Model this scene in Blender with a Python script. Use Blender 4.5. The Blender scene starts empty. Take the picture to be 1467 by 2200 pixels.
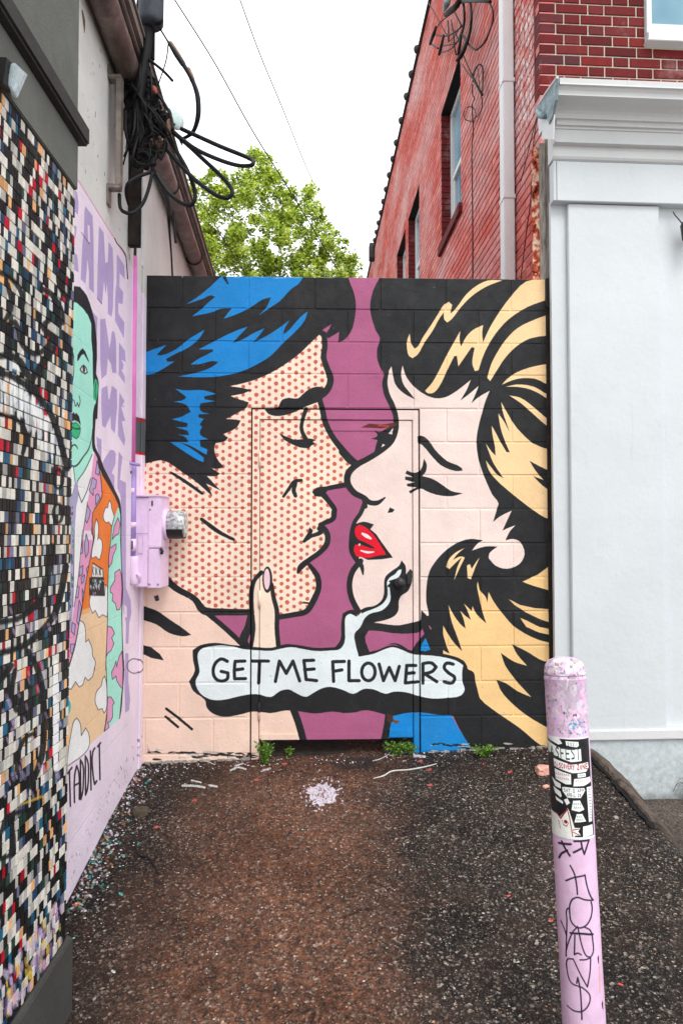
import bpy, bmesh, math, random
import numpy as np
from mathutils import Matrix, Vector
random.seed(7)
RN = np.random.RandomState(11)
# ------------------------------------------------------------------ camera, world, sun, exposure
S = bpy.context.scene
COL = S.collection
F = 1500.0
EYE = 1.5
YAW = math.radians(1.03)
PIT = math.radians(1.87)
cam_d = bpy.data.cameras.new('camera')
cam = bpy.data.objects.new('camera', cam_d)
COL.objects.link(cam)
cam.location = (0, 0, EYE)
cam.rotation_euler = (math.pi / 2 + PIT, 0, -YAW)
cam_d.sensor_fit = 'VERTICAL'
cam_d.sensor_height = 36.0
cam_d.lens = 36.0 * F / 2200.0
cam_d.clip_start = 0.05
cam_d.clip_end = 800
S.camera = cam

SUN_EL, SUN_AZ = math.radians(55), math.radians(162)   # azimuth clockwise from +Y: high, behind the camera, a little to the right
w = bpy.data.worlds.new("World")
S.world = w
w.use_nodes = True
nt = w.node_tree
nt.nodes.clear()
sky = nt.nodes.new('ShaderNodeTexSky')
sky.sky_type = 'NISHITA'
sky.sun_disc = False
sky.sun_elevation = SUN_EL
sky.sun_rotation = SUN_AZ
sky.air_density = 1.0
sky.dust_density = 4.0
mixw = nt.nodes.new('ShaderNodeMix')
mixw.data_type = 'RGBA'
mixw.inputs[0].default_value = 0.86
mixw.inputs[7].default_value = (9.6, 9.9, 10.2, 1)      # the even white of a thick cloud layer
bg = nt.nodes.new('ShaderNodeBackground')
bg.inputs[1].default_value = 0.12
ow = nt.nodes.new('ShaderNodeOutputWorld')
nt.links.new(sky.outputs[0], mixw.inputs[6])
nt.links.new(mixw.outputs[2], bg.inputs[0])
nt.links.new(bg.outputs[0], ow.inputs[0])
sl = bpy.data.lights.new('sun', 'SUN')
sl.energy = 1.1
sl.angle = math.radians(28)
sl.color = (1.0, 0.975, 0.94)
so = bpy.data.objects.new('sun', sl)
COL.objects.link(so)
so.rotation_euler = (math.pi / 2 - SUN_EL, 0, math.pi - SUN_AZ)
so.location = (0, -3, 12)
S.view_settings.view_transform = 'Standard'
S.view_settings.look = 'None'
S.view_settings.exposure = 0.74
S.view_settings.gamma = 1.0
S.view_settings.use_curve_mapping = False
S.render.engine = 'CYCLES'
S.cycles.max_bounces = 6

# ------------------------------------------------------------------ geometry of the place
RIGHT = Vector((math.cos(YAW), -math.sin(YAW), 0))
FWD = Vector((math.sin(YAW) * math.cos(PIT), math.cos(YAW) * math.cos(PIT), math.sin(PIT)))
UP = RIGHT.cross(FWD)
CAM = Vector((0, 0, EYE))

def ray(px, py):
    return FWD + RIGHT * ((px - 733.5) / F) + UP * ((1100 - py) / F)

class Frame:
    """an upright plane: origin o (z = 0), u along it, n out of it"""
    def __init__(self, o, u):
        self.u = Vector((u[0], u[1], 0)).normalized()
        self.n = Vector((self.u.y, -self.u.x, 0))
        self.o = Vector((o[0], o[1], 0))
        self.M = Matrix(((self.u.x, -self.n.x, 0, self.o.x), (self.u.y, -self.n.y, 0, self.o.y), (0, 0, 1, 0), (0, 0, 0, 1)))
    def hit(self, px, py, d=0.0):
        r = ray(px, py)
        k = ((self.o + self.n * d) - CAM).dot(self.n) / r.dot(self.n)
        p = CAM + r * k
        return ((p - self.o).dot(self.u), p.z)
    def w(self, s, t, d=0.0):
        return self.o + self.u * s + self.n * d + Vector((0, 0, t))
    def hw(self, px, py, d=0.0):
        s, t = self.hit(px, py, d)
        return self.w(s, t, d)

def at(px, py, Y):
    r = ray(px, py)
    return CAM + r * (Y / r.y)

D = 4.15
p0 = at(307, 1149, D); F_end = Frame(p0, (math.cos(math.radians(.7)), math.sin(math.radians(.7))))
F_left = Frame(p0, (-0.054, 1.0))
p1 = at(154, 1149, 2.25); F_mos = Frame(p1, (0.0, 1.0))
fa = math.radians(2.4)
p2 = at(1189, 1149, 4.10); F_fac = Frame(p2, (math.cos(fa), math.sin(fa)))
p3 = at(1168, 1149, 4.36); F_brk = Frame(p3, (math.cos(fa), math.sin(fa)))
F_side = Frame(p3, (0.028, -1.0))

# ------------------------------------------------------------------ object helpers
def tag(o, label=None, cat=None, group=None, kind=None):
    if label: o['label'] = label
    if cat: o['category'] = cat
    if group: o['group'] = group
    if kind: o['kind'] = kind
    return o

def thing(name, label, cat, loc=(0, 0, 0), group=None):
    o = bpy.data.objects.new(name, None)
    o.empty_display_size = 0.2
    o.location = loc
    COL.objects.link(o)
    return tag(o, label, cat, group)

def total(o):
    m = Matrix(o.get('_m', None)) if False else o.matrix_basis.copy()
    p = o.parent
    if p:
        m = total(p) @ o.matrix_parent_inverse @ m
    return m

def put(name, me, parent=None, M=None, mat=None):
    """link mesh me; M is its world matrix"""
    o = bpy.data.objects.new(name, me)
    COL.objects.link(o)
    if parent is not None:
        o.parent = parent
        o.matrix_parent_inverse = total(parent).inverted()
    if M is not None:
        o.matrix_basis = M
    if mat is not None and len(me.materials) == 0:
        me.materials.append(mat)
    return o

def mesh(name, vs, fs, mats=None, mi=None, smooth=False):
    me = bpy.data.meshes.new(name)
    me.from_pydata([tuple(v) for v in vs], [], fs)
    for m in (mats or []):
        me.materials.append(m)
    if mi is not None:
        me.polygons.foreach_set('material_index', mi)
    if smooth:
        me.polygons.foreach_set('use_smooth', [True] * len(me.polygons))
    me.update()
    return me

BOXF = [(0, 1, 2, 3), (7, 6, 5, 4), (0, 4, 5, 1), (1, 5, 6, 2), (2, 6, 7, 3), (3, 7, 4, 0)]

class MB:
    """collects simple shapes in one mesh; coordinates are those of frame fr (s, t, d) or the world"""
    def __init__(self, fr=None):
        self.v, self.f, self.mi, self.fr, self.sm = [], [], [], fr, []
    def add(self, vs, fs, mi=0, smooth=False):
        b = len(self.v)
        self.v += [Vector(v) for v in vs]
        self.f += [tuple(i + b for i in f) for f in fs]
        self.mi += [mi] * len(fs)
        self.sm += [smooth] * len(fs)
    def box(self, s0, s1, t0, t1, d0, d1, mi=0):
        q = [(s0, t0, d1), (s1, t0, d1), (s1, t1, d1), (s0, t1, d1), (s0, t0, d0), (s1, t0, d0), (s1, t1, d0), (s0, t1, d0)]
        if self.fr:
            q = [self.fr.w(*p) for p in q]
        else:
            q = [(p[0], p[1], p[2]) for p in q]
        self.add(q, BOXF, mi)
    def tube(self, pts, r, seg=8, mi=0, cap=True, sub=4, ends=None):
        pts = [Vector(p) for p in pts]
        rr = list(r) if hasattr(r, '__len__') else [r] * len(pts)
        if sub > 1 and len(pts) > 2:
            P, R = [], []
            n = len(pts)
            for i in range(n - 1):
                a, b, c, d = pts[max(i - 1, 0)], pts[i], pts[i + 1], pts[min(i + 2, n - 1)]
                for k in range(sub):
                    t = k / sub
                    P.append(0.5 * ((2 * b) + (c - a) * t + (2 * a - 5 * b + 4 * c - d) * t * t + (3 * b - a - 3 * c + d) * t ** 3))
                    R.append(rr[i] * (1 - t) + rr[i + 1] * t)
            P.append(pts[-1]); R.append(rr[-1])
            pts, rr = P, R
        n = len(pts)
        tg = [(pts[min(i + 1, n - 1)] - pts[max(i - 1, 0)]).normalized() for i in range(n)]
        ref = Vector((0, 0, 1)) if abs(tg[0].z) < .9 else Vector((0, 1, 0))
        x = tg[0].cross(ref).normalized()
        vs, fs = [], []
        for i in range(n):
            x = (x - tg[i] * x.dot(tg[i])).normalized()
            y = tg[i].cross(x)
            for k in range(seg):
                a = 2 * math.pi * k / seg
                vs.append(pts[i] + (x * math.cos(a) + y * math.sin(a)) * rr[i])
        for i in range(n - 1):
            for k in range(seg):
                k2 = (k + 1) % seg
                fs.append((i * seg + k, i * seg + k2, (i + 1) * seg + k2, (i + 1) * seg + k))
        self.add(vs, fs, mi, True)
        if cap:
            b = len(self.v) - len(vs)
            self.f.append(tuple(b + k for k in range(seg))[::-1]); self.mi.append(mi); self.sm.append(False)
            self.f.append(tuple(b + (n - 1) * seg + k for k in range(seg))); self.mi.append(mi); self.sm.append(False)
    def lathe(self, c, axis, prof, seg=20, mi=0):
        """prof: list of (distance along axis, radius)"""
        c, axis = Vector(c), Vector(axis).normalized()
        ref = Vector((0, 0, 1)) if abs(axis.z) < .9 else Vector((0, 1, 0))
        x = axis.cross(ref).normalized(); y = axis.cross(x)
        vs, fs = [], []
        for (h, r) in prof:
            for k in range(seg):
                a = 2 * math.pi * k / seg
                vs.append(c + axis * h + (x * math.cos(a) + y * math.sin(a)) * max(r, 1e-4))
        for i in range(len(prof) - 1):
            for k in range(seg):
                k2 = (k + 1) % seg
                fs.append((i * seg + k, i * seg + k2, (i + 1) * seg + k2, (i + 1) * seg + k))
        fs.append(tuple(range(seg))[::-1]); fs.append(tuple((len(prof) - 1) * seg + k for k in range(seg)))
        self.add(vs, fs, mi, True)
    def prism(self, pts, a, b, mi=0):
        """pts in 3D (Vector), extruded by vector b-a"""
        n = len(pts); off = Vector(b) - Vector(a)
        vs = [Vector(p) for p in pts] + [Vector(p) + off for p in pts]
        fs = [tuple(range(n))[::-1], tuple(range(n, 2 * n))] + [(i, (i + 1) % n, n + (i + 1) % n, n + i) for i in range(n)]
        self.add(vs, fs, mi)
    def build(self, name, mats, parent=None, recalc=True, bevel=0):
        if not isinstance(mats, (list, tuple)): mats = [mats]
        me = mesh(name, self.v, self.f, mats, self.mi)
        me.polygons.foreach_set('use_smooth', self.sm)
        if recalc:
            bm = bmesh.new(); bm.from_mesh(me)
            bmesh.ops.recalc_face_normals(bm, faces=bm.faces)
            if bevel:
                ed = [e for e in bm.edges if len(e.link_faces) == 2 and e.calc_face_angle(0) > .6 and not (e.link_faces[0].smooth and e.link_faces[1].smooth)]
                bmesh.ops.bevel(bm, geom=ed, offset=bevel, segments=2, affect='EDGES', clamp_overlap=True)
            bm.to_mesh(me); bm.free()
        return put(name, me, parent)

_cb = {}
def cbox(wd, h, dp, b, name='block'):
    """box wd x h, front face at y=0, chamfered front edges, back at y=dp"""
    k = (round(wd, 3), round(h, 3), round(dp, 3), b, name)
    if k in _cb: return _cb[k]
    v = [(b, 0, b), (wd - b, 0, b), (wd - b, 0, h - b), (b, 0, h - b), (0, b, 0), (wd, b, 0), (wd, b, h), (0, b, h), (0, dp, 0), (wd, dp, 0), (wd, dp, h), (0, dp, h)]
    f = [(0, 1, 2, 3)]
    for a in (0, 4):
        for i in range(4):
            j = (i + 1) % 4
            f.append((a + i, a + 4 + i, a + 4 + j, a + j))
    me = mesh(name, v, f)
    _cb[k] = me
    return me

def piece(name, fr, s0, s1, t0, t1, d, dp, parent, mat, b=.003, jit=0.0, tilt=0.0, cache=True):
    me = cbox(s1 - s0, t1 - t0, dp, b, name + '_' + mat.name)
    if len(me.materials) == 0: me.materials.append(mat)
    o = put(name, me, parent)
    M = fr.M @ Matrix.Translation((s0, -d, t0))
    if tilt:
        M = M @ Matrix.Rotation(random.gauss(0, tilt), 4, 'Y')
    o.matrix_basis = M
    return o

# ------------------------------------------------------------------ material helpers
def srgb(r, g, b):
    f = lambda c: (c / 255 / 12.92) if c / 255 <= .04045 else ((c / 255 + .055) / 1.055) ** 2.4
    return (f(r), f(g), f(b), 1)

class NM:
    def __init__(self, name, rough=.85, spec=.25):
        self.m = bpy.data.materials.new(name)
        self.m.use_nodes = True
        self.t = self.m.node_tree
        self.t.nodes.clear()
        self.out = self.n('ShaderNodeOutputMaterial')
        self.p = self.n('ShaderNodeBsdfPrincipled')
        self.l(self.p.outputs[0], self.out.inputs[0])
        self.p.inputs['Roughness'].default_value = rough
        self.p.inputs['Specular IOR Level'].default_value = spec
        self._geo = None
    def n(self, t, **kw):
        x = self.t.nodes.new(t)
        for k, v in kw.items(): setattr(x, k, v)
        return x
    def l(self, a, b): self.t.links.new(a, b)
    def set(self, sock, v):
        if isinstance(v, bpy.types.NodeSocket): self.l(v, sock)
        elif isinstance(v, (tuple, list)) and len(v) == 3 and sock.type == 'RGBA': sock.default_value = (*v, 1)
        else: sock.default_value = v
    @property
    def pos(self):
        if not self._geo: self._geo = self.n('ShaderNodeNewGeometry')
        return self._geo.outputs['Position']
    @property
    def island(self):
        self.pos
        return self._geo.outputs['Random Per Island']
    def noise(self, scale, detail=4, rough=.6, vec=None, dim='3D', dist=0):
        x = self.n('ShaderNodeTexNoise', noise_dimensions=dim)
        self.l(vec if vec is not None else self.pos, x.inputs['Vector'])
        x.inputs['Scale'].default_value = scale; x.inputs['Detail'].default_value = detail
        x.inputs['Roughness'].default_value = rough; x.inputs['Distortion'].default_value = dist
        return x.outputs[0]
    def voro(self, scale, vec=None, feature='F1', out='Distance', rand=1):
        x = self.n('ShaderNodeTexVoronoi', feature=feature)
        self.l(vec if vec is not None else self.pos, x.inputs['Vector'])
        x.inputs['Scale'].default_value = scale; x.inputs['Randomness'].default_value = rand
        return x.outputs[out]
    def math(self, op, a, b=0.0, c=0.0, clamp=False):
        x = self.n('ShaderNodeMath', operation=op, use_clamp=clamp)
        self.set(x.inputs[0], a); self.set(x.inputs[1], b); self.set(x.inputs[2], c)
        return x.outputs[0]
    def mr(self, v, a, b, c=0.0, d=1.0, clamp=True):
        x = self.n('ShaderNodeMapRange', clamp=clamp)
        for i, q in enumerate((v, a, b, c, d)): self.set(x.inputs[i], q)
        return x.outputs[0]
    def mix(self, f, a, b, mode='MIX'):
        x = self.n('ShaderNodeMix', data_type='RGBA', blend_type=mode)
        self.set(x.inputs[0], f); self.set(x.inputs[6], a); self.set(x.inputs[7], b)
        return x.outputs[2]
    def ramp(self, v, stops, interp='LINEAR'):
        x = self.n('ShaderNodeValToRGB')
        x.color_ramp.interpolation = interp
        e = x.color_ramp.elements
        while len(e) < len(stops): e.new(.5)
        for q, (p, c) in zip(e, stops):
            q.position = p; q.color = c if len(c) == 4 else (*c, 1)
        self.l(v, x.inputs[0])
        return x.outputs[0]
    def scale(self, vec, xyz):
        x = self.n('ShaderNodeVectorMath', operation='MULTIPLY')
        self.set(x.inputs[0], vec); x.inputs[1].default_value = xyz
        return x.outputs[0]
    def sep(self, vec):
        x = self.n('ShaderNodeSeparateXYZ'); self.l(vec, x.inputs[0]); return x.outputs
    def comb(self, a, b, c=0.0):
        x = self.n('ShaderNodeCombineXYZ')
        self.set(x.inputs[0], a); self.set(x.inputs[1], b); self.set(x.inputs[2], c)
        return x.outputs[0]
    def st(self, fr):
        d = self.n('ShaderNodeVectorMath', operation='SUBTRACT'); self.l(self.pos, d.inputs[0]); d.inputs[1].default_value = fr.o
        e = self.n('ShaderNodeVectorMath', operation='DOT_PRODUCT'); self.l(d.outputs[0], e.inputs[0]); e.inputs[1].default_value = fr.u
        return e.outputs['Value'], self.sep(self.pos)[2]
    def bump(self, h, dist=.003, strength=1.0):
        x = self.n('ShaderNodeBump')
        x.inputs['Strength'].default_value = strength; x.inputs['Distance'].default_value = dist
        self.l(h, x.inputs['Height'])
        if self.p.inputs['Normal'].is_linked:
            self.l(self.p.inputs['Normal'].links[0].from_socket, x.inputs['Normal'])
        self.l(x.outputs[0], self.p.inputs['Normal'])
    def col(self, c): self.set(self.p.inputs['Base Color'], c)
    def rough(self, v): self.set(self.p.inputs['Roughness'], v)

def plain(name, c, rough=.8, var=.12, vs=9, bs=120, bd=.001, spec=.25, metal=0):
    m = NM(name, rough, spec)
    k = m.mr(m.noise(vs, 5, .65), .3, .7, 1 - var, 1 + var)
    g = m.mr(m.noise(420, 2), .3, .7, .93, 1.07)
    m.col(m.mix(1.0, m.mix(1.0, c, m.comb(k, k, k), 'MULTIPLY'), m.comb(g, g, g), 'MULTIPLY'))
    if bd: m.bump(m.noise(bs, 4), bd)
    m.p.inputs['Metallic'].default_value = metal
    return m.m

# ------------------------------------------------------------------ painted pictures: shapes are filled into an image kept in memory
class Canvas:
    def __init__(self, name, s0, s1, t0, t1, ppm, base=None, tf=None, ppmt=None):
        self.name, self.s0, self.s1, self.t0, self.t1 = name, s0, s1, t0, t1
        self.kx = ppm; self.ky = ppmt or ppm
        self.W = int((s1 - s0) * self.kx); self.H = int((t1 - t0) * self.ky)
        self.rgb = np.zeros((self.H, self.W, 3), np.float32)
        self.a = np.zeros((self.H, self.W), np.float32)
        self.tf = tf
        if base is not None:
            self.rgb[:] = np.array(base, np.float32) / 255; self.a[:] = 1
    def pix(self, pts):
        q = np.array([self.tf(*p) if self.tf else p for p in pts], np.float64)
        return np.stack([(q[:, 0] - self.s0) * self.kx, (q[:, 1] - self.t0) * self.ky], 1)
    def cover(self, polys):
        """coverage of the union of polygons (even-odd each), 3x3 samples"""
        K = 3
        Q = [self.pix(p) * K for p in polys]
        al = np.concatenate(Q)
        x0 = max(int(al[:, 0].min() // K) - 1, 0); x1 = min(int(al[:, 0].max() // K) + 2, self.W)
        y0 = max(int(al[:, 1].min() // K) - 1, 0); y1 = min(int(al[:, 1].max() // K) + 2, self.H)
        if x1 <= x0 or y1 <= y0: return None
        w_, h_ = (x1 - x0) * K, (y1 - y0) * K
        M = np.zeros((h_, w_), bool)
        for q in Q:
            q = q - np.array([x0 * K, y0 * K])
            ya, yb = max(int(q[:, 1].min()) - 1, 0), min(int(q[:, 1].max()) + 2, h_)
            xa, xb = max(int(q[:, 0].min()) - 1, 0), min(int(q[:, 0].max()) + 2, w_)
            if yb <= ya or xb <= xa: continue
            T = np.zeros((yb - ya, xb - xa + 1), np.uint8)
            n = len(q)
            for i in range(n):
                ax, ay = q[i]; bx, by = q[(i + 1) % n]
                if ay == by: continue
                lo, hi = (ay, by) if ay < by else (by, ay)
                r0 = max(int(math.ceil(lo - .5)), ya); r1 = min(int(math.ceil(hi - .5)), yb)
                if r1 <= r0: continue
                ys = np.arange(r0, r1)
                xs = ax + (ys + .5 - ay) * (bx - ax) / (by - ay)
                xi = np.clip(np.ceil(xs - .5) - xa, 0, xb - xa).astype(int)
                T[ys - ya, xi] ^= 1
            M[ya:yb, xa:xb] |= np.bitwise_xor.accumulate(T, 1)[:, :xb - xa].astype(bool)
        c = sum(M[i::K, j::K].astype(np.float32) for i in range(K) for j in range(K)) / (K * K)
        return c, x0, x1, y0, y1
    def fill(self, polys, c, alpha=1.0):
        if not isinstance(polys[0][0], (tuple, list, np.ndarray)): polys = [polys]
        r = self.cover(polys)
        if r is None: return
        k, x0, x1, y0, y1 = r
        k = k * alpha
        R = self.rgb[y0:y1, x0:x1]; A = self.a[y0:y1, x0:x1]
        na = k + A * (1 - k)
        R[:] = np.where(na[..., None] > 0, (np.array(c, np.float32) / 255 * k[..., None] + R * (A * (1 - k))[..., None]) / np.maximum(na, 1e-6)[..., None], R)
        A[:] = na
    def line(self, pts, wd, c, alpha=1.0, smooth=True):
        self.fill(stroke(pts, wd, smooth), c, alpha)
    def image(self):
        im = bpy.data.images.new(self.name, self.W, self.H, alpha=True)
        buf = np.ones((self.H, self.W, 4), np.float32)
        buf[..., :3] = self.rgb; buf[..., 3] = self.a
        im.pixels.foreach_set(buf.ravel())
        im.update(); im.pack()
        return im

def sm(pts, closed=True, ang=62, sub=4):
    """Catmull-Rom through the points, keeping sharp corners sharp"""
    P = [np.array(p, float) for p in pts]
    n = len(P)
    def tang(i):
        if not closed and (i == 0 or i == n - 1):
            return (P[min(i + 1, n - 1)] - P[max(i - 1, 0)]) * .5, (P[min(i + 1, n - 1)] - P[max(i - 1, 0)]) * .5
        a, b, c = P[i - 1], P[i], P[(i + 1) % n]
        u, v = b - a, c - b
        lu, lv = np.linalg.norm(u) + 1e-9, np.linalg.norm(v) + 1e-9
        cs = np.dot(u, v) / lu / lv
        if cs < math.cos(math.radians(ang)): return u * .9, v * .9
        t = u / lu + v / lv
        t = t / (np.linalg.norm(t) + 1e-9)
        return t * lu * .95, t * lv * .95
    T = [tang(i) for i in range(n)]
    out = []
    for i in range(n if closed else n - 1):
        a, b = P[i], P[(i + 1) % n]
        m0, m1 = T[i][1], T[(i + 1) % n][0]
        for k in range(sub):
            t = k / sub
            out.append(tuple((2 * t ** 3 - 3 * t * t + 1) * a + (t ** 3 - 2 * t * t + t) * m0 + (-2 * t ** 3 + 3 * t * t) * b + (t ** 3 - t * t) * m1))
    if not closed: out.append(tuple(P[-1]))
    return out

def stroke(pts, wd, smooth=True):
    n0 = len(pts)
    ws = list(wd) if hasattr(wd, '__len__') else [wd] * n0
    if smooth and n0 > 2:
        pp = sm([(*p, w_) for p, w_ in zip(pts, ws)], False, 80)
        pts = [p[:2] for p in pp]; ws = [max(p[2], .1) for p in pp]
    out = []
    for i, (p, w_) in enumerate(zip(pts, ws)):
        out.append([(p[0] + math.cos(a) * w_ / 2, p[1] + math.sin(a) * w_ / 2) for a in np.linspace(0, 2 * math.pi, 11)[:-1]])
        if i + 1 < len(pts):
            q, wq = pts[i + 1], ws[i + 1]
            dx, dy = q[0] - p[0], q[1] - p[1]; L = math.hypot(dx, dy)
            if L < 1e-6: continue
            nx, ny = -dy / L / 2, dx / L / 2
            out.append([(p[0] + nx * w_, p[1] + ny * w_), (q[0] + nx * wq, q[1] + ny * wq), (q[0] - nx * wq, q[1] - ny * wq), (p[0] - nx * w_, p[1] - ny * w_)])
    return out

def Z(ox, oy, k):
    return lambda *pts: [(ox + x / k, oy + y / k) for x, y in pts]

GL = {'A': [[(0, 1), (.5, 0), (1, 1)], [(.2, .65), (.8, .65)]], 'S': [[(.95, .1), (.4, 0), (.1, .25), (.8, .6), (.8, .9), (.1, .95)]],
      'F': [[(1, 0), (0, 0), (0, 1)], [(0, .5), (.7, .5)]], 'E': [[(1, 0), (0, 0), (0, 1), (1, 1)], [(0, .5), (.8, .5)]],
      'T': [[(0, 0), (1, 0)], [(.5, 0), (.5, 1)]], 'D': [[(0, 0), (0, 1), (.7, .9), (1, .5), (.7, .1), (0, 0)]],
      'I': [[(.5, .25), (.5, 1)]], 'C': [[(1, .15), (.4, 0), (0, .5), (.4, 1), (1, .85)]], 'O': [[(.5, .1), (.05, .5), (.5, 1), (.95, .5), (.5, .1)]],
      'V': [[(0, .2), (.5, 1), (1, .2)]], 'R': [[(0, 1), (0, 0), (.8, .05), (.8, .45), (0, .5), (1, 1)]], 'Y': [[(0, .2), (.5, .6)], [(1, .2), (.3, 1.2)]],
      'Z': [[(0, 0), (1, 0), (0, 1), (1, 1)]], 'N': [[(0, 1), (0, 0), (1, 1), (1, 0)]], 'P': [[(0, 1), (0, 0), (.9, .1), (.8, .5), (0, .55)]],
      'L': [[(0, 0), (0, 1), (1, 1)]], 'M': [[(0, 1), (.1, 0), (.5, .6), (.9, 0), (1, 1)]], 'U': [[(0, 0), (.1, .9), (.9, .9), (1, 0)]],
      '2': [[(0, .2), (.5, 0), (.9, .3), (0, 1), (1, 1)]], '0': [[(.5, 0), (0, .5), (.5, 1), (1, .5), (.5, 0)]], '1': [[(.5, 0), (.5, 1)]],
      '8': [[(.5, 0), (.1, .25), (.9, .7), (.5, 1), (.1, .7), (.9, .25), (.5, 0)]], '3': [[(0, .1), (.8, .1), (.4, .45), (.9, .75), (.1, 1)]], '4': [[(.7, 1), (.7, 0), (0, .7), (1, .7)]]}
def text(cv, s, x, y, w_, h, lw, c):
    """hand lettering: s written from x to x+w_, top at y, height h, y pointing down"""
    k = w_ / len(s)
    for i, ch in enumerate(s.upper()):
        for g in GL.get(ch, []):
            cv.line([(x + (i + .12 + a * .66) * k, y + b * h) for a, b in g], lw, c, smooth=False)
# ------------------------------------------------------------------ the mural on the end wall (points measured on the wall face)
BLK, MAU, PCH, BLU, CRE, WHT, SKN, HND = (30, 31, 33), (172, 92, 131), (246, 224, 203), (12, 132, 205), (246, 210, 158), (226, 236, 237), (240, 218, 209), (243, 212, 193)
sL, sR = F_end.hit(296, 1149)[0], F_end.hit(1200, 1149)[0]
mur = Canvas('wall_mural', sL, sR, 0.0, 3.15, 560, MAU, tf=lambda x, y: F_end.hit(x, y))
K = 3.1891
A = Z(300, 580, K); B = Z(740, 580, K); C = Z(300, 1080, K); E = Z(740, 1080, K)
l = mur.line
def f(P, c_, alpha=1.0, smooth=True):
    mur.fill(sm(P, True, 52, 3) if smooth and 8 < len(P) and len(P) < 170 else P, c_, alpha)
# man: face, then red dots clipped to it
face = A((-20, 300), (1240, 430), (1265, 500), (1262, 590), (1280, 670), (1305, 740), (1290, 810), (1235, 880), (1265, 960), (1290, 1060), (1350, 1170), (1440, 1290), (1475, 1330), (1420, 1400), (1390, 1475), (1230, 1500), (1230, 1530), (1270, 1560), (1325, 1630)) + \
    C((1290, 20), (1330, 60), (1320, 110), (1245, 145), (1230, 190), (1275, 230), (1270, 290), (1200, 360), (1130, 430), (1170, 440), (1225, 500), (1230, 580), (1180, 680), (1130, 750), (950, 785), (760, 755), (440, 735), (380, 650), (250, 570), (150, 480), (-20, 300))
f(face, PCH)
cover_face = mur.cover([face])
dots = Canvas('d', sL, sR, 0.0, 3.15, 560, MAU, tf=mur.tf)
dots.a[:] = 0
polys = []
for i in range(0, 36):
    for j in range(0, 46):
        x = 299 + i * 14.05 - j * .12; y = 700 + j * 16.2 + (8.1 if i % 2 else 0) + i * .15
        if y > 1500: continue
        x += random.gauss(0, .5); y += random.gauss(0, .5)
        r = 4.35 * random.uniform(.84, 1.08)
        polys.append([(x + math.cos(a) * r * random.uniform(.93, 1.07), y + math.sin(a) * r * random.uniform(.93, 1.07)) for a in np.linspace(0, 6.283, 13)[:-1]])
rr = dots.cover(polys)
kd = np.zeros((mur.H, mur.W), np.float32); kd[rr[3]:rr[4], rr[1]:rr[2]] = rr[0]
kf = np.zeros((mur.H, mur.W), np.float32); kf[cover_face[3]:cover_face[4], cover_face[1]:cover_face[2]] = cover_face[0]
kk = (kd * kf * .93)[..., None]
mur.rgb[:] = mur.rgb * (1 - kk) + np.array((200, 88, 68), np.float32) / 255 * kk
# hand and arm at lower left
f(C((-20, 560), (150, 520), (260, 590), (380, 665), (430, 740), (560, 840), (700, 975), (760, 1000), (780, 900), (800, 1100), (1035, 1420), (1120, 1660), (1300, 2200), (-20, 2300)), HND)
f(C((780, 1000), (785, 850), (775, 720), (775, 600), (795, 530), (840, 475), (900, 480), (915, 620), (935, 720), (945, 850), (950, 1020)), PCH)
f(C((510, 772), (755, 775), (735, 850), (690, 950)), MAU)
l(C((140, 480), (250, 585), (380, 660), (440, 738), (560, 748), (765, 750)), [17, 14, 13, 17, 15, 13], BLK)
f(C((120, 420), (150, 480), (230, 570), (160, 560), (120, 520)), BLK)
l(C((440, 735), (600, 870), (710, 975)), 11, BLK)
l(C((765, 745), (748, 850), (712, 950), (735, 985)), [13, 17, 18, 14], BLK)
l(C((762, 990), (780, 860), (768, 730), (768, 600), (788, 530), (835, 478)), [9, 9, 10, 10, 9, 9], BLK)
l(C((905, 560), (915, 640), (940, 740), (940, 860), (952, 1000)), [8, 9, 10, 10, 10], BLK)
nail = [(875 + 34 * math.cos(a), 528 + 90 * math.sin(a)) for a in np.linspace(0, 6.283, 25)[:-1]]
f(C(*nail), BLK)
f(C(*[(872 + 21 * math.cos(a), 524 + 72 * math.sin(a)) for a in np.linspace(0, 6.283, 25)[:-1]]), (240, 205, 212))
l(C((1050, 1410), (1085, 1500), (1125, 1640)), 15, BLK)
f((C((20, 705), (120, 740), (200, 795), (290, 855), (355, 905), (300, 915), (200, 890), (120, 835), (20, 800))), BLK)
f((C((10, 970), (80, 990), (140, 1035), (168, 1080), (80, 1062), (10, 1030))), BLK)
l(C((185, 1410), (250, 1460), (360, 1550)), 5.5, BLK); l(C((180, 1465), (265, 1535)), 5.5, BLK)
l(C((425, 112), (500, 170), (560, 210), (645, 252)), [7, 9, 8, 6], BLK)
f(C((100, 640), (130, 632), (138, 668), (112, 676)), (60, 60, 70))
# man: hair
hair = A((-20, -40), (1400, -40), (1440, 90), (1470, 170), (1480, 240), (1473, 330), (1448, 420), (1400, 480), (1360, 497), (1366, 425), (1290, 470), (1278, 440), (1315, 372), (1252, 412), (1280, 440), (1262, 470), (1230, 445), (1170, 500), (1100, 570), (1000, 645), (900, 705), (800, 750), (700, 780), (612, 798),
         (680, 806), (770, 824), (700, 850), (622, 864), (690, 890), (748, 908), (735, 940), (680, 975), (592, 1022), (640, 1024), (693, 1032), (665, 1080), (572, 1126), (608, 1150), (580, 1175), (522, 1187), (512, 1220), (530, 1290), (577, 1350), (540, 1362), (496, 1360), (550, 1395), (530, 1412), (462, 1412), (556, 1512), (430, 1450), (497, 1548), (380, 1445), (300, 1390), (215, 1330), (160, 1305), (100, 1312), (-20, 1345))
f(hair, BLK)
f(A((1252, 412), (1312, 374), (1298, 405), (1275, 436)), MAU)
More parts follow.
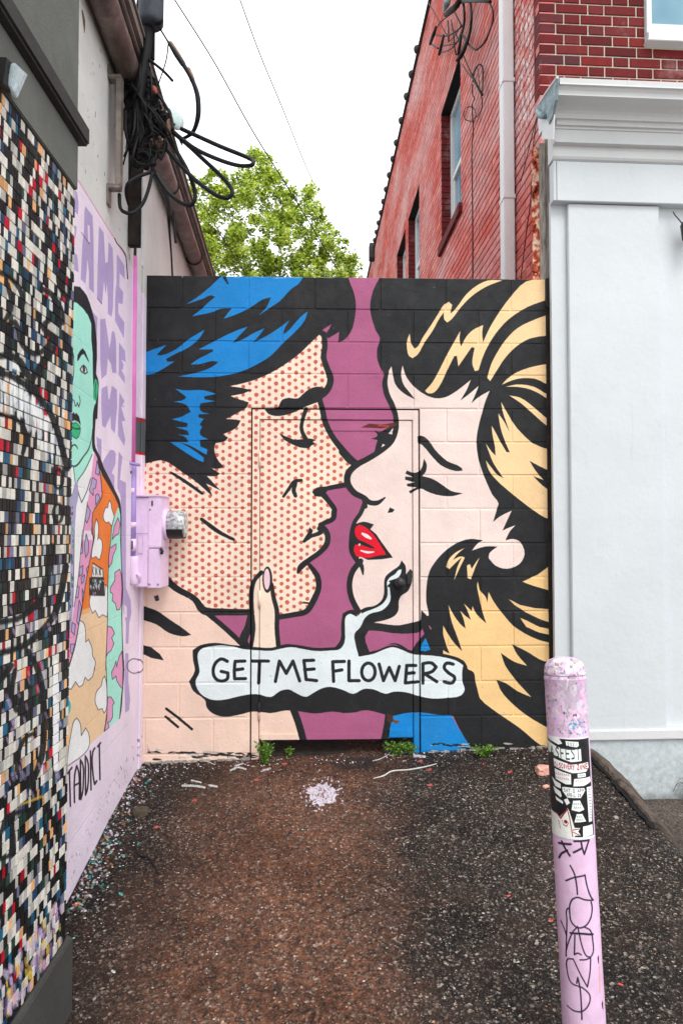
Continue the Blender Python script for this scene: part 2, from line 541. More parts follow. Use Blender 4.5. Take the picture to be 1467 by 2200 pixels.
f(A((590, 30), (1130, 30), (1090, 95), (1040, 130), (960, 215), (870, 275), (815, 314), (868, 258), (900, 188), (840, 205), (780, 245), (690, 295), (575, 337), (632, 262), (560, 265), (500, 290), (360, 319), (430, 265), (470, 225), (520, 185), (490, 175), (430, 200), (320, 236), (400, 185), (480, 120)), BLU)
l(A((582, 52), (606, 95)), [7, 3], BLK)
f(A((1152, 284), (1110, 315), (1060, 370), (1010, 425), (985, 440), (990, 410), (1027, 344), (980, 380), (900, 435), (775, 502), (820, 450), (856, 400), (780, 435), (710, 475), (636, 502), (690, 445), (742, 390), (680, 410), (600, 445), (540, 475), (405, 546), (500, 545), (505, 558), (460, 582), (400, 612), (350, 649), (420, 645), (500, 625), (538, 630), (520, 650), (440, 690), (262, 731), (400, 736), (550, 730), (700, 695), (820, 640), (900, 588), (980, 505), (1060, 430), (1128, 352)), BLU)
f(A((10, 585), (70, 555), (187, 514), (120, 582), (150, 586), (250, 545), (330, 480), (447, 410), (410, 470), (340, 530), (270, 565), (185, 610), (190, 630), (242, 628), (180, 668), (100, 710), (10, 722)), BLU)
f(A((245, 814), (300, 825), (440, 825), (527, 850), (445, 866), (445, 886), (520, 900), (420, 915), (412, 942), (425, 970), (485, 985), (405, 990), (405, 1010), (440, 1020), (412, 1060), (430, 1075), (414, 1110), (420, 1132), (472, 1160), (412, 1166), (420, 1212), (467, 1230), (460, 1267), (430, 1250), (350, 1205), (275, 1182), (340, 1215), (440, 1285), (440, 1317), (400, 1302), (300, 1240), (212, 1180), (335, 1180), (320, 1150), (262, 1128), (340, 1132), (330, 1102), (248, 1078), (325, 1076), (330, 1050), (222, 1024), (290, 1005), (352, 972), (320, 925), (233, 903), (310, 887), (320, 870)), BLU)
l(A((220, 1390), (300, 1440), (430, 1532)), [5, 7, 6], BLK)
l(A((405, 1420), (470, 1500), (495, 1545)), [8, 6, 2], BLK)
# man: lines of the profile, brow, eye, nose
l(A((1262, 440), (1268, 520), (1260, 600), (1285, 680), (1306, 740), (1300, 790), (1272, 835), (1230, 868)), [12, 12, 12, 13, 14, 14, 15, 15], BLK)
f((A((1225, 800), (1160, 818), (1118, 852), (1085, 880), (1015, 878), (975, 892), (950, 942), (858, 958), (885, 988), (940, 1002), (1010, 992), (1080, 966), (1140, 936), (1195, 915), (1215, 908), (1265, 870), (1300, 830))), BLK)
l(A((1228, 870), (1250, 950), (1270, 1040), (1312, 1130), (1372, 1212), (1440, 1290), (1490, 1335)), [11, 12, 12, 12, 13, 14, 14], BLK)
l(A((1140, 955), (1118, 1020), (1108, 1090), (1138, 1160)), [9, 8, 8, 10], BLK)
f((A((955, 1118), (1005, 1142), (1060, 1162), (1120, 1158), (1160, 1154), (1210, 1164), (1185, 1177), (1206, 1191), (1178, 1201), (1160, 1222), (1100, 1216), (1040, 1192), (985, 1158))), BLK)
l(A((1108, 1440), (1060, 1450), (1022, 1500), (985, 1552)), [6, 8, 7, 6], BLK); l(A((1068, 1462), (1055, 1510), (1068, 1548)), [8, 9, 8], BLK)
f(A((1180, 1520), (1210, 1492), (1290, 1482), (1410, 1462), (1420, 1500), (1300, 1510), (1275, 1525), (1250, 1552), (1200, 1550)), BLK)
f(A((1285, 1510), (1480, 1480), (1480, 1700), (1360, 1700), (1330, 1640), (1285, 1560)), MAU)
l(A((1255, 1535), (1300, 1590), (1335, 1645)) + C((1332, 60), (1325, 108), (1255, 145), (1228, 178)), [13, 11, 11, 12, 11, 10, 9], BLK)
l(A((1415, 1468), (1290, 1495)), [9, 10], BLK)
f(C((1112, 268), (1140, 225), (1152, 205), (1163, 168), (1186, 188), (1180, 214), (1222, 195), (1236, 160), (1270, 175), (1250, 215), (1180, 240), (1128, 276)), BLK)
l(C((1235, 150), (1275, 190), (1288, 230), (1282, 282), (1232, 342), (1165, 390), (1100, 445), (1085, 478)), [8, 11, 12, 12, 11, 11, 12, 6], BLK)
l(C((1165, 430), (1215, 500), (1226, 580), (1192, 668), (1142, 745), (1050, 768), (950, 785)), [9, 12, 12, 13, 12, 11, 11], BLK)
l(C((1120, 685), (1165, 690)), 4, BLK)
# woman: skin
f(B((320, 660), (275, 760), (280, 850), (320, 930), (345, 1000), (345, 1100), (310, 1180), (240, 1240), (150, 1290), (80, 1335), (25, 1395), (20, 1460), (60, 1520), (130, 1560), (140, 1640)) + E((110, 60), (60, 130), (40, 220), (40, 330), (110, 420), (50, 480), (30, 560), (50, 650), (100, 765), (150, 840), (560, 830), (1000, 700), (1200, 500), (1250, -200)) + B((1100, 700), (700, 640)), SKN)
# woman: hair mass
W1 = B((262, -40), (235, 60), (200, 130), (178, 210), (175, 270), (188, 340), (215, 420), (242, 470), (222, 540), (225, 620), (250, 680), (278, 725), (320, 660), (330, 720), (345, 780), (385, 830), (430, 862), (482, 886), (440, 835), (400, 780), (386, 710), (396, 655), (420, 730), (470, 795), (540, 850), (620, 880), (690, 872), (760, 833), (862, 754), (835, 820), (790, 896), (845, 855), (917, 794), (890, 860), (866, 914), (915, 872), (992, 828), (962, 900), (942, 970), (920, 1050), (902, 1150), (905, 1240), (930, 1350), (968, 1450), (1010, 1540), (1052, 1600)) + \
    E((1045, 30), (1014, 132), (1060, 95), (1142, 54), (1110, 122), (1078, 192), (1120, 172), (1168, 154), (1130, 195), (1098, 258), (1150, 248), (1200, 270), (1230, 350), (1195, 420), (1105, 453), (1030, 430), (983, 380), (990, 345), (1045, 300), (960, 300), (870, 328), (900, 288), (943, 258), (860, 248), (780, 270), (700, 320), (630, 390), (580, 470), (560, 570), (558, 680), (575, 780), (540, 860), (575, 950), (590, 1020), (640, 1045), (760, 1085), (820, 1110), (840, 1142), (880, 1155), (890, 1200), (905, 1290), (740, 1455), (780, 1540), (868, 1700), (900, 1830), (1480, 1830), (1480, -700)) + B((1440, -40))
f(W1, BLK)
f((B((445, 435), (428, 480), (425, 530), (440, 590), (465, 606), (500, 580), (545, 500), (600, 420), (650, 330), (678, 292), (680, 340), (700, 362), (732, 338), (790, 262), (870, 180), (970, 115), (1080, 72), (980, 73), (900, 110), (830, 170), (775, 245), (745, 282), (722, 300), (735, 240), (712, 220), (680, 238), (640, 300), (590, 380), (530, 470), (500, 525), (478, 540), (455, 505))), CRE)
f((B((550, 828), (600, 770), (650, 680), (700, 580), (750, 490), (778, 440), (790, 418), (785, 480), (796, 526), (830, 460), (880, 410), (947, 378), (940, 430), (946, 496), (990, 400), (1050, 300), (1130, 190), (1240, 80), (1400, 60), (1400, 200), (1250, 255), (1120, 340), (1030, 440), (970, 540), (940, 610), (915, 688), (890, 694), (872, 640), (888, 535), (868, 530), (820, 600), (776, 663), (768, 590), (750, 590), (700, 690), (640, 810), (600, 846), (562, 842))), CRE)
f((B((1400, 308), (1300, 340), (1180, 400), (1100, 480), (1040, 570), (1000, 650), (974, 740), (995, 763), (1040, 690), (1100, 600), (1180, 520), (1270, 470), (1440, 445), (1440, 310))), CRE)
f(B((1440, 638), (1300, 660), (1180, 700), (1110, 748), (1073, 787), (1180, 747), (1300, 746), (1410, 795), (1440, 800)), CRE)
f(B((1098, 801), (1180, 785), (1290, 800), (1360, 838), (1440, 905), (1440, 925), (1350, 860), (1270, 820), (1180, 802)), CRE)
f(B((1124, 860), (1200, 876), (1280, 930), (1360, 1000), (1440, 1075), (1440, 1110), (1370, 1060), (1280, 980), (1200, 910)), CRE)
f(B((1069, 903), (1100, 960), (1160, 1060), (1220, 1130), (1290, 1190), (1440, 1245), (1440, 1395), (1335, 1347), (1263, 1308), (1300, 1370), (1360, 1440), (1288, 1412), (1350, 1475), (1440, 1550)) + E((1440, 130), (1350, 92), (1260, 30)) + B((1140, 1530), (1040, 1442), (985, 1372), (964, 1304), (1000, 1350), (1040, 1400), (1086, 1427), (1020, 1330), (990, 1260), (964, 1188), (1000, 1240), (1031, 1273), (1025, 1200), (1010, 1130), (1004, 1068), (1030, 1110), (1060, 1170), (1105, 1247), (1128, 1250), (1090, 1160), (1065, 1080), (1049, 984), (1090, 1040), (1125, 1110), (1110, 1060), (1085, 990)), CRE)
YEL = (246, 205, 143)
f(E((820, 310), (760, 340), (710, 390), (694, 440), (716, 455), (760, 410), (800, 375), (770, 440), (748, 532), (790, 440), (822, 374), (790, 368), (740, 392), (770, 352)), CRE)
f(E((835, 430), (840, 515), (862, 526), (890, 450), (922, 374), (895, 410), (868, 452), (856, 420)), CRE)
f((E((1440, 388), (1390, 440), (1320, 492), (1214, 541), (1290, 570), (1440, 612))), YEL)
f(E((1118, 659), (1200, 700), (1300, 722), (1440, 732), (1440, 832), (1340, 800), (1240, 752), (1160, 700)), YEL)
f(E((1198, 788), (1250, 810), (1330, 850), (1440, 872), (1440, 912), (1330, 890), (1240, 850)), YEL)
f(E((910, 538), (925, 600), (960, 640), (975, 682), (983, 610), (1020, 680), (1080, 760), (1150, 840), (1240, 900), (1330, 940), (1440, 967), (1440, 1090), (1360, 1085), (1250, 1022), (1143, 969), (1180, 1040), (1247, 1117), (1160, 1090), (1068, 1029), (1095, 1110), (1150, 1190), (1200, 1250), (1277, 1332), (1180, 1290), (1100, 1235), (1038, 1214), (1070, 1290), (1140, 1370), (1250, 1460), (1440, 1570), (1440, 1700), (1350, 1668), (1200, 1545), (1035, 1432), (925, 1340), (895, 1250), (885, 1170), (850, 1150), (820, 1100), (760, 1072), (700, 1055), (665, 1040), (658, 1000), (690, 1020), (716, 1032), (690, 960), (668, 880), (660, 818), (690, 870), (740, 950), (803, 1017), (770, 920), (730, 810), (709, 699), (740, 760), (790, 830), (827, 862), (810, 790), (789, 738), (820, 770), (862, 802), (840, 740), (814, 689), (850, 725), (868, 740), (874, 708), (900, 760), (967, 827), (940, 740), (920, 650), (905, 570)), YEL)
# woman: outline, eye, lips
l(B((290, 700), (275, 770), (288, 850), (325, 930), (348, 1000), (350, 1090), (318, 1172), (250, 1236), (165, 1290), (75, 1340), (25, 1395), (20, 1460), (70, 1530), (130, 1560), (170, 1592), (222, 1596), (276, 1560)), [8, 11, 12, 12, 11, 12, 13, 12, 12, 13, 14, 14, 13, 12, 11, 10, 3], BLK)
l(B((-20, 1245), (40, 1310), (85, 1335)), 13, BLK)
l(B((130, 1560), (142, 1620)) + E((135, 10), (108, 75), (70, 130), (50, 200), (45, 270), (50, 340), (85, 400)), [9, 10, 10, 9, 9, 9, 10, 10, 9], BLK)
f(E((200, 150), (130, 130), (65, 150), (40, 230), (60, 250), (30, 300), (50, 370), (90, 400), (100, 370), (60, 330)), BLK)
f((E((90, 145), (150, 160), (215, 215), (260, 280), (330, 376), (250, 388), (160, 392), (120, 374))), BLK)
RED = (232, 8, 42)
f((E((72, 175), (100, 150), (140, 165), (195, 215), (240, 280), (286, 357), (230, 362), (170, 378), (80, 368), (62, 320), (75, 285), (120, 300), (100, 262), (75, 225))), RED)
l(E((92, 262), (140, 285), (200, 312)), [5, 8, 3], BLK)
l(E((122, 212), (150, 228), (180, 246)), [5, 8, 4], (255, 235, 235)); l(E((112, 328), (155, 340), (198, 338)), [3, 5, 3], (255, 235, 235))
l(E((110, 400), (55, 470), (33, 560), (48, 655), (92, 745)), [12, 12, 12, 12, 13], BLK)
l(E((95, 400), (118, 440), (126, 492)), [11, 9, 3], BLK)
f((B((498, 1140), (525, 1136), (570, 1165), (620, 1235), (700, 1310), (800, 1358), (805, 1375), (760, 1378), (660, 1340), (590, 1270), (530, 1200), (500, 1185))), BLK)
f(B((542, 1293), (560, 1330), (555, 1380), (530, 1412), (600, 1432), (680, 1482), (730, 1515), (808, 1530), (740, 1549), (650, 1545), (570, 1521), (520, 1498), (450, 1532), (440, 1515), (492, 1490), (430, 1482), (425, 1466), (480, 1455), (414, 1437), (415, 1415), (470, 1420), (416, 1395), (425, 1374), (480, 1390), (520, 1370)), BLK)
f((E((310, 32), (342, 48), (328, 66), (294, 70))), BLK)
f(B((203, 1098), (240, 1112), (282, 1088), (335, 1070), (360, 1130), (318, 1190), (250, 1245), (203, 1252), (215, 1200), (226, 1165), (180, 1155), (216, 1144), (226, 1128)), BLK)
f(B((332, 1082), (300, 1120), (325, 1128)), SKN); f(B((262, 1190), (250, 1216), (278, 1200)), SKN)
# smoke stem, neck
H = Z(760, 1180, 7.335)
f(H((300, 1160), (560, 1190), (700, 1200), (900, 1160), (1050, 1120), (1060, 960), (1150, 1050), (1400, 1000), (1400, 1700), (1000, 1690), (880, 1640), (640, 1500), (400, 1560), (250, 1660), (60, 1700), (0, 1400), (0, 1330), (130, 1200)), BLK)
f(H((235, 1280), (400, 1290), (600, 1320), (850, 1330), (1050, 1290), (1075, 1250), (1105, 1330), (1050, 1400), (980, 1480), (910, 1600), (850, 1580), (740, 1510), (630, 1480), (540, 1505), (420, 1570), (245, 1620), (175, 1390)), MAU)
f(H((1170, 1200), (1195, 1210), (1225, 1260), (1200, 1262)), MAU)
f(H((1125, 1395), (1200, 1580), (1130, 1605), (1045, 1600), (1060, 1500)), BLU)
f((H((750, 175), (810, 260), (820, 400), (880, 320), (915, 380), (905, 530), (850, 660), (740, 740), (705, 820), (700, 960), (640, 1050), (480, 1120), (300, 1165), (180, 1300), (0, 1330), (0, 1180), (140, 1050), (100, 960), (180, 920), (330, 890), (440, 800), (475, 680), (475, 520), (500, 430), (600, 340), (710, 260))), BLK)
f((H((750, 315), (740, 380), (690, 450), (610, 480), (545, 500), (570, 530), (515, 590), (560, 600), (575, 800), (520, 900), (430, 970), (250, 1020), (170, 1090), (100, 1230), (20, 1300), (-90, 1310), (-90, 1120), (60, 1050), (170, 990), (330, 930), (450, 860), (520, 760), (530, 640), (520, 520), (560, 450), (650, 390), (700, 330))), WHT)
f(H((840, 400), (880, 340), (890, 440), (850, 440)), (120, 90, 80))
# speech banner
under = C((1467, 1450), (1400, 1442), (1320, 1432), (1200, 1445), (1080, 1428), (1000, 1424), (900, 1442), (840, 1436), (780, 1430), (680, 1452), (580, 1466), (500, 1442), (460, 1400), (450, 1352), (370, 1290), (340, 1225), (380, 1150), (368, 1080), (365, 1010), (420, 975), (520, 960), (640, 975), (760, 985), (900, 995), (1000, 970), (1080, 975), (1200, 995), (1340, 990), (1375, 940), (1380, 830), (1390, 760), (1440, 735), (1490, 740)) + \
    E((60, 1040), (200, 1020), (330, 975), (460, 1020), (560, 1020), (700, 1040), (810, 1080), (835, 1115), (840, 1140), (880, 1160), (895, 1230), (925, 1350), (760, 1460), (640, 1452), (530, 1436), (420, 1442), (330, 1462), (240, 1442), (150, 1422), (80, 1437))
f(under, BLK)
ban = C((400, 1035), (420, 1005), (480, 985), (560, 977), (640, 985), (700, 1000), (800, 1010), (900, 1015), (960, 1002), (1040, 990), (1120, 1003), (1200, 1016), (1320, 1012), (1368, 1005), (1402, 960), (1405, 850), (1412, 780), (1440, 762)) + \
    E((50, 765), (110, 800), (105, 850), (68, 900), (75, 970), (97, 1055), (200, 1035), (260, 1010), (330, 990), (400, 1012), (460, 1036), (520, 1042), (640, 1052), (760, 1080), (810, 1112), (803, 1160), (806, 1230), (820, 1280), (795, 1320), (700, 1336), (600, 1341), (500, 1322), (420, 1300), (340, 1295), (280, 1310), (200, 1280), (130, 1277), (60, 1311)) + \
    C((1395, 1285), (1300, 1262), (1240, 1276), (1180, 1310), (1140, 1331), (1080, 1310), (1020, 1280), (960, 1292), (900, 1332), (800, 1310), (700, 1322), (560, 1352), (480, 1345), (412, 1300), (384, 1225), (412, 1160), (404, 1100))
f(ban, WHT)
for g in [C((602, 1086), (560, 1070), (520, 1100), (505, 1150), (518, 1200), (560, 1222), (602, 1205), (606, 1165), (560, 1155)), C((722, 1084), (655, 1086), (650, 1145), (652, 1206), (726, 1204)), C((655, 1145), (708, 1138)), C((770, 1084), (882, 1086)), C((822, 1086), (816, 1235)),
          C((930, 1226), (957, 1086)), C((957, 1086), (1004, 1170)), C((1004, 1170), (1050, 1086)), C((1050, 1086), (1096, 1222)), C((1192, 1080), (1125, 1082)), C((1125, 1082), (1140, 1212)), C((1140, 1212), (1212, 1220)), C((1130, 1145), (1195, 1140)),
          C((1402, 1088), (1322, 1090)), C((1322, 1090), (1328, 1225)), C((1325, 1156), (1385, 1146)), E((30, 1085), (30, 1220)), E((30, 1220), (100, 1220)),
          E(*[(163 + 46 * math.cos(a), 1160 + 60 * math.sin(a)) for a in np.linspace(0, 6.4, 16)]), E((236, 1106), (266, 1220)), E((266, 1220), (305, 1130)), E((305, 1130), (346, 1220)), E((346, 1220), (374, 1122)),
          E((486, 1115), (425, 1116)), E((425, 1116), (415, 1236)), E((415, 1236), (500, 1226)), E((420, 1172), (475, 1165)), E((535, 1236), (535, 1102)), E((535, 1102), (592, 1097), (625, 1125), (600, 1155), (542, 1172)), E((545, 1170), (630, 1226)),
          E((742, 1106), (695, 1100), (680, 1128), (710, 1165), (752, 1198), (735, 1234), (680, 1226))]:
    l(g, 7.0, BLK)
# foot of the wall
f(E((-300, 1455), (80, 1437), (150, 1424), (240, 1444), (300, 1462), (285, 1560), (265, 1640), (250, 1800), (-300, 1800)), MAU)
l(E((302, 1455), (290, 1540), (268, 1640)), 15, BLK)
l(C((1050, 1410), (1085, 1500), (1125, 1640)), 15, BLK)
f(E((330, 1462), (420, 1442), (530, 1437), (640, 1452), (730, 1458), (770, 1530), (820, 1610), (868, 1690), (880, 1800), (300, 1800), (300, 1600)), BLU)
f(E((290, 1440), (330, 1462), (335, 1500), (310, 1510), (290, 1500)), (70, 40, 35))
f((E((340, 1485), (380, 1500), (350, 1515), (330, 1500))), (120, 70, 40))
# top edge and edges where grey primer and rust show through
for i in range(26):
    x = 310 + 865 * random.random(); l([(x, 596 + random.gauss(0, 1)), (x + random.uniform(5, 22), 597)], random.uniform(1, 2.4), (190, 180, 185), .6)
f(B((170, 1052), (250, 1060), (330, 1048), (368, 1052), (330, 1075), (250, 1086), (190, 1082), (110, 1080)), (96, 34, 24))
l(B((230, 1066), (300, 1070)), 3, (200, 80, 40), .7)
# spalls, drips and chips along the foot; dark strokes paint in the shaded gap below the blocks
for i in range(70):
    x = random.choice([random.uniform(312, 535), random.uniform(905, 1160)]); y = (1617 + (x - 312) * .035 if x < 600 else 1602) + random.gauss(0, 4)
    l([(x, y), (x + random.uniform(4, 12), y + random.gauss(0, 1)), (x + random.uniform(12, 26), y + random.gauss(0, 1.5))], [random.uniform(1, 5), random.uniform(1, 6), 1], random.choice([(26, 22, 20), (34, 30, 28), (26, 22, 20), (190, 185, 180)]), .9)
for i in range(150):
    x, y = random.uniform(312, 1180), random.uniform(600, 1610)
    l([(x, y), (x + random.uniform(0, 3), y + random.uniform(0, 2))], random.uniform(.5, 1.3), random.choice([(90, 85, 80), (200, 195, 190)]), .5)

# ------------------------------------------------------------------ the painted long wall on the left
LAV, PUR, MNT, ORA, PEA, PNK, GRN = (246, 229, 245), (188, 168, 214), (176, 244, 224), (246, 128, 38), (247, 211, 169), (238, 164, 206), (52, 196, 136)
GW = (224, 223, 218)
s_a, s_b = -2.2, 0.02
lw = Canvas('side_mural', s_a, s_b, 0.0, 4.6, 620, GW, tf=lambda x, y: F_left.hit(x, y), ppmt=300)
f, l = lw.fill, lw.line
q = 7.335
LA, LB, LC, LD, LE = [Z(145, y, q) for y in (360, 600, 860, 1140, 1420)]
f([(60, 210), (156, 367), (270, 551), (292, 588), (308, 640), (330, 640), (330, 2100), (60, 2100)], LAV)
l([(100, 275), (156, 367), (270, 551)], 1.6, (214, 110, 150), .8)
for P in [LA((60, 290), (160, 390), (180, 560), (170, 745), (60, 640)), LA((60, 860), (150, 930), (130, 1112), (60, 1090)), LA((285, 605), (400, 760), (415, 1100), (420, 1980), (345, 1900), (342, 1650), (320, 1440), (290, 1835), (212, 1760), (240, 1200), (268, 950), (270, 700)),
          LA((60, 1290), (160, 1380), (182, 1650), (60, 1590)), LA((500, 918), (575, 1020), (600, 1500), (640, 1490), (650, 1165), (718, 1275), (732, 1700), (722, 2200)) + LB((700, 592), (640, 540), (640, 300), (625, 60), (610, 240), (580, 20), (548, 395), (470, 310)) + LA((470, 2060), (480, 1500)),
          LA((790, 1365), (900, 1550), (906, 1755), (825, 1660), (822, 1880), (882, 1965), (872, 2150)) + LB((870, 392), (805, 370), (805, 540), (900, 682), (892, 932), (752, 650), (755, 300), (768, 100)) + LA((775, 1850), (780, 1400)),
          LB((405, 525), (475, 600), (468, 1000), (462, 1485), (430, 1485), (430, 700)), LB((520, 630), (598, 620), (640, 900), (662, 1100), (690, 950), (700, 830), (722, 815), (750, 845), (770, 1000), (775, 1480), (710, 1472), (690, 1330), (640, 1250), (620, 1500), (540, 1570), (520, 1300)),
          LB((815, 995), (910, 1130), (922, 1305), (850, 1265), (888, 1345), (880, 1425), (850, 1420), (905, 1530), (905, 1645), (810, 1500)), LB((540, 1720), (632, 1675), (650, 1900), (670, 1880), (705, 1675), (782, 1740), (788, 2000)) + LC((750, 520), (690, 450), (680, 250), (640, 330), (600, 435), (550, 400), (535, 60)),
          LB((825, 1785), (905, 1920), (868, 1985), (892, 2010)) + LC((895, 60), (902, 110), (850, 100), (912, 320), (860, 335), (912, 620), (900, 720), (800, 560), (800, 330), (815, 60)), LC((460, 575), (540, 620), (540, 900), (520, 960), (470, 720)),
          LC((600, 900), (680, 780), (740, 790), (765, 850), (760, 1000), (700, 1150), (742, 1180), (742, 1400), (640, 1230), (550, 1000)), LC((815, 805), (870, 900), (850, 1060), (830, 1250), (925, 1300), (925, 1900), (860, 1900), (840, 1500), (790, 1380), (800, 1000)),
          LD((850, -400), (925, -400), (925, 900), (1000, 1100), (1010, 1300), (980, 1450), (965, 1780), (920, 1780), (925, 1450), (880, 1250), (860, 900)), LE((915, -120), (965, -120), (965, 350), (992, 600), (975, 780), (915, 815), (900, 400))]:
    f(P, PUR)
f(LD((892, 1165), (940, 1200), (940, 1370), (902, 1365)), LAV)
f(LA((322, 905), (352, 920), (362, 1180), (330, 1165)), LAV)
l(LA((220, 1020), (350, 1200)), [1, 1.6], (110, 70, 110)); l(LB((470, 300), (545, 385)), [1, 1.6], (90, 60, 90))
f([(291, 895), (308, 900), (308, 975), (291, 972)], (95, 100, 102)); l([(290, 900), (308, 905)], 5, (200, 30, 40)); l([(290, 972), (308, 976)], 5, (200, 30, 40))
_l0 = lw.line
l = lambda p, w_, c, a=1.0, smooth=True: _l0(p, [q_ * 1.35 for q_ in w_] if hasattr(w_, '__len__') else w_ * 1.35, c, a, smooth)
# portrait
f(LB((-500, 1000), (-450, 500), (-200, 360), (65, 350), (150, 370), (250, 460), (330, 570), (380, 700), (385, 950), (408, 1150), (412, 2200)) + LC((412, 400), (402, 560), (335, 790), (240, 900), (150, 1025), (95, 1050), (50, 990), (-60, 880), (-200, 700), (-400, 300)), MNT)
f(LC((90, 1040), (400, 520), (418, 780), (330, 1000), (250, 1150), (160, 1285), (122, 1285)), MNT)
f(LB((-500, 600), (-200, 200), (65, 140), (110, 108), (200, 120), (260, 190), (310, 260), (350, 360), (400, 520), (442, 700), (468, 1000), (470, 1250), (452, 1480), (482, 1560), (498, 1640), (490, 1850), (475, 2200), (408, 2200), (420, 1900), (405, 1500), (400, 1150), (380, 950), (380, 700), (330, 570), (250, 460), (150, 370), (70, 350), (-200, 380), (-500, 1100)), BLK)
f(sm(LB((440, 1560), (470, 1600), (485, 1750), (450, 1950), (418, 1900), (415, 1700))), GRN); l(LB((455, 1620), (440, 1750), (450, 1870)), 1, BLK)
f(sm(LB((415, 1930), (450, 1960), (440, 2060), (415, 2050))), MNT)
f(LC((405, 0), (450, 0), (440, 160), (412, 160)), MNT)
l(LC((450, 80), (432, 200), (422, 400), (415, 560), (420, 740), (490, 900), (540, 1060), (640, 1270), (730, 1450), (800, 1590), (832, 1750), (840, 2200)), [4, 5, 4, 4, 5, 6, 7, 8, 7, 6, 4, 2.4], BLK)
l(LD((840, 0), (848, 500), (868, 900), (855, 1300), (870, 1900), (888, 2200)), [2.2, 2.4, 2.6, 2.6, 2.6, 3], BLK); l(LE((882, 0), (880, 250), (860, 500), (842, 750), (818, 900)), [3, 3.2, 3, 3, 2.6], BLK)
f(LB((195, 1420), (225, 1370), (262, 1345), (305, 1390), (328, 1470), (280, 1500), (220, 1462)), BLK); f(LB((212, 1420), (245, 1375), (285, 1385), (312, 1460), (282, 1478), (235, 1452)), (240, 240, 240)); f(LB((245, 1360), (275, 1365), (285, 1440), (270, 1470), (245, 1440)), BLK)
f(LB((158, 1285), (162, 1200), (200, 1130), (245, 1088), (285, 1140), (348, 1305), (330, 1290), (262, 1175), (222, 1195), (180, 1275)), BLK)
f(LB((35, 1100), (60, 1040), (104, 1200), (95, 1240)), BLK)
l(LB((40, 1060), (92, 1160), (106, 1300), (100, 1500), (72, 1700), (50, 1850), (58, 1990), (75, 1990), (85, 1890), (110, 1920), (128, 2000), (150, 1985), (158, 1940), (185, 2015), (205, 1920), (188, 1840)), 1.1, BLK)
f(LC((0, 330), (60, 230), (100, 188), (125, 218), (150, 203), (190, 262), (217, 400), (180, 345), (120, 312), (60, 335), (10, 400)), BLK)
f(sm(LC((0, 420), (70, 345), (110, 358), (135, 345), (190, 390), (212, 440), (190, 560), (152, 612), (80, 572), (30, 472))), BLK)
f(sm(LC((25, 420), (72, 356), (110, 368), (135, 356), (185, 398), (205, 440), (183, 555), (152, 600), (84, 565), (35, 468))), GRN)
l(LC((20, 432), (100, 436), (130, 450), (205, 446)), 1.8, BLK); l(LC((64, 750), (100, 702), (130, 708), (166, 765)), [1, 2, 2, 1], BLK)
l(LC((0, 915), (90, 1042), (150, 1025), (250, 895), (330, 785), (385, 600), (400, 450)), [1.5, 2.2, 2.2, 1.8, 1.6, 1.1, .8], BLK)
# shirt, tie, lapel, jacket
f(LC((408, 800), (428, 860), (400, 1180), (320, 1600), (300, 1800), (240, 2200)) + LD((240, 0), (200, 350), (150, 800), (110, 1200), (85, 1200), (-200, 1200), (-200, -1300)) + LC((60, 1050), (100, 1060), (125, 1285), (160, 1290), (330, 1000)), (246, 247, 246))
l(LC((395, 850), (330, 1000), (250, 1150), (160, 1285), (175, 1450), (228, 1612), (310, 1430), (370, 1230)), 1.2, BLK); l(LC((100, 1060), (125, 1285)), 1, BLK)
f(LC((125, 1290), (165, 1290), (178, 1500), (140, 1700), (112, 2200)) + LD((112, 0), (105, 600), (90, 1200), (70, 1450), (20, 1750), (-200, 2100), (-200, 0)) + LC((30, 1600), (70, 1500)), (176, 166, 205))
for i in range(60):
    u = random.random(); yy = 1040 + random.random() * 340
    x = 146 + random.uniform(0, 13) * (1 - max(0, (yy - 1200)) / 260)
    l([(x, yy), (x + random.uniform(-1, 1), yy + random.uniform(3, 8))], random.uniform(1.3, 2.6), random.choice([BLK, (60, 110, 105), (90, 170, 140)]))
f(LC((425, 808), (470, 900), (510, 1100), (548, 1450), (540, 1530), (400, 1740), (412, 2200), (240, 2200), (320, 1600), (400, 1180)) + LD((240, 0), (440, 0), (360, 450), (280, 900), (230, 1250), (180, 1480), (130, 1750), (70, 1980), (20, 2150), (-60, 2150), (80, 1400), (110, 1200), (180, 700)), PNK)
for P in [LC((470, 950), (510, 1100), (500, 1180), (445, 1150)), LC((400, 1215), (462, 1260), (450, 1380), (410, 1400), (412, 1500), (345, 1420), (380, 1310)), LC((445, 1500), (480, 1470), (522, 1540), (450, 1650)), LC((320, 1650), (367, 1750), (345, 1850), (310, 1935), (280, 1880)), LC((400, 1900), (440, 2000), (430, 2180), (380, 2080)),
          LD((300, 50), (340, 200), (332, 350), (290, 425), (270, 240)), LD((240, 150), (208, 375), (245, 345)), LD((190, 590), (250, 548), (240, 690), (190, 722)), LD((300, 600), (348, 545), (320, 710)), LD((220, 740), (275, 695), (262, 805), (225, 835)), LD((160, 878), (192, 890), (172, 1050), (130, 1062)), LD((235, 915), (268, 1000), (240, 1135)), LD((190, 1095), (228, 1200), (180, 1485), (150, 1430)), LD((80, 1448), (132, 1480), (112, 1642), (65, 1590)), LD((55, 1788), (118, 1790), (80, 1955), (48, 1900))]:
    f(P, (190, 172, 214)); l(P + P[:1], 1.0, (50, 45, 60), smooth=False)
f(LD((240, 1240), (400, 1230), (640, 1330), (612, 2200)) + LE((625, 900), (580, 1110), (0, 1665), (-400, 1900), (-400, 0), (0, 0)) + LD((-60, 2200), (20, 2150), (130, 1750), (200, 1480)), PEA)
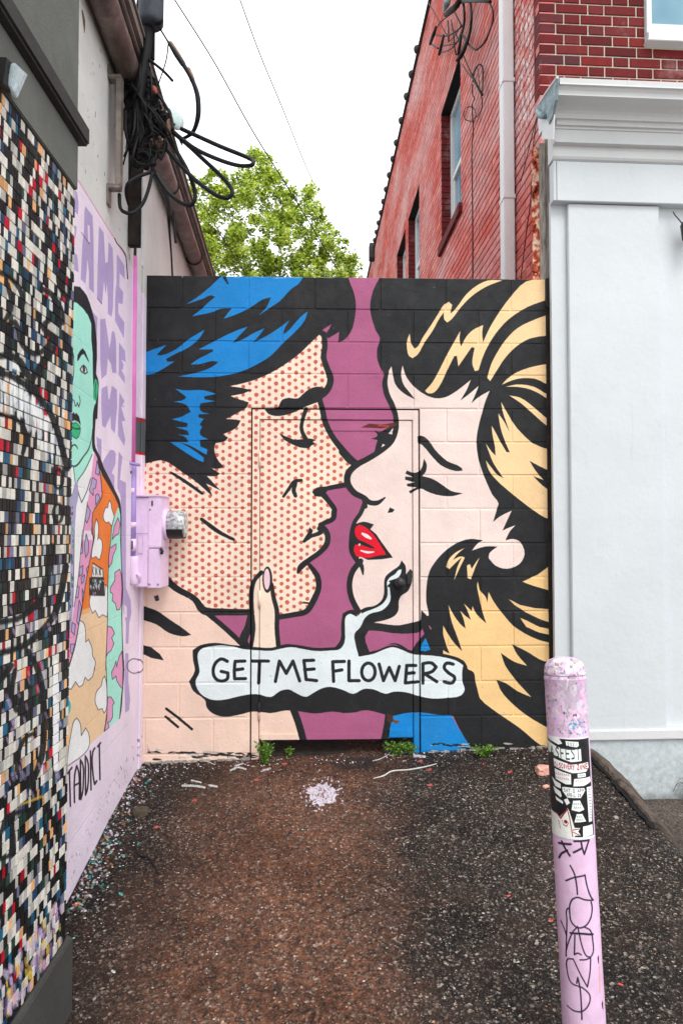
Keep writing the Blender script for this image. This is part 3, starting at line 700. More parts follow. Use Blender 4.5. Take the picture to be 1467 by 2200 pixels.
f(LC((520, 1125), (640, 1330), (740, 1500), (810, 1660), (740, 1850), (700, 2000), (690, 2200)) + LD((690, 0), (650, 500), (640, 860), (400, 900), (350, 1220), (230, 1260), (280, 900), (360, 450), (440, 0)) + LC((410, 2200), (400, 1770), (540, 1530), (548, 1450)), ORA)
f(LD((235, 1240), (352, 1210), (360, 1290), (220, 1330)), (246, 170, 100), .7)
l(LC((412, 2200), (405, 1770), (545, 1525), (545, 1400), (515, 1120)), 1.2, BLK); l(LD((440, 0), (360, 450), (280, 900), (230, 1240), (180, 1500), (130, 1760), (30, 2120)), 1.1, BLK)
l(LC((320, 1600), (240, 2200)), .9, BLK); l(LD((240, 0), (180, 700), (110, 1200)), .9, BLK); l(LD((112, 0), (105, 600), (90, 1200)), .9, BLK)
for P in [LC((670, 1580), (690, 1625), (700, 1700), (727, 1780), (742, 1850), (700, 1985), (655, 1920), (610, 1932), (577, 1885), (570, 1800), (600, 1695), (640, 1690), (650, 1620)), LC((458, 1868), (490, 1950), (482, 2200)) + LD((490, 105), (540, 150), (550, 300), (510, 462), (450, 410), (390, 442), (382, 380), (430, 100)) + LC((430, 2000)),
          LD((370, 1020), (590, 1025), (600, 850), (632, 885), (628, 1362), (555, 1325), (500, 1372), (440, 1258), (400, 1305), (360, 1200), (350, 1100)), LD((195, 1418), (255, 1450), (290, 1600), (292, 1755), (335, 1715), (390, 1850), (402, 1980), (440, 2050), (430, 2200)) + LE((430, 100), (400, 240), (330, 312), (280, 258), (240, 380), (190, 412), (130, 330), (60, 452), (10, 422), (5, 100)) + LD((30, 2150), (130, 1800)),
          LE((590, 238), (610, 300), (627, 600), (610, 780), (580, 822), (550, 748), (490, 772), (445, 670), (440, 580), (470, 470), (535, 392), (560, 282)), LE((150, 902), (200, 970), (222, 1180), (290, 1055), (340, 1150), (330, 1385), (0, 1665), (20, 1400), (70, 1100), (105, 950))]:
    P = sm(P); f(P, (248, 249, 248)); l(P + P[:1], 1.0, (50, 50, 55), smooth=False)
f(LD((395, 498), (565, 605), (575, 745), (383, 742)), BLK); f(LD((400, 520), (555, 618), (562, 732), (392, 730)), (236, 238, 236))
for i, xx in enumerate((410, 440, 470, 500, 525)):
    l(LD((xx, 570 + i * 8), (xx + (8 if i % 2 else -6), 640), (xx + 4, 700)), 1.3, (60, 60, 65))
f(LD((348, 738), (582, 745), (586, 1028), (345, 1020)), BLK)
for i in range(26):
    x, y = random.uniform(362, 570), random.uniform(765, 1000)
    l(LD((x, y), (x + random.uniform(-10, 14), y + random.uniform(20, 50))), random.uniform(.8, 1.8), random.choice([(150, 220, 200), (220, 150, 200), (220, 220, 230), (150, 140, 190)]))
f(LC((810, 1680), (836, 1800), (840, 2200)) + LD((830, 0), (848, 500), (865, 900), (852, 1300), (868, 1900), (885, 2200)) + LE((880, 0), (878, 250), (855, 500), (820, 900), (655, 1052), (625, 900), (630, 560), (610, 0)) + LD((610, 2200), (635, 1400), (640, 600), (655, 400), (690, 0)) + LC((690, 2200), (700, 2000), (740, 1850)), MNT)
for P in [LC((800, 1850), (832, 1950), (812, 2100), (760, 2130), (708, 2195), (742, 1980)), LD((668, 280), (772, 208), (770, 280), (720, 400), (702, 512), (655, 582), (655, 400)), LD((830, 608), (850, 700), (862, 900), (850, 1150), (830, 1240), (780, 1252), (760, 1150), (708, 1100), (722, 1000), (678, 970), (680, 900), (752, 780), (750, 660)),
          LD((635, 1508), (700, 1520), (747, 1620), (700, 1690), (737, 1780), (690, 1892), (640, 1932), (610, 2000)), LD((862, 1900), (880, 2200)) + LE((880, 0), (872, 440), (820, 380), (780, 310), (770, 238), (710, 292), (698, 180), (742, 90), (770, 0)) + LD((780, 2150), (812, 2000)), LE((640, 570), (692, 568), (742, 660), (712, 700), (717, 880), (680, 950), (640, 972), (660, 1050), (580, 1112), (600, 1000), (625, 800))]:
    f(P, PNK); l(P + P[:1], 1.0, (50, 45, 55), smooth=False)
l(LC((738, 1850), (700, 2000), (688, 2200)) + LD((655, 400), (636, 1000), (635, 1400), (608, 2200)) + LE((610, 0), (632, 560), (625, 900), (590, 1090)), 1.1, BLK, smooth=False)
f(sm(LE((5, 605), (45, 640), (52, 780), (5, 885), (-80, 880), (-80, 605))), (70, 190, 180))
for g in [LE((10, 1770), (75, 1680)), LE((35, 1735), (50, 2290)), LE((115, 2230), (118, 1800), (150, 1650), (180, 1740), (190, 2180)), LE((112, 1965), (188, 1925)), LE((208, 1560), (214, 2180)), LE((210, 1562), (248, 1640), (256, 1850), (243, 2070), (215, 2180)), LE((285, 1500), (290, 2110)), LE((286, 1502), (324, 1580), (336, 1800), (318, 2020), (290, 2110)), LE((366, 1420), (376, 2030)),
          LE((436, 1370), (405, 1430), (408, 1800), (432, 1945), (466, 1890)), LE((478, 1350), (526, 1290)), LE((505, 1320), (516, 1870)), LE((20, 1760), (-60, 1870))]:
    l(g, 2.6, (38, 30, 42), smooth=len(g) > 2)
l([(289 + 15.5 * math.cos(a), 1431 + 15.5 * math.sin(a)) for a in np.linspace(0, 6.3, 20)], 1.5, (90, 80, 90))
for i in range(60):
    x = random.uniform(150, 306); y = 1640 + (294 - x) * 1.84 - random.uniform(0, 60) ** 1.0
    l([(x, y), (x + random.uniform(-2, 3), y + random.uniform(1, 8))], random.uniform(.5, 1.6), random.choice([(150, 130, 150), (215, 195, 215), (110, 100, 110)]), .6)
for i in range(70):       # scuffs and rust runs on the bare render
    x = random.uniform(156, 300); y = random.uniform(0, 360 + (x - 156) * 1.6)
    l([(x, y), (x + random.uniform(-1, 1), y + random.uniform(2, 12))], random.uniform(.4, 1.4), random.choice([(90, 85, 78), (150, 145, 138), (130, 110, 90)]), .6)
l([(177, 22), (181, 45), (182, 70)], [2, 4, 1], (90, 60, 40), .8)

# ------------------------------------------------------------------ spray paint over the mosaic
mz = Canvas('mosaic_spray', -2.0, 0.02, 0.0, 2.8, 420, None, tf=lambda x, y: F_mos.hit(x, y), ppmt=260)
f, l = mz.fill, mz.line
k3 = 3.667
MA, MC, MD = Z(0, 560, k3), Z(0, 1140, k3), Z(0, 1640, k3)
G = (34, 35, 36)
W2 = (238, 240, 240)
for i in range(70):
    x = random.uniform(-60, 480); yt = 900 + max(0, x) ** 2 / 420 + random.uniform(0, 60); yb = min(yt + random.uniform(60, 330), 1620)
    if yt < 1500: l(MA((x, yt), (x + random.uniform(-6, 10), (yt + yb) / 2), (x + 4, yb)), random.uniform(2, 7), W2, random.uniform(.25, .75))
f(sm(MA((100, 760), (170, 800), (190, 880), (100, 850))), W2, .85)
for g, w_ in [(MA((-200, 60), (60, 120), (150, 210), (190, 330)), 9), (MA((330, 220), (400, 260), (455, 330), (485, 400), (492, 490)), 10), (MA((-200, 470), (60, 505), (115, 480), (150, 550), (165, 630), (210, 700), (285, 735), (350, 700), (410, 610), (340, 520), (385, 470)), 10),
              (MA((-200, 800), (70, 748), (150, 785), (200, 870), (250, 935), (330, 820), (420, 690)), 13), (MA((-300, 700), (0, 870), (130, 930), (230, 1000), (330, 1100), (405, 1215), (455, 1340), (492, 1480), (532, 1640)), 11), (MA((-300, 1190), (100, 1235), (180, 1300), (205, 1400), (180, 1520)), 8),
              (MA((-100, 620), (90, 380), (60, 180)), 9), (MA((460, 100), (470, 200), (540, 300)), 9),
              (MC((410, 120), (390, 300), (340, 480), (270, 600), (150, 690), (0, 720), (-300, 740)), 11), (MC((520, 280), (480, 500), (430, 660), (330, 790), (200, 900), (0, 965), (-300, 1000)), 12), (MC((225, 950), (300, 1100), (342, 1300), (350, 1500), (325, 1800), (240, 2020)), 11),
              (MC((-300, 1250), (0, 1180), (90, 1060)), 11), (MC((120, 1100), (95, 1300), (130, 1420)), 9), (MC((130, 1950), (155, 1730), (215, 1620), (275, 1600)), 8), (MD((-300, 600), (0, 560), (60, 420), (180, 380)), 9), (MD((0, 760), (80, 720), (110, 620), (95, 480)), 8)]:
    l(g, w_ * 1.2, G, .97)
for cx, cy, c in ((462, 1720, 1), (458, 1990, 1)):
    l(MA(*[(cx + 36 * math.cos(a), cy + 74 * math.sin(a)) for a in np.linspace(0, 6.3, 18)]), 7, G, .95)
l(MC((440, 1040), (443, 1400), (440, 1880)), [10, 13, 9], (240, 240, 240), .95)
for i in range(60):
    x, y = random.uniform(0, 480), random.uniform(600, 2150)
    l(MC((x, y), (x + 12, y + 40)), random.uniform(3, 9), (196, 170, 205), random.uniform(.15, .5))
for i in range(120):
    x = random.uniform(-40, 500); y = 1980 - x * 1.25 + random.uniform(-330, 60)
    l(MD((x, y), (x + random.uniform(-6, 6), y + 50)), random.uniform(3, 9), random.choice([(196, 170, 205), (196, 170, 205), (230, 215, 232), (120, 100, 140), (225, 190, 80)]), random.uniform(.3, .8))
l(MD((150, 330), (260, 290), (340, 260)), 4, (220, 180, 70), .7)

# ------------------------------------------------------------------ bollard pictures: x along the girth in metres (0 = facing the camera), y down from the top in metres
PO = (226, 190, 219)
bo = Canvas('bollard_paint', -.19, .19, -1.35, 0.05, 900, PO, tf=lambda x, y: (x, -y), ppmt=620)
BR = .0585
def bpx(px, py):       # seen position on the post -> girth, height
    c = 1211 + (py - 1405) * .0545
    off = max(-.97, min(.97, (px - c) / (42.0 + (py - 1405) * .0035)))
    return (math.asin(off) * BR, (py - 1405) * .00136)
BO = Z(1140, 1750, 4.486)
for g, w_ in [(BO((410, 105), (540, 100)), 2.6), (BO((470, 105), (480, 160)), 2.4), (BO((540, 105), (500, 220), (480, 160)), 2.2), (BO((405, 205), (470, 170)), 2.6), (BO((275, 150), (380, 135)), 3), (BO((300, 125), (320, 165), (372, 240)), 2.6), (BO((350, 195), (300, 235), (275, 285)), 2.6),
              (BO((375, 325), (410, 390), (430, 480), (438, 570)), 2), (BO((335, 470), (400, 430), (500, 405)), 2), (BO((505, 400), (525, 500), (560, 600), (580, 630)), 1.8), (BO((580, 630), (500, 615), (440, 597), (395, 620), (370, 680), (370, 750), (385, 820), (440, 860), (510, 840), (555, 780), (570, 690), (560, 640)), 1.9),
              (BO((370, 700), (345, 720), (345, 820), (340, 1000), (335, 1140)), 1.7), (BO((290, 850), (325, 910), (340, 960)), 1.7), (BO((335, 1100), (360, 1000), (400, 900), (440, 850)), 1.6), (BO((375, 920), (480, 908), (575, 920)), 2.6), (BO((440, 850), (460, 940), (480, 1020), (520, 1100), (555, 1110)), 1.7),
              (BO((500, 850), (550, 880), (575, 980), (575, 1080), (540, 1120), (460, 1135)), 1.7), (BO((415, 930), (410, 1100), (440, 1080), (470, 1090)), 1.8), (BO((555, 1110), (550, 1230), (525, 1360), (470, 1270), (400, 1140), (350, 1160), (345, 1260), (380, 1350), (480, 1370), (545, 1430), (540, 1500), (480, 1570), (400, 1585), (345, 1570)), 1.7),
              (BO((430, 1340), (440, 1290), (460, 1380), (475, 1640)), 1.9)]:
    bo.fill([[bpx(*p) for p in poly] for poly in stroke(g, w_ * 1.5)], (40, 32, 48))
for i in range(210):
    yy = random.choice([random.uniform(1408, 1445), random.uniform(1440, 1560), random.uniform(1440, 1560)]); a = random.uniform(-.1, .1)
    c = random.choice([(245, 240, 245), (160, 150, 160), (150, 150, 150), (214, 160, 200), (214, 170, 205), (60, 55, 60), (90, 175, 190), (205, 165, 60), (110, 50, 80), (198, 180, 200)])
    y = (yy - 1405) * .00136
    pts = [(a + math.cos(t) * random.uniform(.001, .0045), y + math.sin(t) * random.uniform(.001, .006)) for t in np.linspace(0, 6.28, 9)[:-1]]
    bo.fill(pts, c, .85)
for i in range(90):
    a, y = random.uniform(-.12, .12), random.uniform(0, .052)
    bo.fill([(a + math.cos(t) * .007, y + math.sin(t) * random.uniform(.002, .006)) for t in np.linspace(0, 6.28, 9)[:-1]], random.choice([(246, 240, 244), (246, 240, 244), (236, 226, 238), (200, 188, 200), (150, 140, 150)]), .8)
for i in range(60):
    a, y = random.uniform(-.1, .1), random.uniform(0, .06) ** 1.0
    bo.fill([(a + math.cos(t) * .002, y + math.sin(t) * .0025) for t in np.linspace(0, 6.28, 7)[:-1]], random.choice([(60, 50, 56), (200, 150, 60), (150, 70, 90), (190, 180, 190), (90, 150, 160)]), .9)
bo.fill([(-.02, .06), (.035, .05), (.04, .13), (.0, .16)], (176, 168, 176), .6)
for i in range(46):
    a, y = random.gauss(.028, .016), random.gauss(.19, .014)
    bo.fill([(a + math.cos(t) * random.uniform(.001, .006), y + math.sin(t) * random.uniform(.001, .005)) for t in np.linspace(0, 6.28, 9)[:-1]], random.choice([(60, 165, 185), (60, 165, 185), (40, 110, 130), (236, 230, 236), (230, 200, 225)]), .8)
def blot(cx, cy, rx, ry, col_, al):
    bo.fill([(cx + math.cos(t) * rx * random.uniform(.55, 1.1), cy + math.sin(t) * ry * random.uniform(.55, 1.1)) for t in np.linspace(0, 6.28, 15)[:-1]], col_, al)
for i in range(34):
    blot(random.uniform(-.09, .09), random.uniform(.05, .21), random.uniform(.006, .02), random.uniform(.006, .022), random.choice([(184, 176, 186), (168, 162, 172), (210, 166, 204), (240, 228, 240), (196, 160, 196)]), .45)
for i in range(26):
    blot(random.uniform(-.12, .12), random.uniform(0, .05), random.uniform(.005, .014), random.uniform(.003, .009), random.choice([(246, 242, 246), (214, 206, 212), (150, 140, 146), (230, 210, 226)]), .7)
bo.line([(-.19, .062), (.19, .062)], .003, (180, 120, 170), .7); bo.line([(-.19, .05), (.19, .05)], .003, (110, 90, 105), .6)
for i in range(70):
    a, y = random.gauss(.0, .035), random.uniform(.05, .21)
    bo.line([(a, y), (a + random.uniform(-.008, .008), y + random.uniform(.002, .02))], random.uniform(.001, .005), random.choice([(170, 162, 172), (214, 176, 208), (196, 150, 190), (238, 228, 238), (160, 150, 160)]), .6)
for (px, py) in ((1279, 2002), (1287, 2090), (1283, 1880), (1284, 1790)):
    bo.fill([bpx(px - 1.5, py), bpx(px + 1.5, py - 4), bpx(px + 2, py + 14), bpx(px, py + 10)], (70, 34, 26))
bo.fill([bpx(1280, 2020), bpx(1283, 2020), bpx(1283, 2070), bpx(1281, 2070)], (230, 150, 120), .6)
stk = Canvas('bollard_sticker', 0, 1, 0, 1, 640, (28, 28, 30), tf=lambda x, y: (x, 1 - y))
SK = lambda *p: [((x - 225) / 755.0, (y - 215) / 1700.0 - 0.0 * x) for x, y in p]
PA = (238, 240, 238)
for P, c in [(SK((235, 190), (440, 230), (500, 320), (430, 345), (240, 280)), PA), (SK((560, 270), (790, 285), (795, 350), (760, 375), (570, 350)), PA), (SK((225, 310), (400, 385), (600, 420), (828, 405), (832, 610), (640, 625), (400, 560), (235, 500)), PA), (SK((325, 590), (640, 665), (945, 645), (950, 740), (900, 800), (650, 810), (330, 730)), PA),
             (SK((335, 765), (480, 800), (625, 830), (622, 1000), (520, 1005), (345, 940)), PA), (SK((745, 820), (890, 820), (890, 880), (745, 885)), PA), (SK((680, 905), (970, 895), (975, 985), (850, 1030), (655, 1030)), PA), (SK((270, 920), (340, 975), (430, 1010), (430, 1090), (330, 1070)), PA), (SK((290, 1080), (420, 1140), (440, 1210), (420, 1240), (320, 1180)), PA),
             (SK((320, 1240), (455, 1300), (455, 1345), (340, 1300)), PA), (SK((455, 1060), (500, 1050), (850, 1065), (865, 1110), (780, 1225), (540, 1225), (460, 1130)), PA), (SK((475, 1270), (540, 1235), (580, 1310), (520, 1355)), PA), (SK((640, 1270), (760, 1265), (830, 1420), (740, 1455), (600, 1425)), PA), (SK((690, 1490), (790, 1490), (850, 1620), (640, 1630)), PA),
             (SK((895, 1060), (985, 1060), (960, 1640), (900, 1640)), PA), (SK((790, 1700), (960, 1690), (965, 1860), (780, 1875)), PA), (SK((200, 1500), (400, 1560), (530, 1400), (560, 1450), (640, 1720), (740, 1720), (700, 1780), (740, 1840), (640, 1850), (620, 1930), (200, 1930)), (240, 241, 232))]:
    stk.fill(P, c)
def stx(s, x0, y0, x1, y1, lw_, c):
    (a, b), (c2, d) = SK((x0, y0), (x1, y1)); text(stk, s, a, b, c2 - a, d - b, lw_, c)
stx('ASFEST', 262, 395, 828, 575, .017, (30, 60, 52)); stx('DISCOVERY', 335, 660, 700, 740, .011, (180, 40, 52)); stx('ZONE', 740, 670, 940, 750, .012, (180, 40, 52)); stx('2021', 585, 295, 775, 350, .006, (40, 70, 60))
stx('SAT 2 4PM', 480, 1080, 850, 1130, .006, (50, 60, 55)); stx('APRIL 28', 530, 1155, 790, 1205, .006, (50, 60, 55))
for (x0, y0, x1, y1, n, c) in ((350, 830, 610, 860, 7, (190, 80, 90)), (350, 900, 600, 930, 7, (190, 80, 90)), (700, 930, 950, 960, 7, (200, 110, 100)), (760, 840, 880, 865, 4, (120, 120, 110)), (640, 1310, 790, 1340, 4, (90, 110, 96)), (650, 1370, 790, 1400, 4, (90, 110, 96)), (690, 1520, 790, 1550, 3, (90, 110, 96)), (680, 1570, 810, 1600, 4, (90, 110, 96))):
    for i in range(n):
        a = x0 + (x1 - x0) * i / n
        stk.line(SK((a, y0), (a + (x1 - x0) / n * .7, y1)), .005, c); stk.line(SK((a, y1), (a + (x1 - x0) / n * .5, y0)), .004, c)
for i in range(11):
    stk.line(SK((920, 1090 + i * 48), (960, 1110 + i * 48)), .006, (90, 100, 96))
for g, w_ in [(SK((330, 1520), (400, 1590), (525, 1420), (560, 1560), (600, 1900)), .02), (SK((600, 1760), (720, 1735)), .008), (SK((600, 1790), (715, 1835)), .008), (SK((425, 1620), (440, 1690), (500, 1710), (535, 1640)), .01), (SK((360, 1640), (385, 1760)), .012)]:
    stk.line(g, w_, (150, 22, 34), smooth=False)
stk.fill(SK(*[(487 + 34 * math.cos(a), 1635 + 30 * math.sin(a)) for a in np.linspace(0, 6.28, 12)[:-1]]), (150, 22, 34))
stk.line([(0, 0), (1, 0)], .03, PA); stk.line([(0, 1), (1, 1)], .05, PA)

# ------------------------------------------------------------------ paint spilled and drawn on the ground (x, y in metres)
gp = Canvas('ground_marks', -1.3, 2.0, 2.0, 4.25, 420, None)
def gxy(px, py, z=.1):
    r = ray(px, py); k = (z - EYE) / r.z; p = CAM + r * k
    return (p.x, p.y)
def gl(pts, w_, c, a=.9): gp.fill([[gxy(*p) for p in poly] for poly in stroke(pts, w_)], c, a)
sp_ = []
for i in range(44):
    a = i / 44 * 6.283; r = random.uniform(.72, 1.12) * (1.15 if i % 5 == 0 else 1)
    sp_.append(gxy(692 + math.cos(a) * 33 * r, 1733 + math.sin(a) * 21 * r))
gp.fill(sp_, (228, 219, 234), .93)
for i in range(70):
    a, r = random.uniform(0, 6.28), random.uniform(.8, 1.5)
    gl([(692 + math.cos(a) * 33 * r, 1733 + math.sin(a) * 22 * r)] * 2, random.uniform(1, 4), (228, 219, 234), .85)
for i in range(60):
    a, r = random.uniform(0, 6.28), random.uniform(.0, 1.0)
    gl([(692 + math.cos(a) * 33 * r, 1733 + math.sin(a) * 22 * r)] * 2, random.uniform(1, 3.5), (120, 96, 92), .8)
gp.fill([gxy(762 + math.cos(a) * 52 * random.uniform(.8, 1.1), 1677 + math.sin(a) * 12 * random.uniform(.8, 1.15)) for a in np.linspace(0, 6.283, 26)[:-1]], (40, 38, 38), .88)
for i in range(30): gl([(762 + random.gauss(0, 26), 1677 + random.gauss(0, 5))] * 2, random.uniform(1, 3), (90, 86, 84), .7)
gl([(715, 1728), (735, 1722)], 1.6, (232, 224, 238))
for g, w_ in [([(801, 1674), (822, 1668), (838, 1655)], 2.2), ([(838, 1662), (870, 1657), (905, 1651), (925, 1648)], 3), ([(925, 1648), (940, 1642)], 4), ([(890, 1664), (912, 1667)], 5), ([(495, 1684), (510, 1678), (528, 1682)], 3.5), ([(505, 1675), (522, 1670)], 3), ([(565, 1685), (580, 1681)], 4), ([(392, 1710), (420, 1712), (440, 1716)], 4), ([(412, 1701), (432, 1706)], 3), ([(450, 1712), (466, 1715)], 4)]:
    gl(g, w_, (220, 222, 222), .8)
for (x, y) in ((412, 1655), (418, 1738), (551, 1703), (903, 1675), (922, 1692), (923, 1720), (1110, 1645), (1095, 1701), (1038, 1637), (337, 1783), (612, 1672)):
    gl([(x - 3, y + 1), (x + 3, y)], 4, (214, 92, 84), .9)
for i in range(420):      # overspray and flakes by the painted walls
    y = random.uniform(1640, 1930); x = 294 - (y - 1640) * .53 + abs(random.gauss(0, 26)) + 4
    c = random.choice([(226, 214, 226), (226, 214, 226), (90, 175, 160), (70, 150, 140), (110, 30, 44), (200, 205, 205), (60, 60, 66), (190, 130, 60)])
    gl([(x, y), (x + random.uniform(-4, 6), y + random.uniform(-3, 3))], random.uniform(1, 4.5), c, random.uniform(.3, .9))
for i in range(500):
    x = random.uniform(300, 1190); y = 1618 + abs(random.gauss(0, 24))
    gl([(x, y), (x + random.uniform(-4, 5), y + random.uniform(-2, 2))], random.uniform(1, 3.5), random.choice([(170, 164, 160), (120, 112, 106), (210, 210, 210), (44, 40, 38), (150, 84, 74)]), random.uniform(.3, .85))
gl([(285, 1800), (305, 1840), (320, 1848), (340, 1880)], 3, (38, 38, 46), .8)
for (x, y, c) in ((262, 1832, (110, 200, 190)), (258, 1900, (90, 190, 180)), (160, 1918, (230, 110, 90)), (172, 1922, (110, 160, 120)), (168, 1915, (220, 170, 90)), (242, 2034, (220, 235, 235)), (1180, 1950, (220, 80, 60))):
    gl([(x, y), (x + 5, y + 2)], 4, c, .9)
# ------------------------------------------------------------------ materials
def painted(cv, fr, name, bs=90, bd=.002, fine=.0012, rough=.62, courses=None, base=None, k=1.0):
    m = NM(name, rough, .3)
    s, t = m.st(fr)
    u = m.mr(s, cv.s0, cv.s1, 0, 1); v = m.mr(t, cv.t0, cv.t1, 0, 1)
    im = m.n('ShaderNodeTexImage', extension='EXTEND'); im.image = cv.image()
    wob = m.math('MULTIPLY', m.math('SUBTRACT', m.noise(55, 3), .5), .0009)
    m.l(m.comb(m.math('ADD', u, wob), m.math('ADD', v, wob)), im.inputs[0])
    c = im.outputs[0]
    if base is not None:
        c = m.mix(im.outputs[1], base(m), c)
    a = m.mr(m.noise(3.1, 6, .62), .3, .7, .88 * k, 1.06 * k)
    b = m.mr(m.noise(300, 3, .7), .25, .75, .8, 1.2)
    c = m.mix(1.0, c, m.comb(a, a, a), 'MULTIPLY'); c = m.mix(1.0, c, m.comb(b, b, b), 'MULTIPLY')
    # small bare specks where the roller missed the pores
    sp = m.mr(m.voro(160), .0, .16, 1, 0); ms = m.mr(m.noise(7, 3), .52, .62)
    c = m.mix(m.math('MULTIPLY', m.math('MULTIPLY', sp, ms), .55), c, (.34, .32, .30, 1))
    bl_ = m.mr(m.noise(4.5, 6, .7), .5, .8, 0, .05); c = m.mix(bl_, c, (.32, .32, .33, 1))
    st_ = m.mr(m.noise(12, 5, .7, vec=m.scale(m.pos, (1, 1, .22))), .6, .8, 0, .12); c = m.mix(st_, c, (.16, .14, .13, 1))
    m.col(c)
    if courses:
        z = m.math('FRACT', m.math('DIVIDE', m.math('ADD', t, courses[1]), courses[0]))
        g = m.mr(m.math('ABSOLUTE', m.math('SUBTRACT', z, .5)), 0, .02)
        m.bump(g, .003, .55)
    m.bump(m.noise(bs, 5, .7), bd)
    m.bump(m.noise(8, 3, .5), .006)
    m.bump(m.noise(520, 2), fine)
    m.rough(m.mr(m.noise(14, 4), .3, .7, rough - .12, rough + .15))
    return m.m

M_mural = painted(mur, F_end, 'mural_paint_on_block')
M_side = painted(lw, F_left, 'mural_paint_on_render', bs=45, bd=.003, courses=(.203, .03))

TILE = {'black': (.010, .012, .013, 1), 'cream': srgb(222, 217, 206), 'grey': srgb(168, 168, 164), 'navy': srgb(34, 66, 96), 'teal': srgb(28, 96, 128), 'green': srgb(34, 66, 58), 'peach': srgb(236, 178, 122), 'red': srgb(190, 18, 44), 'slate': srgb(108, 112, 138)}
mz_im = None
def tile_mat(name, c):
    global mz_im
    m = NM('tile_' + name, .42, .16)
    s, t = m.st(F_mos)
    if mz_im is None: mz_im = mz.image()
    im = m.n('ShaderNodeTexImage', extension='CLIP'); im.image = mz_im
    m.l(m.comb(m.mr(s, mz.s0, mz.s1, 0, 1), m.mr(t, mz.t0, mz.t1, 0, 1)), im.inputs[0])
    oi = m.n('ShaderNodeObjectInfo').outputs['Random']
    k = m.mr(m.math('FRACT', m.math('ADD', m.island, oi)), 0, 1, .62, 1.12)
    g = m.mr(m.noise(60, 4), .3, .7, .85, 1.1); k = m.math('MULTIPLY', k, g)
    cc = m.mix(1.0, c, m.comb(k, k, k), 'MULTIPLY')
    gr = m.mr(m.noise(18, 5, .7), .55, .75)
    cc = m.mix(m.math('MULTIPLY', gr, .16), cc, (.2, .2, .19, 1))
    m.col(m.mix(im.outputs[1], cc, im.outputs[0]))
    m.rough(m.mr(im.outputs[1], 0, 1, .42, .75))
    m.bump(m.noise(70, 3), .0012)
    return m.m
M_tile = {k: tile_mat(k, v) for k, v in TILE.items()}
M_grout = plain('grout', (.035, .035, .035, 1), .9)

def brick_mat(name, cols, whiten=0.0):
    m = NM(name, .85, .2)
    oi = m.n('ShaderNodeObjectInfo').outputs['Random']
    k = m.math('FRACT', m.math('ADD', m.island, oi))
    c = m.ramp(k, [(i / (len(cols) - 1), q) for i, q in enumerate(cols)])
    a = m.mr(m.noise(26, 5, .7, vec=m.scale(m.pos, (1, .4, 1)) if whiten else None), .3, .7, .84, 1.14)
    c = m.mix(1.0, c, m.comb(a, a, a), 'MULTIPLY')
    if whiten:      # lime bloom and old white paint high on the alley side
        n = m.noise(1.6, 6, .6, vec=m.scale(m.pos, (1, .45, 1)))
        c = m.mix(m.mr(n, .40, .68, .0, whiten), c, srgb(214, 186, 184))
        s, t = m.st(F_side)
        nn = m.noise(9, 5, .65, vec=m.scale(m.pos, (1, 4, 1.2)))
        k1 = m.math('MULTIPLY', m.mr(s, -1.0, -.35), m.mr(s, -.18, -.06, 1, 0)); k2 = m.mr(t, 4.05, 4.35)
        c = m.mix(m.math('MULTIPLY', m.math('MULTIPLY', k1, k2), m.mr(nn, .52, .57)), c, srgb(225, 222, 220))
    else:
        n = m.noise(3.3, 5, .7)
        c = m.mix(m.mr(n, .56, .75, .0, .4), c, srgb(190, 160, 158))
    m.col(c)
    m.bump(m.noise(150, 5, .75), .0025)
    return m.m
M_brick = brick_mat('red_brick', [srgb(84, 26, 28), srgb(108, 30, 32), srgb(118, 34, 34), srgb(92, 30, 32), srgb(120, 38, 36), srgb(78, 42, 48)])
M_brick2 = brick_mat('pink_red_brick', [srgb(190, 92, 84), srgb(204, 96, 86), srgb(184, 80, 74), srgb(212, 122, 110), srgb(200, 78, 66), srgb(176, 86, 80)], .62)
M_jamb = brick_mat('dark_brick', [srgb(92, 34, 34), srgb(110, 38, 38), srgb(84, 32, 34)])
M_mort = plain('mortar', srgb(196, 186, 170), .95, .15, 40, 200, .002)
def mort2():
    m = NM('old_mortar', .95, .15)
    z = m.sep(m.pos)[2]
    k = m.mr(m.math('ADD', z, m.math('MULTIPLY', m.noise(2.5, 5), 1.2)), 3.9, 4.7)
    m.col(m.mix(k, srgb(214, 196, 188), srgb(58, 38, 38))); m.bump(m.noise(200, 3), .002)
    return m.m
M_mort2 = mort2()
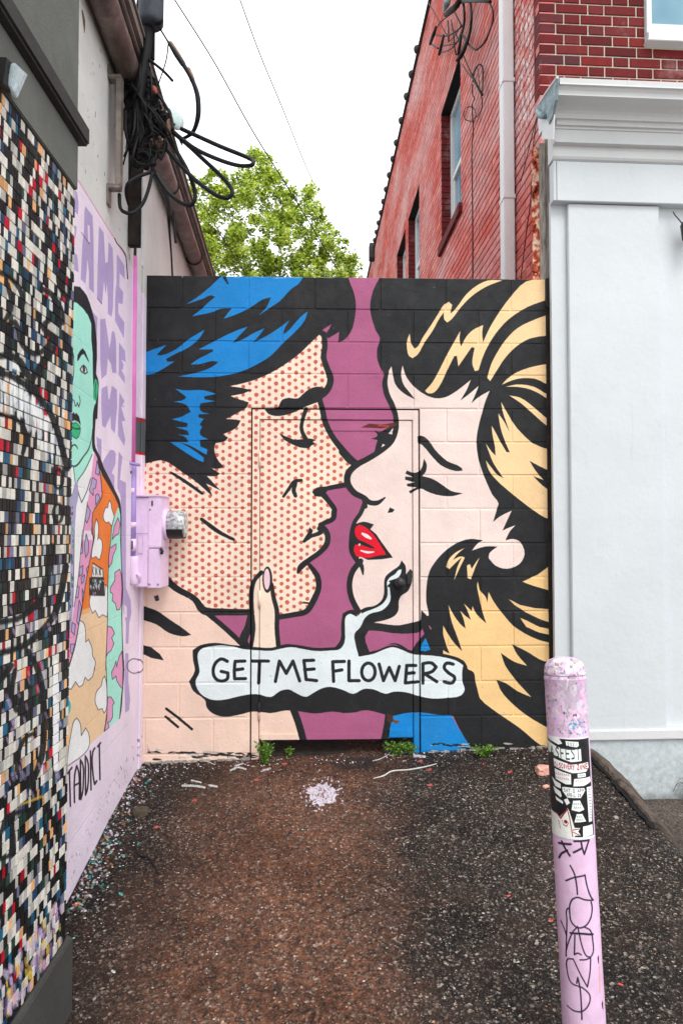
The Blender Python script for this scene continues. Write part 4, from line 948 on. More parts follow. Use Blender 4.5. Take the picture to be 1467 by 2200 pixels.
def white_paint(name, c, dirt=.0, z0=None):
    m = NM(name, .5, .35)
    a = m.mr(m.noise(2.2, 6, .6), .3, .7, .95, 1.02)
    cc = m.mix(1.0, c, m.comb(a, a, a), 'MULTIPLY')
    g = m.mr(m.noise(330, 2, .6), .3, .7, .93, 1.05); cc = m.mix(1.0, cc, m.comb(g, g, g), 'MULTIPLY')
    n = m.noise(11, 7, .75)
    cc = m.mix(m.mr(n, .60, .78, 0, dirt * .6), cc, (.30, .31, .31, 1))
    rn_ = m.mr(m.noise(26, 4, .6, vec=m.scale(m.pos, (1, 1, .07))), .62, .76, 0, .22); rm_ = m.mr(m.noise(2.3, 3), .45, .6)
    cc = m.mix(m.math('MULTIPLY', rn_, rm_), cc, (.34, .36, .37, 1))
    sp_ = m.math('MULTIPLY', m.mr(m.voro(23), 0, .07, 1, 0), m.mr(m.noise(5, 3), .52, .58)); cc = m.mix(m.math('MULTIPLY', sp_, .6), cc, (.16, .16, .16, 1))
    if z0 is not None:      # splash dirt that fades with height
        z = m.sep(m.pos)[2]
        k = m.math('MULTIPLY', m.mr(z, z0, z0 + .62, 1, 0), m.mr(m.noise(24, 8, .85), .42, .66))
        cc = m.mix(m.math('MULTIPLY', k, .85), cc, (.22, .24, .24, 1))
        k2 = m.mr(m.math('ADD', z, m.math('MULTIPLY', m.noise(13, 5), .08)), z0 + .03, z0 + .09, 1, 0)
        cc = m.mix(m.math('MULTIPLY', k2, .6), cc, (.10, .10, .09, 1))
    m.col(cc); 
    m.bump(m.noise(38, 6, .6), .0013); m.bump(m.noise(420, 2), .0006); m.bump(m.noise(3.0, 3), .006)
    return m.m
M_white = white_paint('white_store_paint', srgb(206, 211, 214), .5)
M_plinth = white_paint('white_plinth_paint', srgb(200, 208, 211), 1.3, -.04)
M_trim = white_paint('white_trim', srgb(214, 215, 215), .5)
M_weath = plain('weathered_cornice_metal', srgb(128, 146, 150), .6, .5, 22, 60, .002)
M_pipew = white_paint('white_downspout_paint', srgb(218, 216, 217), .5)
M_glass = NM('window_glass', .06, .6); M_glass.p.inputs['Specular IOR Level'].default_value = .25; M_glass.col(M_glass.ramp(M_glass.noise(1.2, 3), [(.3, srgb(70, 112, 134)), (.7, srgb(140, 176, 190))])); M_glass = M_glass.m
M_dark = plain('dark_recess', (.008, .008, .009, 1), .9)
M_cable = plain('black_cable', (.009, .010, .012, 1), .62, .3, 20, 200, .0008, .25)
M_cable2 = plain('old_splice_wrap', (.014, .012, .012, 1), .8, .5, 30, 90, .003)
M_tan = plain('tan_tape', srgb(150, 118, 96), .8, .3, 40)
M_steel = plain('galvanised_steel', srgb(146, 136, 128), .45, .3, 14, 60, .0008, .5, .6)
M_board = plain('creosoted_board', (.035, .026, .023, 1), .85, .5, 12, 50, .003)
M_conc = plain('dark_grey_stucco', srgb(100, 101, 96), .9, .16, 5, 130, .0025)
M_ledge = plain('charcoal_ledge', srgb(58, 56, 55), .85, .2, 6, 100, .002)
M_plin2 = plain('dark_plinth_paint', srgb(70, 69, 66), .8, .15, 6, 90, .002)
def gutter_mat():
    m = NM('brown_gutter_paint', .38, .5)
    n = m.noise(7, 5, .7)
    m.col(m.ramp(n, [(.25, srgb(58, 47, 44)), (.5, srgb(102, 86, 81)), (.75, srgb(150, 134, 127))]))
    m.bump(m.noise(30, 4), .002)
    return m.m
M_gut = gutter_mat()
M_eave = plain('eave_board', srgb(132, 118, 112), .7, .3, 7)
M_roof = plain('roof_felt', srgb(120, 112, 104), .9, .2, 6)
def rust_mat():
    m = NM('flaking_rust', .85, .2)
    n = m.noise(17, 6, .7, vec=m.scale(m.pos, (1, 1, .8)))
    z = m.sep(m.pos)[2]
    m.col(m.ramp(n, [(.34, srgb(34, 20, 18)), (.42, srgb(130, 44, 26)), (.50, srgb(214, 104, 70)), (.57, srgb(240, 206, 184))]))
    m.bump(m.noise(90, 5), .004)
    return m.m
M_rust = rust_mat()
def wood_mat():
    m = NM('weathered_wood', .9, .15)
    n = m.noise(24, 5, .7, vec=m.scale(m.pos, (3, 3, .35)))
    m.col(m.ramp(n, [(.3, srgb(112, 100, 90)), (.5, srgb(170, 162, 152)), (.7, srgb(202, 196, 186))]))
    m.bump(n, .004)
    return m.m
M_wood = wood_mat()
LVP, PRP = srgb(233, 206, 234), srgb(160, 138, 196)
M_lav = plain('lavender_gloss_paint', LVP, .5, .1, 9, 60, .002, .4)
M_purp = plain('purple_gloss_paint', PRP, .5, .1, 9, 60, .002, .4)
M_mag = plain('magenta_gloss_paint', srgb(226, 120, 190), .45, .15, 9, 60, .001, .4)
M_tealp = plain('dark_teal_pipe_paint', (.03, .045, .05, 1), .5, .3, 20, 60, .001, .4)
M_clear = NM('meter_glass', .08, .5); M_clear.p.inputs['Roughness'].default_value = .22; M_clear.p.inputs['Transmission Weight'].default_value = .25; M_clear.col(M_clear.ramp(M_clear.noise(45, 4), [(.42, srgb(236, 240, 240)), (.6, srgb(150, 156, 158))])); M_clear = M_clear.m
M_dial = plain('meter_dial_face', srgb(190, 190, 192), .5, .5, 60)
M_black = plain('black_plastic', (.012, .012, .013, 1), .45, .2, 10, 90, .0005, .5)
M_silver = plain('worn_silver', srgb(150, 150, 152), .3, .3, 30, 90, .001, .5, .8)

# ------------------------------------------------------------------ ground
X_EDGE = 1.485
def sstep(a, b, x):
    t = min(max((x - a) / (b - a), 0), 1); return t * t * (3 - 2 * t)
def zr(x, y):       # the alley floor climbs to the end wall
    return -.03 + (.228 + .03 * x) * sstep(1.6, 4.3, y)
def gz(x, y):
    k = sstep(X_EDGE - .01, X_EDGE + .26, x)
    return zr(x, y) * (1 - k) + (-.045) * k
def asphalt():
    m = NM('worn_exposed_aggregate', .93, .18)
    m.t.nodes.remove(m.p); m.p = m.n('ShaderNodeBsdfPrincipled'); m.l(m.p.outputs[0], m.out.inputs[0])
    m.p.inputs['Specular IOR Level'].default_value = .2
    xyz = m.sep(m.pos); x, y = xyz[0], xyz[1]
    v = m.n('ShaderNodeTexVoronoi'); m.l(m.pos, v.inputs[0]); v.inputs['Scale'].default_value = 104
    v2 = m.n('ShaderNodeTexVoronoi'); m.l(m.pos, v2.inputs[0]); v2.inputs['Scale'].default_value = 215
    r1 = m.sep(v.outputs['Color']); r2 = m.sep(v2.outputs['Color'])
    big = m.noise(1.1, 4, .6)
    c1 = m.ramp(r1[0], [(0, (.007, .0065, .006)), (.52, (.018, .015, .0135)), (.74, (.036, .029, .025)), (.85, (.085, .066, .054)), (.94, (.26, .20, .16)), (1, (.60, .53, .46))])
    c2 = m.ramp(r2[1], [(0, (.006, .0055, .005)), (.6, (.018, .015, .013)), (.85, (.05, .04, .034)), (.95, (.18, .15, .13)), (1, (.42, .38, .34))])
    cc = m.mix(m.mr(m.noise(45, 3), .42, .58, .15, .85), c1, c2)
    # rusty wash down the middle and towards the wall
    rn = m.noise(2.3, 6, .65)
    rx = m.mr(m.math('ADD', x, m.math('MULTIPLY', m.math('SUBTRACT', rn, .5), .9)), .02, .42, 1, 0)
    rl = m.mr(m.math('ADD', x, m.math('MULTIPLY', m.math('SUBTRACT', rn, .5), .8)), -.90, -.35)
    ry = m.mr(m.math('ADD', y, m.math('MULTIPLY', x, .5)), .9, 2.0)
    rk = m.math('MULTIPLY', m.math('MULTIPLY', rx, rl), ry)
    rk = m.math('MULTIPLY', rk, m.mr(m.noise(38, 6, .75), .40, .58, .12, 1))
    cc = m.mix(m.math('MULTIPLY', rk, .70), cc, (.30, .115, .058, 1))
    bright = m.math('MULTIPLY', m.mr(r1[1], .80, .86), m.mr(m.noise(45, 3), .40, .50)); dk_ = m.mr(r1[2], .30, .22)
    cc = m.mix(m.math('MULTIPLY', m.math('MULTIPLY', bright, rk), .8), cc, m.ramp(r1[0], [(0, (.10, .08, .065)), (.6, (.34, .26, .2)), (1, (.62, .54, .46))]))
    cc = m.mix(m.math('MULTIPLY', m.math('MULTIPLY', dk_, rk), .75), cc, (.022, .018, .016, 1))
    # brown dust everywhere, thicker by the wall
    cc = m.mix(m.mr(m.noise(5, 6, .7), .45, .75, .0, .45), cc, (.085, .052, .038, 1))
    # hairline cracks and a dark fringe at the walls: wet dirt and painted contact shade
    wv_ = m.n('ShaderNodeVectorMath', operation='ADD'); m.l(m.pos, wv_.inputs[0]); nz_ = m.n('ShaderNodeTexNoise'); m.l(m.pos, nz_.inputs['Vector']); nz_.inputs['Scale'].default_value = 4; nz_.inputs['Detail'].default_value = 6
    m.l(m.scale(nz_.outputs['Color'], (.35, .35, .35)), wv_.inputs[1])
    ck = m.voro(1.1, vec=wv_.outputs[0], feature='DISTANCE_TO_EDGE'); ckm = m.math('MULTIPLY', m.mr(ck, 0, .008, 1, 0), m.mr(m.noise(1.7, 3), .48, .56))
    cc = m.mix(m.math('MULTIPLY', ckm, .85), cc, (.006, .005, .005, 1))
    dirt_shade = m.mr(m.math('ADD', y, m.math('MULTIPLY', m.noise(3.5, 6, .7), .9)), 4.15, 4.5, 0, .65); cc = m.mix(dirt_shade, cc, m.mix(1, cc, (.42, .38, .36, 1), 'MULTIPLY'))
    dirt_shade2 = m.mr(m.math('SUBTRACT', x, m.math('MULTIPLY', m.noise(3.1, 6, .7), .6)), -1.15, -.75, .6, 0); cc = m.mix(dirt_shade2, cc, m.mix(1, cc, (.5, .47, .45, 1), 'MULTIPLY'))
    side = m.mr(m.math('ADD', x, m.math('MULTIPLY', m.math('SUBTRACT', m.noise(3, 5), .5), .25)), X_EDGE + .08, X_EDGE + .26)
    pv = m.ramp(m.noise(75, 7, .85), [(.34, (.022, .018, .016)), (.48, (.10, .078, .062)), (.56, (.20, .16, .135)), (.64, (.42, .37, .33))])
    pv = m.mix(m.mr(m.noise(4, 5, .7), .45, .7, 0, .6), pv, (.035, .030, .028, 1))
    cc = m.mix(m.math('MULTIPLY', side, .75), cc, pv)
    cc = m.mix(m.math('MULTIPLY', m.mr(m.noise(2.1, 6, .65), .46, .6), .55), cc, m.mix(1, cc, (.45, .42, .40, 1), 'MULTIPLY'))
    im = m.n('ShaderNodeTexImage', extension='CLIP'); im.image = gp.image()
    m.l(m.comb(m.mr(x, gp.s0, gp.s1, 0, 1, False), m.mr(y, gp.t0, gp.t1, 0, 1, False)), im.inputs[0])
    bk = m.mr(m.noise(140, 3), .35, .55, .35, 1)
    cc = m.mix(m.math('MULTIPLY', im.outputs[1], bk), cc, im.outputs[0])
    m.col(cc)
    m.bump(v.outputs['Distance'], .006, 1.0); m.p.inputs['Roughness'].default_value = .88
    m.bump(m.noise(220, 4, .7), .003); m.bump(m.noise(16, 4), .012)
    return m.m
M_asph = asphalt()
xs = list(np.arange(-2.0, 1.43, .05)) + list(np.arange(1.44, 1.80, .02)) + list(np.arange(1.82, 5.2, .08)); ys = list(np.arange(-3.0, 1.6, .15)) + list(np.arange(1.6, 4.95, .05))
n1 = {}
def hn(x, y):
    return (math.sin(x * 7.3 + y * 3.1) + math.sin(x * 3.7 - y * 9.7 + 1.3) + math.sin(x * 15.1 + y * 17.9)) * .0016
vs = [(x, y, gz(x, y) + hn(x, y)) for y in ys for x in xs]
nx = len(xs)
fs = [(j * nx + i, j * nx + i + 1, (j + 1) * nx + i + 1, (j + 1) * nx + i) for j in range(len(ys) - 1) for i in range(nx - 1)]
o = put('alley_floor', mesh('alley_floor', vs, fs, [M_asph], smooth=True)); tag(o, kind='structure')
M_gnd = plain('pale_street_bounce', srgb(168, 164, 158), .95, .2, 1, 20, .01)  # unseen street ground, kept pale to bounce fill light onto the walls
o = put('ground', mesh('ground', [(-200, -200, -.12), (200, -200, -.12), (200, 250, -.12), (-200, 250, -.12)], [(0, 1, 2, 3)], [M_gnd])); tag(o, kind='structure')

# ------------------------------------------------------------------ end wall of painted blocks with a door
ew = thing('block_wall', 'low concrete block wall covered by a mural of a kissing comic couple', 'wall', F_end.w(.0, 0.1))
se = F_end.hit(1186, 1149)[0]; T_top = F_end.hit(313, 594)[1]
def ex(px): return F_end.hit(px, 1149)[0]
def ez(py, px=600): return F_end.hit(px, py)[1]
dl, dr, dt = ex(538.5), ex(902), ez(876.5)
rows = [ez(595), ez(664.5), ez(735), ez(804), ez(877), ez(949), ez(1020), ez(1093), ez(1167), ez(1241), ez(1315), ez(1390), ez(1466), ez(1541), ez(1618), ez(1618) - .2]
JT = .008
for r in range(len(rows) - 1):
    t1, t0 = rows[r] - (JT / 2 if r else 0), rows[r + 1] + JT / 2
    off = ex(388 if r % 2 == 0 else 460)
    bw = ex(532) - ex(388)
    edges = [0.0] + [off + bw * i for i in range(-1, 8) if 0.02 < off + bw * i < se - .02] + [se]
    for a, b in zip(edges[:-1], edges[1:]):
        segs = [(a, b)]
        if r >= 4:
            segs = []
            if a < dl: segs.append((a, min(b, dl)))
            if b > dr: segs.append((max(a, dr), b))
        for (p, q_) in segs:
            p2, q2 = (p + (JT / 2 if p > 0 and p != dr else 0)), (q_ - (JT / 2 if q_ < se and q_ != dl else 0))
            if q2 - p2 < .015: continue
            piece('block', F_end, p2, q2, t0, t1, .004 + random.uniform(-.0012, .0012), .14, ew, M_mural, b=.0035, tilt=.0008)
mb = MB(F_end)
mb.box(0.0, dl, -.1, T_top - .004, -.16, .0005); mb.box(dr, se, -.1, T_top - .004, -.16, .0005); mb.box(dl, dr, dt, T_top - .004, -.16, .0005)
mb.build('mortar', M_mural, ew)
# scraps of old coping mortar on the top
mb = MB(F_end)
for i in range(60):
    s = random.uniform(.01, se - .08); mb.box(s, s + random.uniform(.02, .12), T_top - .01, T_top + random.uniform(.001, .008), -.15 + random.random() * .05, -.01 + random.random() * .01)
o = mb.build('coping_scraps', M_mural, ew); tag(o, kind='stuff')
mb = MB(F_end); mb.box(ex(677), ex(722), T_top - .004, T_top + .012, -.12, -.01); mb.build('mortar_lump', M_mural, ew, bevel=.004)
# door frame and door
fl, frr, ft = ex(558.5), ex(886), ez(902); gb = ez(1632)
mb = MB(F_end)
mb.box(dl + .009, fl - .003, gb, dt - .010, -.10, .004); mb.box(frr + .003, dr - .009, gb + .01, dt - .010, -.10, .004); mb.box(fl - .003, frr + .003, ft + .003, dt - .010, -.10, .004)
o = mb.build('door_frame', M_mural, ew, bevel=.002); fr_ = o
mb = MB(F_end); db = ez(1588)
mb.box(fl + .001, frr - .001, db, ft - .001, -.05, -.002)
door = mb.build('door', M_mural, ew, bevel=.002); door['label'] = 'painted metal door hidden in the mural'
mb = MB(F_end); mb.box(fl + .01, ex(834), db - .004, db + .03, -.002, .004); mb.build('bottom_rail', M_mural, door, bevel=.0015)
mb = MB(F_end); mb.box(ex(834.5), frr - .003, db + .008, db + .05, -.002, .012); mb.build('kick_plate', M_mural, door, bevel=.002)
mb = MB(F_end); mb.box(ex(690), ex(855), ez(925), ez(917), -.002, .0025); mb.build('patch_strip', M_mural, door, bevel=.001)
for yy in (990, 1290, 1530):
    mb = MB(F_end); c = F_end.w(fl, ez(yy + 15), .009); mb.tube([c, c + Vector((0, 0, .05)), c + Vector((0, 0, .10))], .0075, 8, sub=1); mb.build('hinge', M_mural, door)
# knob
kc = F_end.hw(858, 1252)
mb = MB(); mb.lathe(kc, F_end.n, [(0, .032), (.006, .033), (.009, .029), (.012, .014), (.03, .013), (.034, .022), (.045, .03), (.058, .031), (.067, .026), (.071, .012), (.072, .0)], 24)
o = mb.build('door_knob', M_black, door); o['label'] = 'round black door knob'
mb = MB(F_end); ks, kt = F_end.hit(881, 1238)
mb.prism([F_end.w(ks - .018, kt - .05, .003), F_end.w(ks + .008, kt - .04, .003), F_end.w(ks + .012, kt + .03, .003), F_end.w(ks, kt + .045, .003), F_end.w(ks - .02, kt + .01, .003)], (0, 0, 0), F_end.n * .008)
mb.build('lock_plate', M_black, door, bevel=.002)
mb = MB(F_end); mb.box(dl - .02, dr + .02, -.1, dt, -1.0, -.16); 
mb2 = MB(F_end); mb2.box(dl - .05, dr + .05, -.12, db + .3, -.56, -.5)
mb2.box(dl + .0005, dl + .0088, gb, dt - .0008, -.09, -.014); mb2.box(dr - .0088, dr - .0005, gb, dt - .0008, -.09, -.014); mb2.box(dl + .0005, dr - .0005, dt - .0098, dt - .0005, -.09, -.008)
mb2.box(fl - .0028, fl + .0008, db, ft, -.09, -.012); mb2.box(frr - .0008, frr + .0028, db, ft, -.09, -.012); mb2.box(fl, frr, ft - .0008, ft + .0028, -.09, -.012)
o = mb2.build('gap_shade', M_dark, ew)  # near-black boxes put the shade of the door gaps in as colour
mb = MB(F_end); mb.box(fl, frr, -.1, db - .095, -.5, -.03); mb.build('threshold', plain('dirty_concrete_sill', srgb(50, 44, 40), .95, .4, 20, 90, .004), ew, bevel=.004)
# drip crust along the foot of the wall
mb = MB(F_end)
for i in range(70):
    s = random.choice([random.uniform(.02, dl - .03), random.uniform(dr + .02, se - .02)])
    x, y = F_end.w(s, 0).x, F_end.w(s, 0).y
    z = zr(x, y); mb.box(s, s + random.uniform(.01, .05), z - .01, z + random.uniform(.003, .014), .0, random.uniform(.008, .03))
M_crust = plain('paint_crust', srgb(150, 144, 138), .95, .5, 30, 90, .004)
o = mb.build('paint_crust', M_crust, ew, bevel=.003); tag(o, kind='stuff')

# ------------------------------------------------------------------ left building: painted long wall, eave, gutter
lb = thing('rendered_building', 'pale rendered building with a lavender portrait mural and brown gutter', 'building', F_left.w(0, 0))
mb = MB(F_left)
mb.box(-2.6, 14.0, -.1, 3.98, -.3, 0)
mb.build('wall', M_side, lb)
# bulge of render at the corner with the block wall
mb = MB(F_left)
s0_ = F_left.hit(296, 1149)[0]
mb.box(-.10, -.004, .0, 3.35, .0, .012); mb.build('corner_render', M_side, lb, bevel=.008)
gzc = 1.5 + 2.30
mb = MB()
gpts = [F_left.w(s, gzc + .004 * s, .066) for s in (-3.2, -1.5, 0, 2, 4.5, 7, 10, 14)]
mb.tube(gpts, .060, 18, sub=2); mb.build('gutter', M_gut, lb)
mb = MB(F_left)
mb.box(-1.95, 14, gzc + .048, gzc + .066, .115, .132); mb.build('gutter_lip', M_eave, lb, bevel=.004)
for s in (-1.5, .4, 1.6, 2.9, 4.3, 6.0, 8.2):
    mb = MB(); c = F_left.w(s, gzc + .004 * s, .066)
    mb.tube([c + (F_left.n * math.cos(a) + Vector((0, 0, math.sin(a)))) * .064 for a in np.linspace(-3.2, .4, 12)], .006, 6, sub=1); mb.build('gutter_hanger', M_board, lb)
mb = MB(F_left); mb.box(-1.95, 14, gzc + .075, gzc + .12, -.28, .15); mb.build('eave', M_eave, lb)
mb = MB(F_left); mb.prism([F_left.w(-3.2, gzc + .122, .16), F_left.w(-3.2, gzc + .122, -3), F_left.w(-3.2, gzc + .45, -3), F_left.w(-3.2, gzc + .135, .16)], (0, 0, 0), F_left.u * 17.2); mb.build('roof', M_roof, lb)

# ------------------------------------------------------------------ mosaic building on the far left
mo = thing('mosaic_building', 'dark grey building faced with multicoloured mosaic tiles and black spray tags', 'building', F_mos.w(0, 0))
tb, tt = F_mos.hit(145, 2011)[1], F_mos.hit(154, 400)[1]
mb = MB(F_mos); mb.box(-1.95, -.004, -.15, 6.5, -1.5, -.006); mb.build('wall', M_conc, mo)
mb = MB(F_mos); mb.box(-1.95, -.006, tb, tt, -.006, -.0028); mb.build('grout', M_grout, mo)
mb = MB(F_mos); mb.box(-1.95, .002, tt + .006, 2.775, -.01, .006); mb.build('upper_band', M_conc, mo, bevel=.003)
mb = MB(F_mos); mb.box(-1.95, .002, 2.84, 6.5, -.01, .004); mb.build('upper_wall', M_conc, mo, bevel=.003)
mb = MB(F_mos); mb.box(-1.95, .028, 2.776, 2.84, -.02, .035); mb.build('ledge', M_ledge, mo, bevel=.008)
mb = MB(F_mos); mb.box(-1.95, .016, -.15, tb - .006, -.02, .016); mb.build('plinth', M_plin2, mo, bevel=.004)
mb = MB(F_mos); mb.box(-1.95, .008, 4.6, 4.8, -.01, .02); mb.build('string_course', M_ledge, mo, bevel=.004)
names = ['black', 'cream', 'grey', 'navy', 'teal', 'green', 'peach', 'red', 'slate']
probs = np.array([.37, .35, .05, .045, .04, .055, .045, .035, .04]); probs /= probs.sum()
NR = int(round((tt - tb) / .0302)); rh = (tt - tb) / NR
tl = []
for r in range(NR):
    s = -.004
    while s > -1.93:
        w_ = random.choice([.0150, .0165, .0165, .0235, .0235, .0260]) 
        c = names[RN.choice(9, p=probs)]
        t0 = tb + r * rh + .0012; t1 = tb + (r + 1) * rh - .0012
        tl.append((s - w_ + .0012, s - .0012, t0, t1, c)); s -= w_
def seen(e):
    s, t = (e[0] + e[1]) / 2, (e[2] + e[3]) / 2
    y = 2.25 + s
    px = 706 - 1500 * .829 / y; py = 1149 - (t - 1.5) * 1500 / y
    return -5 < px < 156 and -5 < py < 2205, (e[1] - e[0]) / y / y
vis = sorted([e for e in tl if seen(e)[0]], key=lambda e: -seen(e)[1])
mine = set(id(e) for e in vis[:300])
tv = {}
for e in tl:
    if id(e) in mine:
        k = (round(e[1] - e[0], 4), e[4])
        if k not in tv:
            tv[k] = cbox(e[1] - e[0], rh - .0024, .006, .0008, 'tile_' + e[4]); tv[k].materials.append(M_tile[e[4]]) if len(tv[k].materials) == 0 else None
        o = put('tile', tv[k], mo); o.matrix_basis = F_mos.M @ Matrix.Translation((e[0], -random.uniform(.0, .0006), e[2])) @ Matrix.Rotation(random.gauss(0, .006), 4, 'Z') @ Matrix.Rotation(random.gauss(0, .004), 4, 'X')
mb = MB()
b0 = .0008
for e in tl:
    if id(e) in mine: continue
    d = random.uniform(0, .0006)
    a = [F_mos.w(e[0] + b0, e[2] + b0, d), F_mos.w(e[1] - b0, e[2] + b0, d), F_mos.w(e[1] - b0, e[3] - b0, d), F_mos.w(e[0] + b0, e[3] - b0, d), F_mos.w(e[0], e[2], d - .003), F_mos.w(e[1], e[2], d - .003), F_mos.w(e[1], e[3], d - .003), F_mos.w(e[0], e[3], d - .003)]
    mb.add(a, [(0, 1, 2, 3), (0, 4, 5, 1), (1, 5, 6, 2), (2, 6, 7, 3), (3, 7, 4, 0)], names.index(e[4]))
o = mb.build('tiles', [M_tile[n] for n in names], mo, recalc=False); tag(o, kind='stuff')
# pale enamel plate on the band above the tiles
ld = thing('security_lamp', 'small pale square security lamp tilted on the grey band', 'lamp', F_mos.hw(28, 165, .03))
mb = MB()
c = [F_mos.hw(24, 135, .035), F_mos.hw(51, 160, .035), F_mos.hw(29, 211, .012), F_mos.hw(12, 184, .012)]
mb.prism(c, (0, 0, 0), F_mos.n * .012); mb.build('lens', plain('pale_enamel', srgb(205, 222, 228), .3, .4, 30, 60, .001, .5), ld, bevel=.002)
mb = MB(); mb.prism([p - F_mos.n * .028 for p in (F_mos.hw(17, 122, .035), F_mos.hw(47, 152, .035), F_mos.hw(29, 200, .02), F_mos.hw(8, 178, .02))], (0, 0, 0), F_mos.n * .026); mb.build('housing', M_black, ld, bevel=.002)

# ------------------------------------------------------------------ corner building on the right
cb = thing('corner_building', 'red brick corner building with a white storefront cornice', 'building', F_fac.w(.4, 0))
# white storefront
def fx(px, d=0): return F_fac.hit(px, 1149, d)[0]
def fz(py, d=0, px=1210): return F_fac.hit(px, py, d)[1]
SE_ = 3.6
mb = MB(F_fac); mb.box(0, SE_, -.12, fz(433), -.03, 0); mb.box(.05, SE_, -.12, fz(300), -.22, -.031); mb.build('storefront_wall', M_white, cb)
mb = MB(F_fac); mb.box(fx(1227, .035), fx(1425, .035), fz(1572, .035), fz(437, .035), .0, .035); mb.build('pilaster', M_white, cb, bevel=.004)
mb = MB(F_fac); mb.box(-.002, SE_, fz(1592, .04), fz(1570, .04), .0, .05); mb.build('base_moulding', M_trim, cb, bevel=.006)
mb = MB(F_fac); mb.box(-.001, SE_, -.12, fz(1592.5, .03), .0, .03); mb.build('plinth', M_plinth, cb, bevel=.003)
mb = MB(F_fac); mb.box(-.003, SE_, fz(431, .06), fz(346, .06), -.01, .06); mb.build('frieze_board', M_white, cb, bevel=.003)
x0 = fx(1203, .061)
mb = MB(F_fac); mb.box(x0 - .0015, x0 + .0015, fz(430, .0605), fz(347, .0605), .055, .0608); mb.build('board_joint', M_dark, cb)
prof = [(346, .05), (341, .062), (335, .07), (313, .07), ('s', .108), (278, .108), (276, .116), (271, .118), ('s', .134), (262, .134), (257, .14), ('s', .156), (250, .156), (244, .159), (236, .168), (227, .188), (219, .215), (214, .235), ('s', .272), (207, .272), ('s', .284), (200, .284), (194, .287), (188, .295), (184, .30), ('s', .314), (177, .314), (167, .318)]
pts = []
for (py, d) in prof:
    pts.append((d, pts[-1][1] if py == 's' else fz(py, d)))
top = pts[-1][1]
pts = [(-.01, pts[0][1])] + pts + [(-.05, top + .03)]
def prof_prism(s0, s1, name, mat, pts):
    m_ = MB(F_fac); n = len(pts)
    m_.add([F_fac.w(s0, t, d) for d, t in pts] + [F_fac.w(s1, t, d) for d, t in pts], [tuple(range(n))[::-1], tuple(range(n, 2 * n))] + [(i, (i + 1) % n, n + (i + 1) % n, n + i) for i in range(n)], 0)
    return m_.build(name, mat, cb)
cx0 = F_fac.hit(1202, 170, .316)[0]
ncut = [i for i, q_ in enumerate(pts) if q_[0] >= .150][0]
prof_prism(-.010, SE_, 'entablature', M_trim, pts[:ncut] + [(-.01, pts[ncut - 1][1])])
prof_prism(cx0, SE_, 'cornice', M_trim, [(-.03, pts[ncut - 1][1] + .0006)] + pts[ncut:])
# weathered return of the cornice, running back along the alley side
Fr = Frame(F_fac.w(cx0 - .003, 0, 0), (F_fac.n.x, F_fac.n.y))
m_ = MB(); q0 = [Fr.w(*Fr.hit(px, py), 0) for px, py in ((1201.5, 166), (1180, 197), (1161, 225), (1158, 236), (1166, 247), (1178, 251), (1183, 268), (1191, 250), (1194, 232), (1198, 215), (1200, 190))]
m_.prism(q0, (0, 0, 0), F_fac.u * -.014); m_.build('cornice_return', M_weath, cb, bevel=.003)
m_ = MB(); m_.tube([q0[0] + F_fac.u * -.012, q0[1] + F_fac.u * -.014, q0[2] + F_fac.u * -.012], .008, 8, sub=2); m_.build('return_bead', M_trim, cb)
m_ = MB(); m_.tube([q0[3] + F_fac.u * -.012, q0[4] + F_fac.u * -.022, q0[5] + F_fac.u * -.016], [.012, .02, .012], 8, sub=3); m_.build('return_scroll', M_weath, cb)
m_ = MB(); q1 = [Fr.w(*Fr.hit(px, py), 0) for px, py in ((1168, 250), (1192, 246), (1190, 300), (1165, 298))]
m_.prism(q1, (0, 0, 0), F_fac.u * -.006); m_.build('end_flashing', M_trim, cb)

# brick front above the cornice, Flemish bond, every brick a part
def bz(py, px=1300): return F_brk.hit(px, py)[1]
CO = .0679; zb = bz(165) - 2 * CO
mb = MB(F_brk); mb.box(.012, .06, -.1, 8.0, -.06, -.007); mb.box(.06, 3.6, -.1, 8.0, -.4, -.007); mb.build('brick_backing', M_mort, cb)
wx0, wx1 = F_brk.hit(1384, 60)[0], 3.0
wz0 = F_brk.hit(1400, 96)[1]
for r in range(14):
    t0 = zb + r * CO + .005; t1 = t0 + CO - .010
    seq = [(0, .158 if r % 2 else .104)]
    s = seq[0][1] + .0095; k = 1 if r % 2 else 0
    first = [(0.0, seq[0][1])]
    while s < 1.9:
        w_ = (.098 if (k % 2) else .2035); first.append((s, s + w_)); s += w_ + .0095; k += 1
    for (a, b) in first:
        if t1 > wz0 - .004:
            if a >= wx0: continue
            b = min(b, wx0 - .003)
            if b - a < .02: continue
        piece('brick', F_brk, a, b, t0, t1, random.uniform(-.001, .001), .1, cb, M_brick, b=.003, tilt=.004)
wdw = MB(F_brk); wdw.box(wx0, wx1, wz0, wz0 + .055, -.05, .05); wdw.box(wx0, wx0 + .035, wz0 + .055, wz0 + 1.6, -.05, .028); wdw.box(wx0 + .035, wx1, wz0 + .055, wz0 + .127, -.05, .02)
wf = wdw.build('window', M_trim, cb, bevel=.003)
mb = MB(F_brk); mb.box(wx0 + .035, wx1, wz0 + .127, wz0 + 1.6, -.0065, .004); mb.build('pane', M_glass, wf)
mb = MB(F_brk); mb.box(wx0 - .01, wx1, wz0 - .012, wz0, -.02, .06); mb.build('sill', M_trim, wf, bevel=.003)

